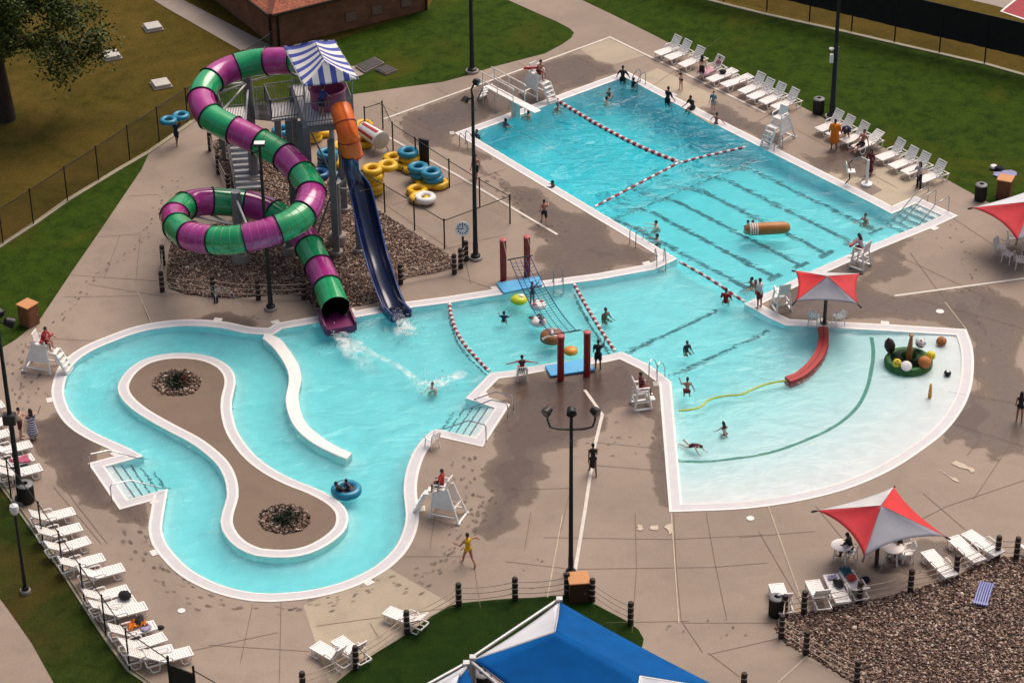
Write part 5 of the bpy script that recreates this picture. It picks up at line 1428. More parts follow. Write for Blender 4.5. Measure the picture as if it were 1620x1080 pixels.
cloth('towel', 'lilac towel on the foot of the orange towel lounger', 'towel', on(230,992), dL, .4, .5, PURC, 0, 7)
cloth('shorts', 'black clothes spread on the flat lounger by the stone bed', 'clothing', on(1326,925) + UPV * .03, Vector((.3, -1, 0)), .55, .35, BLK, 0, 8, .05)
cloth('shirt', 'small lilac garment on the flat lounger by the stone bed', 'clothing', on(1317,914) + UPV * .03, Vector((1, .3, 0)), .4, .2, PURC, 0, 9)
cloth('towel', 'teal towel on the piled lounger by the stone bed', 'towel', on(1339,906) + UPV * .03, Vector((.3, -1, 0)), .55, .4, TEAL, 0, 10, .08)
blob('towel', 'red and orange bundle on the piled lounger by the stone bed', 'towel', on(1347,917) + UPV * .12, (.2, .22, .14), REDC, 11)
blob('shoes', 'dark shoes beside the orange towel lounger', 'shoes', at(254,993) + UPV * .05, (.16, .12, .06), BLK, 12)
blob('bag', 'small dark bag beside the piled lounger at the rope post', 'bag', at(1369,921) + UPV * .14, (.2, .16, .15), BLK, 13)
cloth('towel', 'lavender towel spread on the lawn near the orange-topped box', 'towel', at(1590,276), Vector((1, .2, 0)), 1.2, .75, LAV, 0, 14, .03)
blob('hat', 'white hat on the lawn beside the lavender towel', 'hat', at(1572,267) + UPV * .12, (.22, .22, .13), WPL, 15)
blob('bag', 'black bag on the lawn between white hat and lavender towel', 'bag', at(1580,269) + UPV * .12, (.28, .2, .13), BLK, 16)
# pink towel draped over the back of the far lounger
cloth('towel', 'pink patterned towel over the far lounger with the seated child', 'towel', on(1118,113) + UPV * .02, dA, .9, .7, pm('pale_pink_towel', (.55, .30, .36), .9, .3, 9), .1, 17)
# ---- guard chairs
def plate(mb, a, b_, w, t): mb.bar(a, b_, w, t)
def tall_chair_proto():
    root = empty('guard_chair', (0, 0, 0)); W = .46
    for s in (-1, 1):
        y0, y1 = s * W, s * W * .66
        mb = MB()
        B, Fr = Vector((-.95, y0 * 1.1, 0)), Vector((.55, y0 * 1.1, 0)); tb, tf = Vector((-.32, y1, 1.75)), Vector((.38, y1, 1.42))
        mb.bar(B, tb, .09, .12); mb.bar(Fr, tf, .09, .12); mb.bar(B + (tb - B) * .16, Fr + (tf - Fr) * .16, .06, .09); mb.bar(B + (tb - B) * .52, Fr + (tf - Fr) * .62, .06, .09)
        q = [B + (tb - B) * .38, Fr + (tf - Fr) * .42, tf, tb]; t = Vector((0, s * .02, 0))
        mb.add([p + t for p in q] + [p - t for p in q], [(0, 1, 2, 3), (7, 6, 5, 4), (0, 4, 5, 1), (1, 5, 6, 2), (2, 6, 7, 3), (3, 7, 4, 0)])
        mb.bar(Vector((-1.05, y0 * 1.1, .05)), Vector((-.8, y0 * 1.1, .05)), .12, .1)
        mb.build('side_frame', WPL, root, bevel=.012)
    mb = MB(); mb.box((.10, 0, 1.62), (.62, .64, .07)); mb.build('seat', WPL, root, bevel=.015)
    mb = MB(); mb.bar((-.20, 0, 1.62), (-.36, 0, 2.25), .62, .06, Vector((1, 0, .2))); mb.build('backrest', WPL, root, bevel=.02)
    for s in (-1, 1):
        mb = MB(); mb.tube([Vector((.36, s * .34, 1.64)), Vector((.34, s * .36, 1.86)), Vector((.2, s * .36, 1.9)), Vector((-.24, s * .36, 1.9))], .045, 8); mb.build('armrest', WPL, root, smooth=True)
    mb = MB(); mb.box((.64, 0, 1.18), (.5, .66, .06)); mb.build('footrest', WPL, root, bevel=.015)
    mb = MB()
    for s in (-1, 1): mb.bar((1.42, s * .33, .0), (.86, s * .31, 1.18), .08, .14)
    mb.build('ladder_rail', WPL, root, bevel=.01)
    for k in range(4):
        t = .16 + k * .22; x = 1.42 - .56 * t; mb = MB(); mb.box((x + .03, 0, 1.18 * t), (.24, .62, .05)); mb.build('step', WPL, root, bevel=.01)
    mb = MB(); mb.bar((1.42, -.36, .03), (1.42, .36, .03), .16, .06); mb.bar((-.95, -.5, .04), (-.95, .5, .04), .1, .08); mb.bar((-.70, -.44, .75), (-.70, .44, .75), .05, .1); mb.build('crossbar', WPL, root, bevel=.01)
    return root
def low_chair_proto():
    root = empty('guard_chair', (0, 0, 0))
    for s in (-1, 1):
        mb = MB(); a, b_ = Vector((-.42, s * .40, 0)), Vector((-.28, s * .30, .95)); c, d = Vector((.42, s * .40, 0)), Vector((.26, s * .30, .95))
        mb.bar(a, b_, .09, .09); mb.bar(c, d, .09, .09); mb.bar(a + (b_ - a) * .45, c + (d - c) * .45, .06, .08); mb.bar(a + UPV * .04, c + UPV * .04, .12, .08); mb.build('side_frame', WPL, root, bevel=.012)
        mb = MB(); mb.bar((-.30, s * .34, 1.22), (.34, s * .34, 1.20), .11, .05); mb.bar((.28, s * .34, .95), (.30, s * .34, 1.2), .07, .05); mb.build('armrest', WPL, root, bevel=.015)
    mb = MB(); mb.box((.0, 0, .97), (.66, .64, .07)); mb.build('seat', WPL, root, bevel=.02)
    mb = MB(); mb.bar((-.28, 0, .98), (-.42, 0, 1.62), .64, .06, Vector((1, 0, .2))); mb.build('backrest', WPL, root, bevel=.03)
    mb = MB(); mb.bar((-.36, -.36, .40), (-.36, .36, .40), .05, .10); mb.bar((.36, -.36, .40), (.36, .36, .40), .05, .10); mb.build('crossbar', WPL, root)
    mb = MB(); mb.box((.50, 0, .45), (.28, .60, .05)); mb.build('footrest', WPL, root, bevel=.01)
    return root
TC, LC = tall_chair_proto(), low_chair_proto(); TC.scale = (.9,) * 3; LC.scale = (.95,) * 3; note_kids()
GUARD = {}
def guard_chair(key, proto, base, face, label):
    p = at(*base); d = ground_dir(base, (base[0] + face[0], base[1] + face[1]))
    if proto.name not in _first: _first[proto.name] = 1; o = proto; o.location = p; o.rotation_euler = (0, 0, rot_of(d))
    else: o = copy_thing(proto, p, rot_of(d))
    tag(o, label, 'guard chair', 'white lifeguard chairs round the pools'); GUARD[key] = (p, d, o)
guard_chair('G1', TC, (849,152), (30,13), 'tall white guard chair beside the diving board with a shirtless guard on it')
guard_chair('G2', TC, (1233,222), (-24,13), 'tall empty white guard chair on the lawn side of the lap lanes')
guard_chair('G3', TC, (70,583), (32,4), 'tall white guard chair at the outer bend of the lazy river')
guard_chair('G4', TC, (703,814), (-30,-7), 'tall white guard chair on the inner deck bank of the lazy river bend')
guard_chair('G5', LC, (1236,487), (-11,-16), 'low empty white guard chair beside the red and grey umbrella')
guard_chair('G6', LC, (1014,642), (22,-3), 'low white guard chair at the wading pool corner with a guard in red')
guard_chair('G7', LC, (1361,421), (-20,-7), 'low white guard chair on the deck at the end of the lap lanes')
# ---- rescue tubes
def rescue_tube(label, c, d, L=1.1):
    d = d.normalized(); mb = MB(); mb.tube([c - d * L / 2, c - d * (L / 2 - .08), c + d * (L / 2 - .08), c + d * L / 2], [.03, .075, .075, .03], 10)
    return tag(mb.build('rescue_tube', pm('rescue_red', (.45, .02, .03), .45), smooth=True), label, 'rescue tube')
# ---- plastic chairs and tables
def chair_proto():
    root = empty('plastic_chair', (0, 0, 0))
    mb = MB(); mb.box((0, 0, .43), (.46, .46, .04)); mb.build('seat', WPL, root, bevel=.02)
    mb = MB()
    for i in range(5): y = -.18 + i * .09; mb.bar((-.22, y, .45), (-.31, y * 1.05, .84), .05, .02, Vector((1, 0, 0)))
    mb.tube([Vector((-.22, -.24, .44)), Vector((-.31, -.24, .78)), Vector((-.33, -.15, .87)), Vector((-.33, .15, .87)), Vector((-.31, .24, .78)), Vector((-.22, .24, .44))], .022, 6); mb.build('backrest', WPL, root)
    for x, y in ((-.2, -.2), (-.2, .2), (.2, -.2), (.2, .2)):
        mb = MB(); mb.bar((x, y, .42), (x * 1.25, y * 1.15, 0), .045, .045); mb.build('leg', WPL, root)
    for s in (-1, 1):
        mb = MB(); mb.tube([Vector((.2, s * .24, .42)), Vector((.2, s * .27, .64)), Vector((.1, s * .27, .67)), Vector((-.28, s * .26, .68))], .022, 6); mb.build('armrest', WPL, root)
    return root
def table_proto():
    root = empty('round_table', (0, 0, 0))
    mb = MB(); mb.lathe([(.42, .70), (.45, .71), (.45, .735), (.42, .745)], 24); mb.build('table_top', WPL, root, smooth=True)
    for k in range(4):
        a = k * math.pi / 2 + .4; mb = MB(); mb.bar((.3 * math.cos(a), .3 * math.sin(a), .70), (.40 * math.cos(a), .40 * math.sin(a), 0), .05, .05); mb.build('leg', WPL, root)
    return root
PC, PT = chair_proto(), table_proto(); note_kids()
def place(proto, base, face, label, cat, group=None):
    p = at(*base); d = ground_dir(base, (base[0] + face[0], base[1] + face[1]))
    if proto.name not in _first: _first[proto.name] = 1; o = proto; o.location = p; o.rotation_euler = (0, 0, rot_of(d))
    else: o = copy_thing(proto, p, rot_of(d))
    return tag(o, label, cat, group)
CG = 'white plastic chairs on the deck'
place(PC, (826,600), (-3,-20), 'white plastic chair at the pool edge with a woman sitting arms spread', 'chair', CG)
place(PC, (684,706), (-14,-10), 'empty white plastic chair beside the river stairs', 'chair', CG)
place(PC, (1434,886), (-20,2), 'white plastic chair on the far side of the round table under the lower umbrella', 'chair', CG)
place(PC, (1345,885), (-16,-4), 'white plastic chair under the person in dark clothes by the lower umbrella', 'chair', CG)
place(PC, (1582,402), (18,6), 'white plastic chair facing the table under the umbrella at the photo edge', 'chair', CG)
place(PC, (1594,414), (10,-8), 'white plastic chair nearest the camera corner of the edge umbrella group', 'chair', CG)
place(PC, (1614,424), (2,-12), 'white plastic chair cut by the photo edge below the edge umbrella', 'chair', CG)
place(PC, (1601,388), (16,0), 'white plastic chair tucked just under the edge umbrella tip', 'chair', CG)
place(PT, (1411,888), (1,0), 'round white table under the lower red umbrella', 'table'); place(PT, (1636,410), (1,0), 'round white table under the umbrella at the photo edge', 'table'); place(PT, (1330,884), (1,0), 'small white table in front of the person in dark clothes', 'table')
place(PC, (1288,512), (8,-10), 'white plastic chair under the umbrella by the wading pool corner, nearer the guard chair', 'chair', CG); place(PC, (1326,512), (-8,-10), 'white plastic chair under the umbrella by the wading pool corner, farther from the guard chair', 'chair', CG)
# ---- bins, boxes
def bin_(label, base, r=.30, h=.85):
    p = at(*base); o = empty('litter_bin', p, 0, label, 'litter bin', 'black ribbed litter bins')
    mb = MB(); n = 28
    mb.lathe([(r * .96, 0), (r, .03), (r, h - .04), (r * .97, h)], n)
    for k in range(n): a = 2 * math.pi * k / n; mb.bar((r * math.cos(a) * 1.01, r * math.sin(a) * 1.01, .05), (r * math.cos(a) * 1.01, r * math.sin(a) * 1.01, h - .06), .02, .02)
    mb.build('body', BLACKM, o, smooth=True)
    mb = MB(); mb.lathe([(r * 1.03, h), (r * 1.05, h + .05), (r * .8, h + .10), (r * .42, h + .10), (r * .38, h + .02)], n); mb.mi = 1; mb.lathe([(r * .38, h + .02), (.01, h + .02)], n); mb.build('lid', [pm('bin_lid', (.16, .16, .17), .5), BLACKM], o, smooth=True)
bin_('black litter bin on the lawn edge by the tall camera pole', (1294.5,179)); bin_('black litter bin beside the orange-topped box on the lawn', (1550.5,316)); bin_('black litter bin at the corner rope post of the stone bed', (1227.5,972)); bin_('black litter bin under the blue canopies', (764,1092), .34); bin_('big black litter bin beside the floodlight pole by the fence loungers', (42,792), .36)
BOX_DIM = pm('box_shade_side', (.20, .075, .030), .6, .2, 3); BOX_LIT = pm('box_lit_top', (.55, .24, .085), .6, .1, 3)  # one orange box colour: sides darkened like shade, top lightened
def box_(label, base, face, w=.72, h=1.1, bm=None):
    p = at(*base); d = ground_dir(base, (base[0] + face[0], base[1] + face[1])); o = empty('utility_box', p, rot_of(d), label, 'utility box', 'orange-topped utility boxes with shade-toned sides')
    mb = MB(); mb.box((0, 0, h / 2), (w, w, h)); b_ = mb.build('body', bm or BOX_DIM, o, bevel=.02)
    mb = MB(); mb.box((0, 0, h + .03), (w + .08, w + .08, .07)); mb.build('lid', BOX_LIT, o, bevel=.02)
    mb = MB(); mb.box((w / 2 + .012, 0, h * .5), (.02, w * .8, h * .8)); dr = mb.build('door', bm or BOX_DIM, o, bevel=.004)
    mb = MB(); mb.box((w / 2 + .03, w * .28, h * .5), (.03, .04, .12)); mb.build('latch', STEEL, dr)
box_('orange-topped utility box with shade-toned sides on the grass by the outer lazy river deck', (47,512), (14,6)); box_('orange utility box on the lawn beside the lavender towel', (1588,312), (8,-14)); box_('dark brown utility box among the rope posts under the triple floodlight', (915,944), (3,14), .8, .95, pm('box_dark', (.07, .025, .012), .6, .2, 3))
# ---- rope posts and ropes
WOODP = pm('rope_post_wood', (.030, .016, .012), .7, .3, 6); ROPE = pm('rope_tan', (.42, .34, .27), .85, .2, 10)
ROPES = {}
def rope_post(base, label, grp, h=1.14):
    p = at(*base); o = empty('rope_post', p, 0, label, 'rope post', grp)
    mb = MB(); mb.lathe([(.128, -.05), (.122, h - .06), (.10, h - .015), (.05, h)], 12); mb.build('post', WOODP, o, smooth=True)
    for z in (h * .30, h * .55, h * .80):
        mb = MB(); mb.torus((0, 0, z), .128, .020, 14, 6); mb.build('rope_wrap', ROPE, o, smooth=True)
    return p
def rope_run(posts, label, grp, h=1.14, sag=.14):
    o = empty('rope_line', posts[0], 0, label, 'rope', grp)
    for a, b_ in zip(posts, posts[1:]):
        L = (b_ - a).length
        for z in (h * .30, h * .55, h * .80):
            mb = MB(); mb.tube([a - posts[0] + (b_ - a) * (i / 10) + UPV * (z - sag * min(1.2, L / 3) * 4 * (i / 10) * (1 - i / 10)) for i in range(11)], .021, 5); mb.build('rope', ROPE, o, smooth=True)
g1 = 'rope posts round the slide stone bed'
A_ = [rope_post(b_, l, g1) for b_, l in [((333,238),'rope post beside the foot of the slide stairs nearest the tube carrier'), ((346,275),'second rope post down from the slide stairs foot'), ((362,306),'rope post just behind the lower slide loop'), ((268,376),'rope post hidden half behind the outer curve of the lower slide loop'), ((258.5,419),'rope post at the outer side of the slide stone bed'), ((257,461),'corner rope post of the slide stone bed above the river bend'),
  ((338,468),'rope post on the slide stone bed edge by the small fountain'), ((409,474),'rope post just before the slim lamp post'), ((481,473),'rope post at the tube slide exit')]]
rope_run(A_[:3], 'three sagging tan ropes beside the slide stairs', 'sagging ropes'); rope_run(A_[3:], 'sagging tan ropes along the front of the slide stone bed', 'sagging ropes')
B_ = [rope_post(b_, l, g1) for b_, l in [((634,449),'rope post beside the blue slide exit'), ((719,433),'rope post below the round clock, tallest of three'), ((729,424),'middle rope post of the three below the clock'), ((737.5,412),'rope post behind the clock next to the lamp post')]]
rope_run(B_, 'tan ropes between the blue slide and the clock posts', 'sagging ropes')
g2 = 'rope posts round the bottom lawn'
C_ = [rope_post(b_, l, g2) for b_, l in [((480,1098),'rope post at the bottom edge by the paired loungers'), ((563.5,1057),'rope post beside the paired loungers'), ((644,1001),'rope post beside the single lounger'), ((726,957),'rope post between the single lounger and the triple floodlight'), ((815,948),'rope post on the lawn rim before the triple floodlight'), ((897,941),'rope post touching the triple floodlight pole')]]
D_ = [rope_post(b_, l, g2) for b_, l in [((937,950),'rope post on the far side of the dark utility box'), ((997.5,987),'last rope post where the bottom lawn curves away')]]
rope_run(C_, 'tan ropes along the rim of the bottom lawn', 'sagging ropes'); rope_run(D_, 'tan ropes beyond the dark utility box', 'sagging ropes')
g3 = 'rope posts round the big stone bed'
E_ = [rope_post(b_, l, g3) for b_, l in [((1176,1100),'rope post standing alone at the bottom edge near the blue canopy'), ((1355,1081),'rope post at the bottom edge of the big stone bed'), ((1275,1034),'second rope post up the near side of the big stone bed'), ((1236,1008),'rope post at the rounded near corner of the big stone bed'), ((1241,976),'rope post directly beside the black bin'), ((1271.5,970),'rope post between two raised-back loungers'), ((1359,955),'rope post in front of the clothes-covered loungers'), ((1440,936),'rope post midway below the red umbrella'), ((1512,913),'rope post beyond the lone flat lounger'), ((1577.5,882),'rope post beside the pair of flat loungers'), ((1607.5,884),'outermost rope post of the big stone bed by the photo edge')]]
E_.append(at(1668, 905)); rope_run(E_[1:], 'tan ropes all round the big stone bed', 'sagging ropes')
# ---- round clock
p = at(733, 413); o = empty('outdoor_clock', p, 0, 'round white-rimmed clock on a short post by the tube store fence', 'clock')
h = height_at(733, 413, 362); fd_ = (Vector((CAM.x, CAM.y, 0)) - V(p, 0)).normalized(); fdn = (fd_ + UPV * .45).normalized()
mb = MB(); mb.tube([Vector((0, 0, 0)), Vector((0, 0, h - .2))], .06, 10); mb.build('post', DARKP, o)
mb = MB(); mb.lathe([(.36, -.10), (.38, -.02), (.38, .05), (.32, .06), (.31, .03)], 28, (0, 0, h), fdn); mb.build('rim', WPL, o, smooth=True)
mb = MB(); mb.lathe([(.31, .028), (.01, .030)], 28, (0, 0, h), fdn); f_ = mb.build('dial', pm('dial_grey', (.28, .29, .36), .5), o)
X, Y, Z = frame_of(fdn); mb = MB()
for k in range(12):
    a = k * math.pi / 6; e = X * math.cos(a) + Y * math.sin(a); mb.bar(Vector((0, 0, h)) + Z * .045 + e * .2, Vector((0, 0, h)) + Z * .045 + e * .29, .05, .012, Z)
mb.bar(Vector((0, 0, h)) + Z * .05, Vector((0, 0, h)) + Z * .05 + Y * .17, .035, .012, Z); mb.bar(Vector((0, 0, h)) + Z * .05, Vector((0, 0, h)) + Z * .05 + X * .22, .03, .012, Z); mb.build('clock_mark', BLACKM, f_)
# ---- diving board
b0, b1 = at(773, 136, 1.0), at(851, 178, 1.0); dd = V(b1 - b0, 0).normalized(); nn = Vector((-dd.y, dd.x, 0)); L = V(b1 - b0, 0).length
dv = empty('diving_board', V(b0, 0), 0, 'white diving board with side rails and ladder steps', 'diving board'); DO = V(b0, 0)
mb = MB(); mb.bar(UPV * 1.0, dd * L + UPV * 1.02, .5, .06); mb.build('board', WPL, dv, bevel=.015)
mb = MB(); c = dd * (L * .55); mb.prism([((c + dd * a + nn * b_).x, (c + dd * a + nn * b_).y) for a, b_ in ((-.2, -.2), (.2, -.2), (.2, .2), (-.2, .2))], 0, .92); mb.build('fulcrum_stand', pm('stand_white', (.60, .58, .57), .6), dv, bevel=.05)
for s in (-1, 1):
    mb = MB(); e = nn * (s * .42)
    for z in (1.45, 1.95): mb.tube([e - dd * .25 + UPV * z, e + dd * (L * .62) + UPV * z, e + dd * (L * .64) + UPV * (z - .06)], .034, 6)
    for t in (0.0, .3, .62): mb.tube([e + dd * (L * t) + UPV * .0, e + dd * (L * t) + UPV * 1.95], .03, 6)
    mb.build('guard_rail', pm('rail_pale', (.74, .68, .64), .4, .1, 3, .1), dv, smooth=True)
for k in range(4):
    mb = MB(); mb.bar(-dd * (.55 - .13 * k) - nn * .28 + UPV * (.2 + .23 * k), -dd * (.55 - .13 * k) + nn * .28 + UPV * (.2 + .23 * k), .22, .04); mb.build('step', WPL, dv)
for s in (-1, 1):
    mb = MB(); mb.bar(-dd * .66 + nn * s * .3, -dd * .08 + nn * s * .3 + UPV * 1.0, .05, .08); mb.build('step_rail', STEEL, dv)
# ---- pool ladders and stair handrails
def ladder(label, px, inward, h=.80, w=.46, reach=.62):
    """px: middle of the rails on the coping's outer edge"""
    p = at(*px); d = inward.normalized(); n = Vector((-d.y, d.x, 0)); o = empty('pool_ladder', p, 0, label, 'pool ladder', 'steel pool ladders')
    for s in (-1, 1):
        e = n * (s * w / 2); mb = MB()
        mb.tube([e, e + UPV * (h * .8), e + d * .08 + UPV * (h * .97), e + d * .22 + UPV * h, e + d * (reach * .75) + UPV * (h * .8), e + d * reach + UPV * (h * .45), e + d * (reach + .06) - UPV * .9], .026, 8); mb.build('rail', CHROME, o, smooth=True)
        mb = MB(); mb.lathe([(.06, 0), (.05, .025)], 10, e); mb.build('flange', CHROME, o)
    for k in range(3):
        mb = MB(); mb.bar(n * (-w / 2) + d * (reach + .06) - UPV * (.15 + .28 * k), n * (w / 2) + d * (reach + .06) - UPV * (.15 + .28 * k), .09, .03); mb.build('tread', CHROME, o)
ladder('steel ladder at the far corner of the deep end', (1017,131), -D2 * 1.0); ladder('steel ladder at the diving end corner nearest the double-head lamp', (732,229), D1 + D2 * .1, .8); ladder('steel ladder behind the empty lawn-side guard chair', (1233,232), -D2)
ladder('steel ladder halfway along the deck side of the lap lanes', (1001,389), D2, .95, .46, .9); ladder('steel ladder at the tip between the lap pool and the activity pool', (1043,413), at(1057,440) - at(1048,412)); ladder('steel ladder beside the climbing net posts', (882,446), at(890,470) - at(886,446), .9); ladder('steel ladder at the wading pool entry near the seated guard', (1033,600), at(1050,585) - at(1030,600), .9)
def handrail(label, p, d, L, h=.88, drop=1.0, grp='stair handrails'):
    d = Vector((d.x, d.y, 0)).normalized(); o = empty('stair_handrail', p, 0, label, 'handrail', grp)
    mb = MB(); mb.tube([Vector((0, 0, 0)), UPV * (h - .08), d * .1 + UPV * h, d * (L * .35) + UPV * h * .93, d * L - UPV * (drop - h + .2)], .027, 8); mb.build('rail', CHROME, o, smooth=True)
    mb = MB(); mb.lathe([(.07, 0), (.055, .03)], 10); mb.build('flange', CHROME, o)
dI = at(1410, 339) - at(1449, 322)
for i, (b_, l) in enumerate([((1467,318),'first steel handrail of the corner stairs, beside the woman in grey'), ((1479,324),'middle steel handrail of the corner stairs'), ((1500,334),'steel handrail of the corner stairs nearest the umbrella')]): handrail(l, at(*b_), dI, 2.6)
dR = at(227, 721) - at(166, 738)
handrail('steel handrail on the upper side of the outer river stairs', at(143,745), dR, 2.7); handrail('steel handrail on the lower side of the outer river stairs', at(177,793), dR, 2.7)
dM = at(736, 630) - at(783, 645)
handrail('steel handrail on the upper side of the inner river stairs', at(812,652), dM, 2.6); handrail('steel handrail on the lower side of the inner river stairs', at(769,698), dM, 2.6); handrail('second upper steel handrail of the inner river stairs', at(803,664), dM, 2.4)
# ---- water lift
p = at(1371, 293); lf = empty('pool_lift', p, 0, 'white pool access lift with a round base on the far deck', 'pool lift')
mb = MB(); mb.lathe([(.30, 0), (.30, .12), (.12, .18), (.10, .22)], 20); mb.build('base', WPL, lf, smooth=True)
mb = MB(); mb.tube([UPV * .2, UPV * 1.5], .07, 12); mb.build('mast', WPL, lf)
mb = MB(); mb.tube([UPV * 1.45, Vector((-.35, .1, 1.62)), Vector((-.8, .2, 1.4))], .05, 8); mb.build('arm', STEEL, lf)
mb = MB(); mb.box((-.85, .2, .75), (.45, .45, .06)); mb.bar((-1.05, .2, .75), (-1.12, .2, 1.25), .45, .05, Vector((1, 0, 0))); mb.build('seat', WPL, lf, bevel=.02)
mb = MB(); mb.tube([Vector((-.8, .2, 1.4)), Vector((-1.0, .2, 1.2)), Vector((-.85, .2, .78))], .03, 6); mb.tube([Vector((-.95, .2, .7)), Vector((-.9, .1, .35)), Vector((-1.15, -.05, .12))], .035, 6); mb.build('hanger', BLACKM, lf)
patch('slab', [(1352,291),(1368,283),(1396,301),(1378,310)], DAMP, .009)
# ---- buoy ropes
RF = pm('float_red', (.30, .012, .035), .5); WF = pm('float_white', (.72, .70, .70), .5)
def buoy(label, pts, n, r=.085, mats=None):
    P = smooth_path([at(p_[0], p_[1], -.04) for p_ in pts], .1); o = empty('buoy_rope', P[0], 0, label, 'buoy rope', 'red and white buoy ropes')
    acc = [0]
    for a, b_ in zip(P, P[1:]): acc.append(acc[-1] + (b_ - a).length)
    Lt = acc[-1]; O = P[0]
    def pt(s):
        k = min(max(int(np.searchsorted(acc, s)) - 1, 0), len(P) - 2); t = (s - acc[k]) / max(acc[k + 1] - acc[k], 1e-6); return P[k] + (P[k + 1] - P[k]) * t - O
    mb = MB(); mb.tube([p_ - O for p_ in P], r * .35, 6); mb.build('rope_core', WF, o)
    for k in range(n):
        s0, s1 = Lt * (k + .06) / n, Lt * (k + .94) / n; a, b_ = pt(s0), pt(s1); d = (b_ - a).normalized(); m = (a + b_) / 2; hl = (b_ - a).length / 2
        mb = MB(); mb.lathe([(r * .4, -hl), (r * .95, -hl * .85), (r, 0), (r * .95, hl * .85), (r * .4, hl)], 9, m, d); mb.build('float', RF if k % 2 else WF, o, smooth=True)
buoy('long red and white buoy rope from the diving board corner across the deep end', [(869,151),(905,174),(960,206),(1020,236),(1073,257)], 47, .135)
buoy('thin red and white buoy rope between deep end and lap lanes, far half', [(1075,258),(1110,249),(1180,233)], 17); buoy('thin red and white buoy rope between deep end and lap lanes, near half', [(940,328),(1010,291),(1073,258)], 21)
buoy('buoy rope from the deck tip towards the umbrella corner', [(1074,414),(1120,440),(1178,478)], 17); buoy('curved buoy rope beside the slide landing area', [(711,481),(716,508),(733,543),(774,588)], 31, .10); buoy('buoy rope between the climbing pads and the wading side', [(908,450),(925,480),(947,517),(973,556)], 29, .10)
# ---- floats
def float_thing(name, label, cat, px, build, z=-.045, group=None):
    p = at(px[0], px[1], 0); p.z = z; o = empty(name, p, 0, label, cat, group); build(o); return o
def pad(r, h, m, spots=None, sm=None):
    def f(o):
        mb = MB(); mb.lathe([(r * .85, -.12), (r, .0), (r * 1.0, h * .25), (r * .9, h * .6), (r * .65, h * .86), (r * .3, h * .98), (.02, h)], 24); mb.build('pad', m, o, smooth=True)
        if spots:
            for (a, q, s) in spots:
                c = Vector((math.cos(a) * q * r, math.sin(a) * q * r, h * (1.05 if q < .5 else .93 if q < .9 else .5)))
                mb = MB(); mb.ball(c, (s, s, .045), 10, 6); mb.build('spot', sm, o, smooth=True)
    return f
YG = pm('lime_vinyl', (.62, .68, .02), .35, .06, 3); WV = pm('white_vinyl', (.78, .75, .73), .35, .05, 3); BKV = pm('black_vinyl', (.012, .012, .014), .35); ORV = pm('orange_vinyl', (.68, .28, .02), .4, .06, 3); BRV = pm('brown_vinyl', (.30, .11, .035), .4, .15, 3); BLV = pm('blue_mat', (.09, .43, .75), .5, .08, 3); REDV = pm('red_vinyl', (.5, .06, .04), .4)
PG = 'floating climbing pads under the rope net'
float_thing('floating_pad', 'lime green round floating pad with a white patch', 'floating pad', (821,474), pad(.42, .26, YG, [(.3, .3, .16)], WV), group=PG)
float_thing('floating_pad', 'white floating pad with red streaks under the climbing child', 'floating pad', (851,483), pad(.40, .24, WV, [(.5, .5, .11), (2.4, .55, .09), (4, .6, .1)], REDV), group=PG)
float_thing('floating_pad', 'white floating pad with black spots like a soccer ball', 'floating pad', (852,509), pad(.42, .26, WV, [(0.1, .35, .15), (2.9, .85, .13), (5.2, .85, .15), (1.4, .8, .12)], BKV), group=PG)
def football(o):
    mb = MB(); mb.lathe([(.48, -.12), (.60, .02), (.58, .25), (.45, .38), (.02, .42)], 28); mb.build('pad', BRV, o, smooth=True)
    for y in (-.34, .34):
        mb = MB(); mb.tube([Vector((math.sqrt(max(.0, .345 - y * y)) * t, y, .36 - .16 * t * t)) for t in (-1, -.6, -.2, .2, .6, 1)], .075, 8); mb.build('stripe', WV, o, smooth=True)
    mb = MB(); mb.bar((0, -.2, .43), (0, .2, .43), .1, .04); mb.build('lace', WV, o)
float_thing('floating_pad', 'large brown floating pad with two white bands, like a football', 'floating pad', (874,535), football, group=PG)
float_thing('floating_pad', 'plain orange floating pad next to the near blue mat', 'floating pad', (903,555), pad(.34, .24, ORV), group=PG)
def mat_(label, px4, z, th):
    q = [at(a, b_, z) for a, b_ in px4]; mb = MB(); mb.prism([(p_.x, p_.y) for p_ in q], z - th, z); return tag(mb.build('padded_mat', BLV, bevel=.02), label, 'mat', 'blue padded mats')
mat_('blue padded mat over the coping at the far red posts', [(785,447),(853,436),(858,450),(797,463)], .14, .10); mat_('blue padded mat over the coping at the near red posts', [(862,578),(928,565),(942,584),(871,594)], .14, .10)
# red posts and the net
RP = pm('red_post', (.27, .012, .014), .45, .1, 3); RPT = pm('red_post_cap', (.50, .09, .10), .5)
for b_, t, l in [((796.5,444), 380, 'red climbing post beside the far blue mat, farther from the ladder'), ((834,438), 375, 'red climbing post beside the far blue mat, nearer the ladder'), ((887,601), 532, 'red climbing post at the near blue mat with wet base'), ((928.5,594), 526, 'red climbing post beside the standing man in black')]:
    p = at(*b_); h = height_at(b_[0], b_[1], t); o = empty('climbing_post', p, 0, l, 'post', 'red climbing net posts')
    mb = MB(); mb.tube([Vector((0, 0, 0)), Vector((0, 0, h))], .165, 18); mb.build('pole', RP, o, smooth=True)
    mb = MB(); mb.lathe([(.175, h - .02), (.175, h + .04), (.15, h + .06)], 18); mb.build('cap', RPT, o, smooth=True)
NB = pm('net_blue', (.02, .07, .19), .8); n0, n1 = at(803, 411, 2.0), at(843, 404, 2.0); m0, m1 = at(868, 530, 2.0), at(918, 522, 2.0)
nt_ = empty('climbing_net', V((n0 + m1) / 2, 0), 0, 'dark blue overhead rope net strung between the four red posts', 'net'); NO = nt_.location.copy()
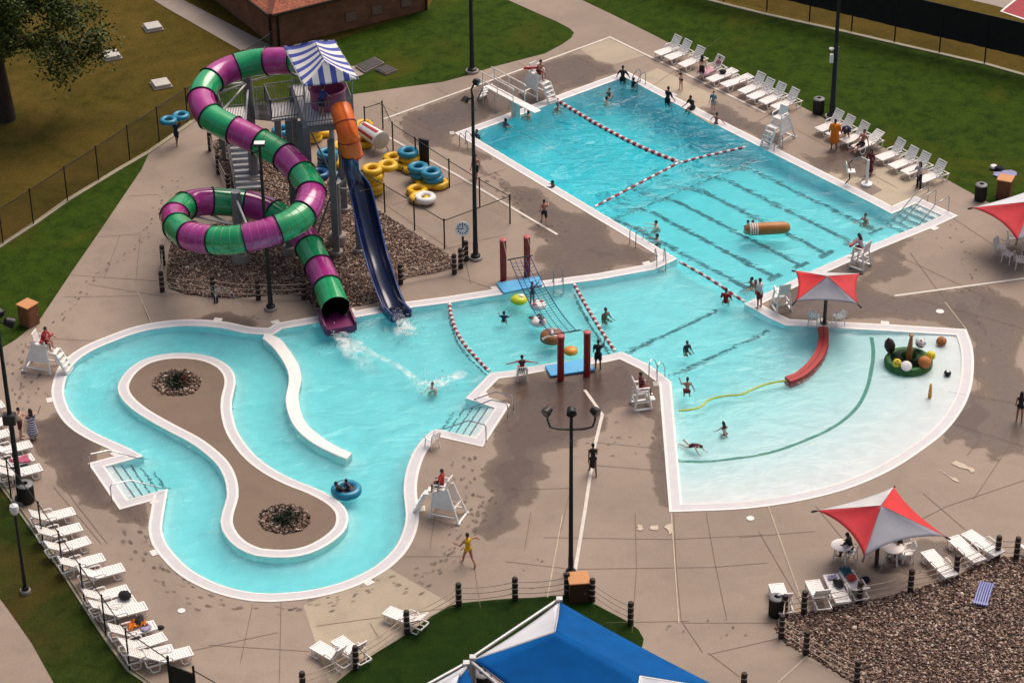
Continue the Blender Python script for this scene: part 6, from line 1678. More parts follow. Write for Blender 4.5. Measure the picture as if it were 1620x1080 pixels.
for a, b_ in ((n0, n1), (m0, m1)):
    mb = MB(); mb.tube([a - NO, b_ - NO], .03, 6); mb.build('spreader_bar', BLACKM, nt_)
mb = MB(); K = 30
def npt(s, t): a = n0 + (n1 - n0) * t; b_ = m0 + (m1 - m0) * t; return a + (b_ - a) * s - NO - UPV * (.45 * 4 * s * (1 - s) + .10 * math.sin(math.pi * t))
for i in range(1, K): mb.tube([npt(i / K, .1 + t * .8 / 6) for t in range(7)], .011, 4, False)
for t in (.1, .3, .5, .7, .9): mb.tube([npt(i / K, t) for i in range(K + 1)], .016 if .2 < t < .8 else .026, 4, False)
mb.build('net', NB, nt_)
for a, b_ in ((at(796.5,444), n0), (at(834,438), n1), (at(887,601), m0), (at(928.5,594), m1)):
    h = 2.35; mb = MB(); mb.tube([V(a, h) - NO, b_ - NO], .015, 4); mb.build('tie_rope', ROPE, nt_)
# brown log float
def log_(o):
    ax = ground_dir((1180,361), (1249,357)); o.rotation_euler = (0, 0, rot_of(ax))
    mb = MB(); mb.lathe([(.02, -1.15), (.16, -1.12), (.28, -1.0), (.33, -.8), (.34, 0), (.33, .85), (.27, 1.05), (.15, 1.16), (.02, 1.18)], 20, (0, 0, .2), (1, 0, 0)); mb.build('body', pm('log_brown', (.44, .155, .03), .45, .12, 2), o, smooth=True)
    for x in (-.92, -.80, -.68, -.56):
        mb = MB(); mb.torus((x, 0, .2), .33, .035, 20, 8, (1, 0, 0)); mb.build('rope_band', WV, o, smooth=True)
float_thing('log_float', 'long brown inflatable log float with white bands at one end', 'float', (1214,366), log_)
# ---- red beam wall, yellow rope and balls in the wading pool
P = smooth_path([at(a, b_, 0.0) for a, b_ in [(1302,519),(1303,538),(1299,555),(1290,571),(1276,586),(1262,596),(1246,602)]], .25)
mb = MB(); A, B = offset(P, .24, False), offset(P, -.24, False)
for S in (A, B): strip(mb, S, S, -.95, .10, False)
strip(mb, A, B, .10, .10, False)
for i in (0, -1): mb.add([V(A[i], -.95), V(B[i], -.95), V(B[i], .10), V(A[i], .10)], [(0, 1, 2, 3)])
wl = mb.build('pool_divider', pm('beam_red', (.40, .016, .018), .5, .12, 3)); tag(wl, 'curved low red divider wall reaching into the wading pool', 'divider')
mb = MB(); C1, C2 = offset(P, .03, False), offset(P, -.03, False); strip(mb, C1, C2, .104, .104, False); mb.build('seam', pm('beam_seam', (.16, .01, .01), .6), wl)
mb = MB(); mb.tube(smooth_path([at(a, b_, -.04) for a, b_ in [(1074,650),(1105,645),(1122,632),(1147,626),(1172,624),(1190,616),(1215,607),(1246,601)]], .2), .055, 8); tag(mb.build('float_rope', pm('yellow_rope', (.52, .55, .06), .6), smooth=True), 'yellow floating rope from the wading pool wall to the red divider', 'float rope')
pc = at(1437, 573); zf = floor_z(pc.x, pc.y); pi_ = empty('splash_island', (pc.x, pc.y, zf + .13), 0, 'round green play island with sports balls in the wading pool', 'splash feature')
BS = .82
GRP = pm('play_green', (.10, .30, .08), .6, .3, 3); GRD = pm('play_dark_green', (.030, .13, .028), .7, .4, 4)
mb = MB(); mb.lathe([(1.12, -.2), (1.14, .12), (1.05, .26), (.92, .30), (.80, .24)], 30); mb.mi = 1; mb.lathe([(.80, .24), (.78, .16), (.02, .16)], 30); mb.build('base', [GRD, GRP], pi_, smooth=True)
dirx = ground_dir((1437,573), (1477,573)); diry = Vector((-dirx.y, dirx.x, 0))
def pit(x, y, z): return dirx * x + diry * y + UPV * z
def pball(name, x, y, z, r, m, spots=None, sm=None):
    r *= BS; mb = MB(); mb.ball(pit(x, y, z - .04), r, 16, 10); b_ = mb.build(name, m, pi_, smooth=True)
    for a in spots or []:
        v = pit(*a).normalized(); mb = MB(); mb.ball(pit(x, y, z - .04) + v * (r * .85), r * .26, 8, 6); mb.build('patch', sm, b_, smooth=True)
YB = pm('yellow_ball', (.72, .58, .02), .4); OB = pm('basketball', (.50, .17, .04), .6, .1, 8)
pball('soccer_ball', .64, .85, .62, .30, WV, [(-.75, -.6, .1), (.1, -.9, -.35), (.8, -.55, .25), (.0, -.45, .9), (-.9, .3, .5), (.7, .4, .7)], BKV); pball('yellow_ball', -.62, -.62, .42, .27, YB, [(-.4, -.8, .4), (.3, -.9, .3), (0, -.4, .9)], BRV); pball('basketball', .66, -.62, .46, .38, OB); pball('yellow_ball', 1.0, -.15, .55, .28, YB)
mb = MB(); mb.lathe([(.02, -.42), (.2, -.25), (.27, 0), (.2, .25), (.02, .42)], 14, pit(-.85, .55, .62), pit(-.2, .1, 1)); mb.build('football', pm('football_dark', (.03, .012, .01), .5), pi_, smooth=True)
mb = MB(); mb.lathe([(.24, -.04), (.26, .04), (.16, .08)], 18, pit(-.22, -.88, .38), pit(0, -.6, .8)); mb.mi = 1; mb.lathe([(.16, .07), (.01, .06)], 18, pit(-.22, -.88, .38), pit(0, -.6, .8)); mb.build('spray_ring', [WV, REDV], pi_, smooth=True)
mb = MB(); mb.tube([pit(0, 0, .15), pit(.0, 0, .6), pit(.03, 0, 1.2), pit(.04, 0, 1.45)], [.14, .15, .10, .07], 12); mb.lathe([(.07, 1.45), (.12, 1.5), (.12, 1.56), (.03, 1.6)], 12, pit(.04, 0, 0)); mb.build('bat', pm('bat_brown', (.33, .14, .04), .5, .15, 3), pi_, smooth=True)
def spray_ball(label, px, r, m, patchm=None):
    c = at(*px); z = floor_z(c.x, c.y); o = empty('spray_ball', (c.x, c.y, z), 0, label, 'spray ball', 'small ball shaped sprayers')
    mb = MB(); mb.ball((0, 0, r * .8), r, 18, 10); b_ = mb.build('ball', m, o, smooth=True)
    mb = MB()
    if patchm: mb.lathe([(r * .45, -.01), (r * .4, .02)], 14, Vector((0, -.3, .8)).normalized() * r * .93 + UPV * r * .8, Vector((0, -.3, .8)))
    else:
        mb.torus((0, 0, r * .8), r * 1.0, .012, 24, 5); mb.torus((0, 0, r * .8), r * 1.0, .012, 24, 5, (1, 0, 0)); mb.torus((0, 0, r * .8), r * 1.0, .012, 24, 5, (0, 1, 0))
    mb.build('mark', patchm or BKV, b_)
spray_ball('orange basketball shaped sprayer near the wading pool corner', (1489,543), .24, OB); spray_ball('black ball sprayer with a white spot on the wading pool floor', (1499,592), .17, BKV, WV)
c = at(1471, 627); o = empty('spray_post', (c.x, c.y, floor_z(c.x, c.y)), 0, 'slim orange brown spray post standing on the wading pool floor', 'spray post')
mb = MB(); mb.lathe([(.09, 0), (.085, .3), (.07, .55), (.05, .7), (.06, .74), (.03, .78)], 12); mb.build('pole', pm('bat_orange', (.70, .30, .02), .5), o, smooth=True); mb = MB(); mb.lathe([(.13, 0), (.12, .04)], 12); mb.build('flange', WPL, o)
# ---- inner tubes in the store
YV = pm('yellow_vinyl', (.72, .42, .006), .3, .06, 3); BTV = pm('blue_vinyl', (.015, .22, .36), .25, .12, 3); DBV = pm('dark_blue_vinyl', (.012, .08, .22), .25, .15, 3)
def tube_(label, px, z, m, double=None, tilt=None, r=(.40, .18)):
    p = at(*px); o = empty('inner_tube', p + UPV * (z + r[1]), 0, label, 'inner tube', 'stored inner tubes')
    rings = [Vector((0, 0, 0))]
    if double is not None:
        d = ground_dir(px, (px[0] + double[0], px[1] + double[1])); rings.append(d * (r[0] * 2 + .1))
    for c in rings:
        mb = MB(); mb.torus(c, r[0], r[1], 26, 12, tilt); mb.build('ring', m, o, smooth=True)
    for c in rings:
        for a in (.6, 3.6): mb = MB(); mb.box(c + Vector((math.cos(a) * (r[0] + r[1] * .8), math.sin(a) * (r[0] + r[1] * .8), r[1] * .5)), (.10, .10, .05)); mb.build('handle', BKV, o)
    return o
T_ = [((575,203), 0, YV, None, 'yellow inner tube behind the striped barrel'), ((622,255), 0, YV, (15,8), 'yellow double tube at the head of the row along the fence'), ((652,270), 0, YV, (14,8), 'yellow double tube in the middle of the row along the fence'), ((672,288), 0, YV, (6,2), 'yellow tube under the dark blue ones'), ((648,262), .31, YV, None, 'yellow tube just under the turquoise one'),
 ((646,262), .62, BTV, None, 'turquoise tube on top of the yellow row'), ((664,287), .31, BTV, (12,4), 'blue double tube on the yellow one, lower'), ((662,286), .60, BTV, (13,5), 'blue double tube on the yellow one, topmost'), ((660,306), 0, YV, (8,-6), 'yellow double tube lying apart near the fence corner'), ((664,318), 0, YV, None, 'yellow tube partly under the white one'),
 ((673,321), .12, WV, None, 'white tube lying on a yellow one near the fence corner')]
for k in range(5): T_.append(((590 + (k % 2) * 2, 305 + (k % 2)), .30 * k, YV, (4, -1) if k == 4 else None, ['yellow tube at the bottom of the five high stack beside the blue slide', 'second yellow tube up in the five high stack beside the blue slide', 'middle yellow tube of the five high stack beside the blue slide', 'fourth yellow tube up in the five high stack beside the blue slide', 'top yellow double tube of the stack beside the blue slide'][k]))
for k in range(3): T_.append(((494, 222), .31 * k, YV, None, ['lowest yellow tube seen between the tower columns', 'middle yellow tube seen between the tower columns', 'top yellow tube seen between the tower columns'][k]))
for k in range(3): T_.append(((519, 262 + k), .31 * k, DBV if k % 2 else BTV, None, ['lowest blue tube beside the tower support pipe', 'middle blue tube beside the tower support pipe', 'top blue tube beside the tower support pipe'][k]))
T_ += [((514,212), 0, YV, None, 'yellow tube leaning behind the tower support pipe'), ((541,236), 0, YV, None, 'yellow tube just behind the orange slide, upper'), ((543,262), 0, YV, None, 'yellow tube just behind the orange slide, lower'), ((575,230), 0, YV, None, 'yellow tube in front of the striped barrel'), ((472,232), 0, WV, None, 'white and blue tube behind the slide tower'), ((446,214), .1, BTV, None, 'turquoise tube behind the purple slide section'), ((505,280), 0, DBV, None, 'dark blue tube below the tower platform'), ((540,285), 0, DBV, None, 'dark blue tube behind the top of the blue slide'), ((484,275), 0, YV, None, 'yellow tube low behind the slide tower column')]
for px, z, m, db, lb in T_: tube_(lb, px, z, m, db)
# striped barrel on legs
p0, p1 = at(574, 203, .85), at(603, 222, .85); ba = (p1 - p0).normalized(); bo = empty('striped_barrel', V((p0 + p1) / 2, 0), 0, 'white barrel with red stripes lying on a metal frame among the tubes', 'barrel'); BO = bo.location.copy(); BL = (p1 - p0).length
mb = MB(); prof = [(.34, 0), (.40, .05), (.45, BL * .6), (.48, BL)]; mb.lathe(prof, 24, p0 - BO, ba); mb.build('body', WV, bo, smooth=True)
X, Y, Z = frame_of(ba)
for k in range(6):
    a = k * math.pi / 3 + .3; mb = MB(); A0 = []
    for t in (0.08, .9):
        r = .40 + .08 * t + .012
        for q in (-.17, .17): A0.append(p0 - BO + ba * (BL * t) + (X * math.cos(a + q) + Y * math.sin(a + q)) * r)
    mb.add(A0, [(0, 1, 3, 2)]); so = mb.build('stripe', pm('stripe_red', (.42, .015, .02), .4), bo)
    s_ = so.modifiers.new('solid', 'SOLIDIFY'); s_.thickness = .03; s_.offset = 0
mb = MB(); mb.lathe([(.50, BL), (.50, BL + .06), (.44, BL + .09), (.02, BL + .09)], 24, p0 - BO, ba); mb.build('lid', pm('barrel_lid', (.50, .47, .42), .5), bo, smooth=True)
for t in (.15, .95):
    for s in (-1, 1):
        c = p0 - BO + ba * (BL * t); n = Vector((-ba.y, ba.x, 0)); mb = MB(); mb.tube([c + n * s * .3 - UPV * .3, V(c + n * s * .5, 0)], .03, 6); mb.build('leg', STEEL, bo)
q = [at(664, 258), at(679, 262)]; mb = MB(); mb.bar(q[0] + UPV * .75, q[1] + UPV * .75, .08, 1.5); mb.bar(q[0] + UPV * 1.5, q[1] + UPV * 1.5, .16, .06)
tag(mb.build('notice_board', pm('board_brown', (.02, .012, .01), .6)), 'dark upright board leaning at the tube store fence', 'board')
# ---- slabs, hatches
for b_, l, r_ in [((242,45), 'pale concrete slab nearest the brick building on the dry lawn', .2), ((176,90), 'pale concrete slab nearest the tree on the dry lawn', .5), ((255,135), 'pale concrete slab nearest the chain fence on the dry lawn', .5)]:
    p = at(*b_); o = empty('concrete_slab', p, .4, l, 'slab', 'concrete access slabs on the dry lawn'); mb = MB(); mb.box((0, 0, .1), (.95, .95, .26)); mb.build('cover', concrete('slab_pale', (.55, .52, .48)), o, bevel=.03); mb = MB(); mb.box((0, 0, -.0), (1.1, 1.1, .1)); mb.build('curb', CONC_PALE, o)
for q, l in [([(562,107),(592,93),(608,102),(577,117)], 'larger dark vault hatch with pale rim on the lawn'), ([(594,112),(612,105),(628,113),(610,120)], 'smaller dark vault hatch with pale rim on the lawn')]:
    g = G(q); c = sum(g, Vector()) / 4; o = empty('vault_hatch', c, 0, l, 'hatch', 'vault hatches on the lawn'); mb = MB(); mb.prism([((p_ - c).x, (p_ - c).y) for p_ in g], -.05, .12); mb.build('curb', CONC_PALE, o); mb = MB(); mb.prism([((p_ - c).x * .9, (p_ - c).y * .9) for p_ in g], .1, .16); mb.build('cover', pm('hatch_dark', (.035, .028, .028), .6, .2, 4), o)
g = G([(548,100),(562,106),(576,117),(562,114)]);
sheet('pavement', G([(545,107),(560,104),(577,117),(562,122)]), [], -.004, CONC_PALE)
# ---- plants on the island
rng = random.Random(9)
for (px, py), l, red in [((281,606), 'dark leafy plants with a red bloom in the upper island stone bed', 1), ((452,822), 'dark leafy plants in the lower island stone bed', 0)]:
    c = at(px, py); o = empty('island_shrub', c, 0, l, 'plant'); mb = MB(); lm = leaf_mat('shrub_leaf', (.006, .014, .006), (.022, .034, .014))
    for k in range(900):
        p = Vector((rng.gauss(0, .30), rng.gauss(0, .30), abs(rng.gauss(.18, .14)))); s = rng.uniform(.04, .09); u = Vector((rng.gauss(0, 1), rng.gauss(0, 1), rng.gauss(.4, .6))).normalized(); w = u.cross(Vector((rng.gauss(0, 1), rng.gauss(0, 1), rng.gauss(0, 1)))).normalized()
        mb.add([p - u * s, p + w * s * .4, p + u * s, p - w * s * .4], [(0, 1, 2, 3)])
    raw(mb, 'foliage', lm, o)
    mb = MB()
    for k in range(9): e = Vector((rng.gauss(0, .25), rng.gauss(0, .25), .4)); mb.tube([Vector((e.x * .3, e.y * .3, 0)), e], [.015, .006], 5)
    mb.build('stem', BARK, o)
    if red:
        mb = MB()
        for k in range(120):
            p = Vector((.32, -.05, .22)) + Vector((rng.gauss(0, .09), rng.gauss(0, .09), rng.gauss(0, .08))); s = .045; u = Vector((rng.gauss(0, 1), rng.gauss(0, 1), rng.gauss(0, 1))).normalized(); w = u.orthogonal().normalized(); mb.add([p - u * s, p + w * s * .6, p + u * s, p - w * s * .6], [(0, 1, 2, 3)])
        raw(mb, 'blossom', pm('bloom_red', (.22, .01, .015), .7), o)
# ---- blue crate-like chair wreck on the stones, fountain spray, foam
p = at(1550, 960); o = empty('plastic_ribbed_board', p, 0, 'lavender blue ribbed plastic board lying on the big stone bed', 'board'); d = ground_dir((1545,962), (1557,926)); n = Vector((-d.y, d.x, 0)); LB = pm('lavender_plastic', (.20, .22, .46), .4, .1, 4)
for k in range(6): mb = MB(); e = n * ((k - 2.5) * .10); mb.tube([e + UPV * .12, e + d * .5 + UPV * .20, e + d * 1.0 + UPV * .24, e + d * 1.5 + UPV * .18], .045, 6); mb.build('rib', LB, o, smooth=True)
mb = MB()
for t in (.1, .7, 1.35): mb.bar(n * -.32 + d * t + UPV * .14, n * .32 + d * t + UPV * .14, .12, .05)
mb.build('cross_piece', LB, o)
def spray_mat():
    m, nt, b, vec = new_mat('water_spray'); b.inputs['Base Color'].default_value = (.75, .75, .75, 1); b.inputs['Roughness'].default_value = .2; b.inputs['Alpha'].default_value = .45; return m
SPR = spray_mat()
mb = MB(); c = at(342, 478)
mb.lathe([(.10, 0), (.10, .18), (.06, .3)], 10, c)
for dx, dy, hh in ((-.45, -.6, .9), (.45, -.7, 1.0), (.9, -.35, .9), (-.8, -.4, .7), (.1, -.9, 1.0), (1.3, -.6, .8)):
    mb.tube([c + Vector((dx * t, dy * t, .3 + hh * 4 * t * (1 - t) * .9 - .28 * t)) for t in [i / 8 for i in range(9)]], .012, 5)
o = mb.build('water_spray', SPR); o['kind'] = 'stuff'
mb = MB(); mb.lathe([(.12, 0), (.12, .2), (.07, .33)], 12); o = mb.build('fountain_nozzle', DARKP, smooth=True); o.location = c; tag(o, 'small dark fountain nozzle spraying at the stone bed edge by the river bend', 'fountain')
def foam_mat():
    m, nt, b, vec = new_mat('foam'); b.inputs['Base Color'].default_value = (.82, .84, .84, 1); b.inputs['Roughness'].default_value = .7
    tc = [n_ for n_ in nt.nodes if n_.type == 'TEX_COORD'][0]; sx = nt.nodes.new('ShaderNodeSeparateXYZ'); nt.links.new(tc.outputs['UV'], sx.inputs[0])
    n1 = noise(nt, vec, 2.2, 7, .72, .8); M = nt.nodes.new('ShaderNodeMath'); M.operation = 'MULTIPLY'; nt.links.new(ramp(nt, n1, [(.40, (0,) * 3), (.66, (1,) * 3)]), M.inputs[0]); nt.links.new(sx.outputs[0], M.inputs[1]); nt.links.new(M.outputs[0], b.inputs['Alpha'])
    return m
FOAM = foam_mat()
def foam(pts, w0, w1, a0, a1, z=-.035):
    P = smooth_path([at(a, b_, z) for a, b_ in pts], .12); n = len(P); me_v, fs, uvs = [], [], []
    K = 6
    for i, p in enumerate(P):
        d = (P[min(i + 1, n - 1)] - P[max(i - 1, 0)]).normalized(); nn_ = Vector((d.y, -d.x, 0)); w = w0 + (w1 - w0) * i / n; a = a0 + (a1 - a0) * i / n
        for j in range(K + 1):
            t = j / K * 2 - 1; me_v.append(tuple(p + nn_ * (t * w / 2) + UPV * (.02 * (1 - t * t)))); uvs.append(a * (1 - t * t) * min(1, i / (.08 * n + 1), (n - 1 - i) / (.25 * n)))
    me = bpy.data.meshes.new('foam'); 
    for i in range(n - 1):
        for j in range(K): fs.append((i * (K + 1) + j, (i + 1) * (K + 1) + j, (i + 1) * (K + 1) + j + 1, i * (K + 1) + j + 1))
    me.from_pydata(me_v, [], fs); me.materials.append(FOAM); uvl = me.uv_layers.new(name='uv')
    for p in me.polygons:
        for li in p.loop_indices: uvl.data[li].uv = (uvs[me.loops[li].vertex_index], 0)
    me.update(); o = bpy.data.objects.new('foam', me); col.objects.link(o); o['kind'] = 'stuff'
foam([(533,514),(540,530),(552,548),(572,566)], .55, 1.5, 1.6, .45); foam([(634,497),(638,510),(642,528)], .55, 1.0, 1.9, 1.2); foam([(640,516),(642,524),(645,532)], 1.2, 1.3, 1.2, .9); foam([(560,535),(590,560),(625,576),(655,600),(670,628)], .5, .45, .75, .6); foam([(660,606),(685,607),(720,596),(735,585)], .5, 1.0, 1.5, .7); foam([(700,600),(690,612),(668,612)], .8, .6, 1.2, 1.0); foam([(545,540),(580,575),(600,580)], 1.2, 1.8, .5, .35)
mb = MB()
for (px, py), n_, sp in (((534,518), 70, .45), ((543,532), 50, .6), ((637,505), 70, .4), ((642,524), 60, .5), ((686,607), 50, .45)):
    c = at(px, py, -.03)
    for _ in range(n_): r = rng.uniform(.012, .04); mb.ball(c + Vector((rng.gauss(0, sp), rng.gauss(0, sp * 1.2), abs(rng.gauss(.02, .12)))), r, 6, 4)
o = mb.build('splash_drops', SPR); o['kind'] = 'stuff'
# small white depth tiles let into the deck beside the coping
DT = [(347,512),(83,631),(186,713),(247,792),(243,876),(583,921),(661,801),(769,614),(447,507),(582,484),(775,457),(916,331),(992,423),(1050,700),(1046,642),(1299,509),(1370,511),(1236,224),(775,248),(726,212),(1455,373),(1060,155)]
WHERE = ['above the top bend of the lazy river', 'at the outermost bend of the lazy river', 'above the outer river stairs', 'below the outer river stairs', 'at the lower outer river bend', 'at the bottom river bend near the pale slab', 'beside the river guard chair', 'above the inner river stairs', 'beside the tube slide exit', 'between the two slide exits', 'beside the far blue mat', 'midway along the lap pool deck side', 'near the tip of the deck wedge', 'midway along the wading pool side wall', 'near the wading pool entry ladder', 'below the umbrella at the wading pool', 'on the straight top edge of the wading pool', 'beside the lawn-side guard chair', 'near the deep end corner ladder', 'at the deep end corner itself', 'on the edge below the corner stairs', 'by the two children at the far deep edge']
dtm = pm('tile_white', (.72, .68, .65), .5)
t0 = None
for (px, py), wh in zip(DT, WHERE):
    p = at(px, py); k = min(range(len(COPE_OUT)), key=lambda i: (COPE_OUT[i] - p).length); d = (COPE_OUT[(k + 1) % len(COPE_OUT)] - COPE_OUT[k - 1]).normalized(); n = Vector((-d.y, d.x, 0))
    q = COPE_OUT[k] + n * .14; q.z = 0
    if t0 is None:
        mb = MB(); mb.box((0, 0, .013), (.40, .26, .03)); t0 = mb.build('depth_tile', dtm); o = t0
    else: o = t0.copy(); col.objects.link(o)
    o.location = q; o.rotation_euler = (0, 0, rot_of(d)); tag(o, 'small white deck tile on the coping ' + wh, 'deck tile', 'white deck tiles beside the coping')
# ================================================================ people
SK = {'pale': pm('skin_pale', (.60, .36, .27), .55, .08, 8), 'tan': pm('skin_tan', (.43, .22, .145), .55, .08, 8), 'brown': pm('skin_brown', (.21, .10, .062), .55, .1, 8), 'red': pm('skin_sunned', (.42, .175, .12), .55, .1, 8)}
HAIR = {'black': pm('hair_black', (.008, .006, .006), .5), 'brown': pm('hair_brown', (.035, .018, .010), .5), 'fair': pm('hair_fair', (.16, .09, .04), .5)}
CL = {}
def cm(c):
    if c not in CL: CL[c] = pm('cloth_' + str(len(CL)), c, .85, .18, 7)
    return CL[c]
BLACKC, NAVY, REDS, DRED, WHITEC, GREYC, TEALC, YELC, BLUEC, MAROON = (.016, .016, .020), (.018, .025, .085), (.42, .022, .028), (.19, .014, .02), (.62, .58, .60), (.40, .36, .38), (.14, .26, .28), (.72, .42, .01), (.03, .06, .26), (.09, .012, .018)
FACE = pm('face_mark', (.012, .006, .005), .5)
PS = .90
def skel(pose):
    """joints in metres for a 1.70 m body: x to its right, y forward, z up"""
    g = pose.get
    lean = g('lean', 0.05); ph = g('pelvis', .93)
    J = {}; P = Vector((0, 0, ph)); tw = lambda L, a: Vector((0, math.sin(a) * L, math.cos(a) * L))
    J['pel'] = P; J['waist'] = P + tw(.17, lean * .7); J['chest'] = J['waist'] + tw(.23, lean); J['neck'] = J['chest'] + tw(.16, lean * 1.05)
    hl = g('head', lean * .5); J['head'] = J['neck'] + tw(.16, hl); J['hdir'] = tw(1, hl)
    for s, n in ((-1, 'l'), (1, 'r')):
        J['sh' + n] = J['chest'] + tw(.085, lean) + Vector((s * .185, 0, 0))
        f, ab, e = g('arm' + n, (.15, .18, .25))
        up = Vector((s * math.sin(ab), math.sin(f) * math.cos(ab), -math.cos(f) * math.cos(ab)))
        J['el' + n] = J['sh' + n] + up * .285
        f2 = f + e; ab2 = g('ab2' + n, ab * .6)
        lo = Vector((s * math.sin(ab2), math.sin(f2) * math.cos(ab2), -math.cos(f2) * math.cos(ab2)))
        J['wr' + n] = J['el' + n] + lo * .25; J['ha' + n] = J['wr' + n] + lo * .09; J['hd' + n] = lo
        J['hip' + n] = P + Vector((s * .092, 0, -.03))
        a, k, sp = g('leg' + n, (.0, .05, .06))
        th = Vector((s * math.sin(sp), math.sin(a) * math.cos(sp), -math.cos(a) * math.cos(sp))); J['kn' + n] = J['hip' + n] + th * .43
        sn = Vector((s * math.sin(sp) * .5, math.sin(a - k), -math.cos(a - k))).normalized(); J['an' + n] = J['kn' + n] + sn * .42
        ft = a - k + g('foot', 0) + math.pi / 2; J['to' + n] = J['an' + n] + Vector((s * .02, math.sin(ft) * .16, -math.cos(ft) * .16 - .02))
    return J
def capsule(mb, a, b, ra, rb, n=10):
    d = b - a
    if d.length < 1e-4: mb.ball(a, ra, n, 6); return
    X, Y, Z = frame_of(d); o = len(mb.v); prof = []
    for i in range(4): t = math.pi / 2 * (1 - i / 3); prof.append((ra * math.cos(t), -ra * math.sin(t), 0))
    for i in range(4): t = math.pi / 2 * i / 3; prof.append((rb * math.cos(t), rb * math.sin(t), d.length))
    for r, h, off in prof:
        for j in range(n):
            q = 2 * math.pi * j / n; mb.v.append(tuple(a + (X * math.cos(q) + Y * math.sin(q)) * max(r, 1e-4) + Z * (h + off)))
    for i in range(len(prof) - 1):
        for j in range(n): mb.face((o + i * n + j, o + i * n + (j + 1) % n, o + (i + 1) * n + (j + 1) % n, o + (i + 1) * n + j))
def remeshed(mb, name, m, parent, vox):
    o = mb.build(name, m, parent)
    r = o.modifiers.new('skin', 'REMESH'); r.mode = 'VOXEL'; r.voxel_size = vox; r.use_smooth_shade = True
    s = o.modifiers.new('soften', 'SMOOTH'); s.factor = .5; s.iterations = 2
    return o
def body_caps(J, k=1.0, hs=1.0):
    c = []; A = c.append
    A((J['hipl'] + UPV * .03, J['hipr'] + UPV * .03, .105, .105)); A((J['pel'], J['waist'], .118, .108)); A((J['waist'], J['chest'], .108, .128))
    A((J['chest'] + (J['shl'] - J['chest']) * .5, J['chest'] + (J['shr'] - J['chest']) * .5, .105, .105)); A((J['shl'], J['shr'], .062, .062)); A((J['chest'], J['neck'], .10, .055)); A((J['neck'] - (J['head'] - J['neck']) * .3, J['head'], .054, .056))
    for n in 'lr':
        A((J['hip' + n], J['kn' + n], .088, .058)); A((J['kn' + n], J['kn' + n] + (J['an' + n] - J['kn' + n]) * .35, .056, .055)); A((J['kn' + n] + (J['an' + n] - J['kn' + n]) * .35, J['an' + n], .055, .036)); A((J['an' + n], J['to' + n], .042, .032))
        A((J['sh' + n], J['el' + n], .052, .040)); A((J['el' + n], J['wr' + n], .041, .028)); A((J['wr' + n], J['ha' + n], .030, .036))
    return c
def clothing(J, kind, pad):
    c = []; A = c.append; L = lambda a, b, t: J[a] + (J[b] - J[a]) * t
    torso = [(J['pel'], J['waist'], .118, .108), (J['waist'], J['chest'], .108, .128), (L('chest', 'shl', .5), L('chest', 'shr', .5), .105, .105)]
    hips = [(J['hipl'] + UPV * .03, J['hipr'] + UPV * .03, .105, .105), (J['pel'], L('pel', 'waist', .6), .118, .11)]
    if kind in ('shirt', 'rash'): c += torso + [(J['shl'], J['shr'], .062, .062)] + [(J['sh' + n], L('sh' + n, 'el' + n, .65 if kind == 'shirt' else 1.0), .058, .055 if kind == 'shirt' else .044) for n in 'lr']
    if kind in ('swimsuit',): c += torso + hips
    if kind == 'bikini': c += hips[:1] + torso[2:]
    if kind in ('shorts', 'trunks'): c += hips + [(J['hip' + n], L('hip' + n, 'kn' + n, .62), .095, .088) for n in 'lr']
    if kind == 'trousers': c += hips + [(J['hip' + n], J['kn' + n], .09, .065) for n in 'lr'] + [(J['kn' + n], L('kn' + n, 'an' + n, .9), .065, .052) for n in 'lr']
    if kind == 'dress': c += torso + hips + [(J['pel'], (J['knl'] + J['knr']) / 2 + UPV * .05, .125, .17)]
    if kind == 'long_dress': c += torso + hips + [(J['pel'], (J['anl'] + J['anr']) / 2 + UPV * .25, .125, .18)] + [(J['sh' + n], J['el' + n], .058, .05) for n in 'lr']
    if kind == 'towel': c += [(J['shl'], J['shr'], .095, .095)] + [(J['chest'], (J['knl'] + J['knr']) / 2 + UPV * .12, .19, .24)] + [(J['sh' + n], J['el' + n], .085, .075) for n in 'lr']
    if kind == 'hip_towel': c += [(J['waist'], (J['knl'] + J['knr']) / 2 - UPV * .08, .15, .27)] + [(L('chest', 'waist', .4) - Vector((.12, 0, 0)), L('chest', 'waist', .4) + Vector((.12, 0, 0)), .12, .12)]
    return [(a, b, ra + pad, rb + pad) for a, b, ra, rb in c]
def stripes_cloth():
    m, nt, b, vec = new_mat('striped_towel_cloth')
    w = nt.nodes.new('ShaderNodeTexWave'); w.bands_direction = 'Z'; w.inputs['Scale'].default_value = 2.4; w.inputs['Distortion'].default_value = .5; nt.links.new(vec, w.inputs['Vector'])
    nt.links.new(ramp(nt, w.outputs['Fac'], [(.45, (.02, .035, .16)), (.55, (.66, .64, .66))]), b.inputs['Base Color']); b.inputs['Roughness'].default_value = .9; return m
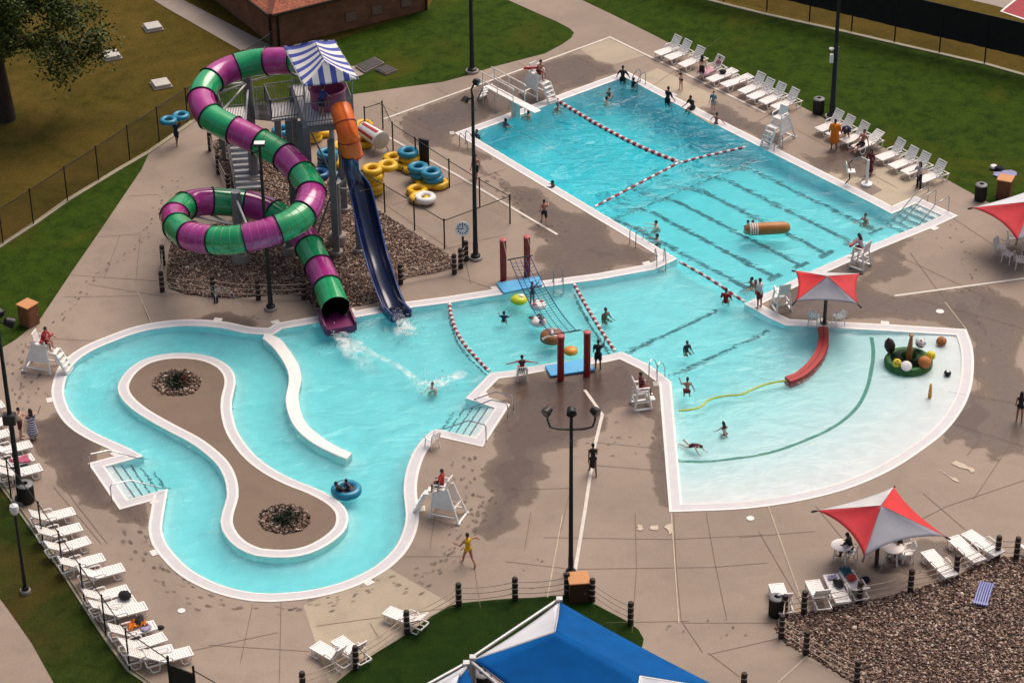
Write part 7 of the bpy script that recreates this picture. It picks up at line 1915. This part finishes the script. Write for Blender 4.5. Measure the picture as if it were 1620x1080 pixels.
def person(label, loc, face, pose, skin='tan', hair='black', wear=(), scale=1.0, long_hair=False, roll=None, group=None):
    """loc: ground point under the pelvis (or pelvis anchor); face: ground direction"""
    rz = math.atan2(face.y, face.x) - math.pi / 2
    scale *= PS; root = empty('person', loc, rz, label, 'person', group); root.scale = (scale,) * 3
    if roll: root.rotation_euler = (Matrix.Rotation(rz, 3, 'Z') @ Euler(roll).to_matrix()).to_euler()
    J = skel(pose); hs = 1.0 + (PS - scale) * .55
    mb = MB()
    for a, b_, ra, rb in body_caps(J): capsule(mb, a, b_, ra, rb)
    hd = J['hdir']; hc = J['head'] + hd * (.04 * hs); fy = Vector((0, hd.z, -hd.y)); M = Matrix(((1, 0, 0), (0, fy.y, hd.y), (0, fy.z, hd.z)))
    turn = pose.get('turn', 0)
    if turn: M = M @ Matrix.Rotation(turn, 3, 'Z')
    fy = M @ Vector((0, 1, 0)); fx = M @ Vector((1, 0, 0))
    mb.ball(hc, (.076 * hs, .094 * hs, .112 * hs), 14, 10, M); mb.ball(hc + fy * (.092 * hs) - hd * .012, (.014, .02, .022), 8, 6, M); mb.ball(hc + fy * .05 * hs - hd * .07 * hs, (.05 * hs, .045 * hs, .045 * hs), 10, 6, M)
    for s in (-1, 1): mb.ball(hc + fx * (s * .078 * hs) - hd * .01, (.014, .024, .032), 8, 6, M)
    for n, s in (('l', -1), ('r', 1)):      # five fingers of different lengths, slightly bent, thumb from the side of the palm
        d = J['hd' + n]; X, Y, Z = frame_of(d); c = J['ha' + n]
        for q, Lf in ((-.026, .062), (-.009, .074), (.009, .07), (.026, .055)): a = c + X * q + d * .02; capsule(mb, a, a + d * Lf * .6 + Y * .008, .0115, .010, 6); capsule(mb, a + d * Lf * .6 + Y * .008, a + d * Lf + Y * .026, .010, .009, 6)
        a = J['wr' + n] + d * .04 + X * (.03 * s); capsule(mb, a, a + d * .045 + X * (.03 * s) + Y * .012, .0125, .010, 6)
    remeshed(mb, 'body', SK[skin], root, .014)
    mb = MB(); mb.ball(hc - fy * .016 * hs + hd * .022 * hs, (.086 * hs, .096 * hs, .108 * hs), 14, 10, M)
    mb.v = [v for v in mb.v]
    if long_hair:
        for k in range(5): q = (k - 2) * .03; capsule(mb, hc - fy * .06 + fx * q + hd * .02, J['chest'] - fy * (.10 if abs(k - 2) < 2 else .09) + fx * q * 1.5 + UPV * .02, .045, .022, 8)
    else: mb.ball(hc - fy * .05 * hs - hd * .03 * hs, (.07 * hs, .055 * hs, .07 * hs), 10, 6, M)
    mb.build('hair', HAIR[hair], root, smooth=True)
    mb = MB()
    for s in (-1, 1): mb.ball(hc + fy * (.084 * hs) + fx * (s * .031 * hs) + hd * .008, (.011, .008, .007), 8, 5, M); mb.ball(hc + fy * (.086 * hs) + fx * (s * .031 * hs) + hd * .03, (.017, .006, .004), 8, 5, M)
    mb.ball(hc + fy * (.092 * hs) - hd * .052 * hs, (.022, .007, .006), 8, 5, M); mb.build('face', FACE, root, smooth=True)
    for k, (kind, c) in enumerate(wear):
        mb = MB()
        for a, b_, ra, rb in clothing(J, kind, .012 + .006 * k): capsule(mb, a, b_, ra, rb)
        nm = {'rash': 'rash_shirt', 'hip_towel': 'towel_wrap', 'towel': 'towel_wrap', 'long_dress': 'dress'}.get(kind, kind)
        remeshed(mb, nm, c if not isinstance(c, tuple) else cm(c), root, .02)
    return root
def fdir(px, v): return ground_dir(px, (px[0] + v[0], px[1] + v[1]))
STAND = dict(); WALK = dict(lean=.08, legl=(.38, .12, .03), legr=(-.30, .22, .03), arml=(-.35, .12, .25), armr=(.40, .12, .35), pelvis=.90)
RUN = dict(lean=.18, legl=(.75, .75, .03), legr=(-.45, .55, .03), arml=(-.7, .2, 1.3), armr=(.6, .35, 1.2), pelvis=.88)
SIT = dict(lean=-.05, legl=(1.50, 1.45, .10), legr=(1.50, 1.45, .10), arml=(.45, .15, .7), armr=(.45, .15, .7), pelvis=0)
SITF = dict(SIT, lean=.35, head=.25, arml=(.7, .1, .5), armr=(.7, .1, .5))
BEND = dict(lean=1.25, head=1.5, legl=(.15, .15, .08), legr=(.05, .10, .08), arml=(.9, .15, .4), armr=(.8, .1, .5), pelvis=.92)
TREAD = dict(lean=.35, arml=(.9, .45, .8), armr=(.7, .45, .6), legl=(1.35, 2.5, .1), legr=(1.1, 2.4, .1), head=-.1)
REACH = dict(lean=.35, arml=(1.45, .15, .1), armr=(1.45, .15, .1), legl=(1.2, 2.5, .1), legr=(1.0, 2.4, .1), head=-.05)
WADE = dict(lean=.12, arml=(.35, .25, .6), armr=(.2, .32, .4))
def on_ground(label, px, v, pose, **k):
    sc = k.get('scale', 1.0); p = at(*px); return person(label, p, fdir(px, v), pose, **k)
def in_water(label, px, v, pose, h, **k):
    """h: height on the body (unscaled) that the water surface reaches; px: where the body meets the water"""
    sc = PS * k.get('scale', 1.0); p = at(px[0], px[1], -.045); p.z = -.045 - h * sc; return person(label, p, fdir(px, v), pose, **k)
def seated(label, p, d, z, pose, **k):
    sc = PS * k.get('scale', 1.0); q = Vector((p.x, p.y, z + .115 * sc)); return person(label, q, d, pose, **k)
# guards
p, d, _ = GUARD['G1']; seated('shirtless guard sitting high on the chair by the diving board', p + d * .10, (d + Vector((.3, .1, 0))).normalized(), 1.49, SITF, skin='red', wear=(('trunks', DRED),))
rescue_tube('red rescue tube across the lap of the guard by the diving board', p + d * .22 + UPV * 1.84 - Vector((.35, 0, 0)), Vector((1, .1, 0)), 1.1)
p, d, _ = GUARD['G3']; seated('guard in red top and red shorts on the chair at the outer river bend', p + d * .10, d, 1.49, SITF, skin='red', wear=(('shorts', DRED), ('shirt', REDS)))
rescue_tube('red rescue tube on the lap of the guard at the outer river bend', p + d * .30 + UPV * 1.72, Vector((-d.y, d.x, 0)) + d * .3, 1.0)
p, d, _ = GUARD['G4']; seated('guard in red leaning back on the chair by the inner river bank', p + d * .10, d, 1.49, dict(SIT, arml=(-.3, .9, .3), armr=(.5, .1, .6)), skin='tan', hair='brown', wear=(('shorts', BLACKC), ('shirt', REDS)))
p, d, _ = GUARD['G6']; seated('guard in dark red on the low chair at the wading pool corner', p, d, .955, SIT, skin='brown', wear=(('shorts', DRED), ('shirt', MAROON)))
p, d, _ = GUARD['G7']; seated('guard in a pale lilac shirt on the low chair beside the lap lanes', p, d, .955, SITF, skin='pale', wear=(('shorts', DRED), ('shirt', (.45, .36, .42))), long_hair=True)
rescue_tube('dark red rescue tube on the knees of the lilac shirted guard', p + d * .42 + UPV * 1.2, Vector((-d.y, d.x, 0)), 1.0)
# deep end and far deck
in_water('person in black pushing up at the far deep end corner', (985,126), (6,-12), dict(WADE, arml=(.15, .55, .2), armr=(.15, .55, .2)), .85, skin='brown', wear=(('rash', BLACKC), ('shorts', BLACKC)))
in_water('child in black clinging to the ladder at the deep end corner', (1001,136), (10,-8), REACH, 1.12, skin='brown', scale=.8, wear=(('rash', BLACKC),))
in_water('swimmer with dark hair and pale shoulders near the deep end corner', (966,147), (-10,6), TREAD, 1.37, skin='pale', wear=(('swimsuit', BLACKC),)); in_water('swimmer with short dark hair nearest the long buoy rope, deep end', (957,162), (10,-4), TREAD, 1.43, skin='pale')
in_water('swimmer just past the tip of the diving board', (838,184), (-10,-6), TREAD, 1.43, skin='tan'); in_water('swimmer in a dark top close to the diving end wall', (797,197), (12,-4), TREAD, 1.39, skin='brown', wear=(('rash', NAVY),)); in_water('swimmer at the diving end ladder behind the double-head lamp post', (757,214), (-10,5), REACH, 1.32, skin='brown', wear=(('rash', NAVY),))
in_water('swimmer low in the water under the long buoy rope', (880,169), (8,6), TREAD, 1.44, skin='tan')
in_water('person in black standing in the water at the lawn side wall', (1056,162), (10,-5), WADE, .72, skin='brown', wear=(('rash', BLACKC), ('shorts', BLACKC)))
seated('person in dark clothes sitting on the lawn side coping, feet in the water', at(1096,172), -D2, .02, dict(SITF, legl=(1.2, .9, .1), legr=(1.3, 1.1, .1)), skin='brown', wear=(('shorts', BLACKC), ('shirt', BLACKC)))
in_water('bare backed child climbing out over the lawn side coping', (1133,197), (10,-7), dict(WADE, arml=(.3, .9, .2), armr=(.3, .9, .2)), .85, skin='red', scale=.85, hair='brown')
on_ground('girl in a dark swimsuit standing on the far deck with hands at her face', (1077,143), (-10,4), dict(arml=(.9, .1, 1.7), armr=(.9, .1, 1.7)), skin='pale', hair='brown', scale=.82, wear=(('bikini', BLACKC),))
on_ground('child in a teal shirt walking on the far deck by the pool', (1128,177), (-8,10), dict(legl=(.15, .1, .04), legr=(-.1, .1, .04)), skin='pale', hair='fair', scale=.80, wear=(('shorts', GREYC), ('shirt', TEALC)))
on_ground('shirtless boy in black shorts standing among the far loungers', (1110,127), (10,-6), STAND, skin='pale', scale=.98, wear=(('shorts', BLACKC),), long_hair=True)
seated('child wrapped in a pink towel sitting on the far lounger', at(1137,107, .40), fdir((1137,107), (-10,4)), .40, dict(SIT, legl=(1.5, .3, .1), legr=(1.5, .3, .1)), skin='pale', scale=.75, wear=(('shirt', (.40, .16, .22)),))
on_ground('person wrapped in a bright orange towel seen from behind', (1319,236), (4,-12), dict(arml=(.2, .3, .4), armr=(.2, .3, .4)), skin='brown', scale=1.12, wear=(('shorts', BLACKC), ('towel', (.78, .20, .005)),))
on_ground('person in a dark navy shirt bending over a lounger', (1339,226), (-3,10), BEND, skin='pale', hair='black', scale=1.08, wear=(('shorts', BLACKC), ('shirt', NAVY)))
pl_ = at(1364,229,.42); seated('sunburnt man sitting on a reclined lounger with knees up', pl_, fdir((1364,229), (-12,5)), .40, dict(lean=-.25, head=.1, legl=(1.55, .75, .10), legr=(1.35, .5, .10), arml=(-.3, .25, .2), armr=(.8, .1, .5), pelvis=0), skin='red', scale=1.05, wear=(('trunks', BLACKC),))
on_ground('girl in a long dark dress standing by the white pool lift', (1376,276), (-6,8), dict(legl=(.05, .05, .03), legr=(-.05, .05, .03)), skin='brown', scale=.95, wear=(('long_dress', MAROON),), long_hair=True)
on_ground('woman in a grey top and black trousers standing by the last loungers', (1453,299), (-8,3), dict(arml=(.9, .3, 1.4), armr=(.5, .3, .9)), skin='tan', wear=(('trousers', BLACKC), ('shirt', GREYC)), long_hair=True)
# lap lanes
in_water('swimmer alone near the corner stairs of the lap lanes', (1371,347), (-8,5), TREAD, 1.32, skin='tan', hair='brown'); in_water('head of a swimmer behind the banded end of the brown log, nearer the umbrella side', (1190,356), (4,10), REACH, 1.37, skin='red', hair='brown'); in_water('head of a swimmer behind the banded end of the brown log, outer one', (1182,356), (6,10), REACH, 1.37, skin='brown')
in_water('bald looking pale swimmer reaching for the tall deck side ladder', (1042,359), (-12,-1), REACH, 1.37, skin='pale', hair='brown'); in_water('swimmer in a grey shirt just beyond the deck side ladder', (1044,381), (-12,0), REACH, 1.32, skin='brown', wear=(('rash', GREYC),))
in_water('swimmer in black holding the deck side wall of the deep end', (878,297), (-12,-2), REACH, 1.32, skin='brown', wear=(('rash', BLACKC),))
on_ground('boy in dark trunks running on the wet deck by the white line', (861,354), (-3,-10), RUN, skin='red', scale=.88, wear=(('trunks', BLACKC),))
on_ground('shirtless person walking behind the double-head lamp post', (753,284), (-4,8), WALK, skin='red', scale=.95, wear=(('shorts', BLACKC),))
# activity pool
in_water('small swimmer in a navy top beside the lime green pad', (797,504), (2,-10), TREAD, 1.29, skin='tan', scale=.8, wear=(('rash', NAVY),))
p = at(842,486); p.z = .16; person('child in dark purple standing on the white pad, holding the net', p, fdir((842,486), (8,6)), dict(arml=(2.4, .2, .2), armr=(2.4, .2, .2)), skin='brown', scale=.78, wear=(('swimsuit', (.06, .03, .09)),))
in_water('boy standing chest deep past the curved inner buoy rope', (957,500), (8,6), dict(WADE, legl=(1.4, 2.5, .1), legr=(1.2, 2.4, .1)), 1.24, skin='brown', wear=())
in_water('broad man in a red shirt standing in the water at the buoy rope', (1148,476), (3,-10), dict(WADE, legl=(1.4, 2.5, .1), legr=(1.2, 2.4, .1)), 1.05, skin='tan', scale=1.05, hair='brown', wear=(('shirt', (.30, .012, .016)),))
on_ground('guard in a white top and dark red shorts standing at the deck corner', (1201,487), (-10,-5), dict(arml=(.2, .1, .9), armr=(.3, .1, 1.0)), skin='tan', scale=1.03, wear=(('shorts', DRED), ('shirt', WHITEC)))
rescue_tube('red rescue tube hanging beside the standing guard at the deck corner', at(1195,478) + UPV * .85, Vector((-.1, -.2, 1)), 1.0)
in_water('swimmer just behind the standing guard at the deck corner', (1193,448), (-10,2), TREAD, 1.35, skin='brown')
in_water('child in a black shirt wading below the two depth lines', (1086,555), (6,6), dict(WADE, legl=(1.4, 2.5, .1), legr=(1.2, 2.4, .1)), 1.0, skin='brown', scale=.8, wear=(('rash', BLACKC),))
in_water('woman in a dark swim bottom wading with her back to the camera', (1087,626), (-2,-10), dict(WADE, legl=(1.4, 2.5, .1), legr=(1.2, 2.4, .1), arml=(.9, .4, 1.2), armr=(.1, .5, .2)), .62, skin='red', hair='brown', scale=.92, wear=(('trunks', DRED),))
in_water('child with pink skin kneeling in the shallow water at the green line', (1147,686), (-6,-5), dict(lean=.4, legl=(.9, 2.1, .1), legr=(.7, 2.1, .1), arml=(.6, .6, .3), armr=(.5, .7, .3)), .98, skin='pale', scale=.8, wear=(('bikini', (.3, .1, .14)),), long_hair=True)
p = at(1094,704,.05); person('child in a dark suit crawling on the shallows with feet kicked up', p - UPV * .28, fdir((1094,704), (10,5)), dict(lean=1.35, head=1.2, pelvis=.34, legl=(-1.1, 1.0, .15), legr=(-1.0, .9, .15), arml=(.8, .2, .2), armr=(.8, .2, .2)), skin='pale', scale=.85, wear=(('swimsuit', (.10, .015, .03)),))
on_ground('man in black standing by the near red post with one arm raised', (946,584), (3,-10), dict(arml=(.2, .2, .4), armr=(1.2, .2, 1.8)), skin='brown', scale=1.0, wear=(('shorts', BLACKC), ('shirt', BLACKC)))
seated('woman in a wine red swimsuit in a white chair with arms spread wide', at(826,599), fdir((826,600), (-3,-20)), .45, dict(SIT, arml=(-.15, 1.35, .1), armr=(-.15, 1.35, .1), ab2l=1.35, ab2r=1.35), skin='red', hair='brown', wear=(('swimsuit', MAROON),))
on_ground('woman in a short black dress walking along the white line', (938,749), (-3,-10), WALK, skin='brown', scale=1.0, wear=(('dress', BLACKC),))
on_ground('girl in a yellow swimsuit skipping across the deck with one arm out', (741,893), (-6,-5), dict(WALK, legl=(.45, .2, .03), legr=(-.3, .5, .03), armr=(.2, 1.3, .1), arml=(.3, .7, 1.5)), skin='red', scale=1.02, hair='black', wear=(('swimsuit', YELC),))
in_water('swimmer splashing out below the blue slide', (686,611), (-6,8), TREAD, 1.43, skin='pale', hair='brown')
# riders on a blue tube in the river
tp = at(548,778,-.04); tr = empty('river_tube', tp + UPV * .10, 0, 'big blue inner tube carrying two riders in the lazy river', 'inner tube')
mb = MB(); mb.torus((0, 0, 0), .50, .19, 30, 14); mb.build('ring', BTV, tr, smooth=True)
seated('rider in black lying at the back of the blue river tube', at(541,777,.1), fdir((545,778), (8,-3)), .0, dict(SIT, lean=-.6, head=-.2, legl=(1.5, .4, .1), legr=(1.5, .5, .1)), skin='brown', scale=.9, wear=(('rash', BLACKC), ('shorts', BLACKC)))
seated('rider in dark purple in front on the blue river tube', at(551,776,.1), fdir((545,778), (8,-5)), .08, dict(SIT, lean=-.2, legl=(1.5, .4, .1), legr=(1.5, .5, .1)), skin='brown', scale=.78, wear=(('swimsuit', (.06, .03, .09)),))
# left side
on_ground('shirtless person in dark shorts facing the striped towel woman', (34,692), (10,0), dict(arml=(.9, .1, .3), armr=(.8, .1, .3)), skin='pale', wear=(('shorts', MAROON),))
on_ground('woman in a blue and white striped towel wringing her hair', (53,694), (-4,-8), dict(arml=(.6, .2, 1.0), armr=(1.0, .9, 1.9)), skin='pale', hair='brown', wear=(('hip_towel', stripes_cloth()),), long_hair=True)
on_ground('person carrying two blue tubes on the head by the chain fence', (280,229), (6,-8), dict(WALK, arml=(2.6, .5, .3), armr=(2.6, .5, .3)), skin='brown', scale=.92, wear=(('shorts', BLACKC), ('shirt', NAVY)))
tp = at(280,229) + UPV * 1.62; tr = empty('inner_tube', tp, 0, 'pair of blue tubes carried on the head by the chain fence', 'inner tube'); dd_ = fdir((280,229), (10,-4))
for s in (-1, 1): mb = MB(); mb.torus(dd_ * (.42 * s), .34, .15, 26, 12); mb.build('ring', BTV, tr, smooth=True)
p = at(509,183,TZ); person('person in a blue shirt waiting on the slide tower platform', p, fdir((508,300), (8,-4)), dict(lean=.35, arml=(.7, .1, .3), armr=(.7, .1, .3)), skin='tan', scale=1.0, wear=(('shorts', BLACKC), ('shirt', BLUEC)))
on_ground('person in a black swimsuit standing at the photo edge by the wading pool', (1612,667), (4,-10), STAND, skin='tan', wear=(('swimsuit', BLACKC),), long_hair=True)
seated('person in dark clothes sitting at the small white table', at(1345,884), fdir((1345,885), (-16,-4)), .45, SITF, skin='brown', wear=(('trousers', BLACKC), ('shirt', BLACKC)))
seated('person in black half hidden under the lower umbrella', at(1423,876), fdir((1423,876), (-10,5)), .45, SITF, skin='brown', wear=(('trousers', BLACKC), ('shirt', BLACKC)))
place(PC, (1424,877), (-10,5), 'white plastic chair mostly hidden under the lower umbrella', 'chair', CG)
seated('person in black under the edge umbrella, cut by the photo edge', at(1625,402), fdir((1625,402), (6,-6)), .45, SIT, skin='brown', wear=(('trousers', BLACKC), ('shirt', BLACKC)))
place(PC, (1626,404), (6,-6), 'white plastic chair under the person in black at the photo edge', 'chair', CG)
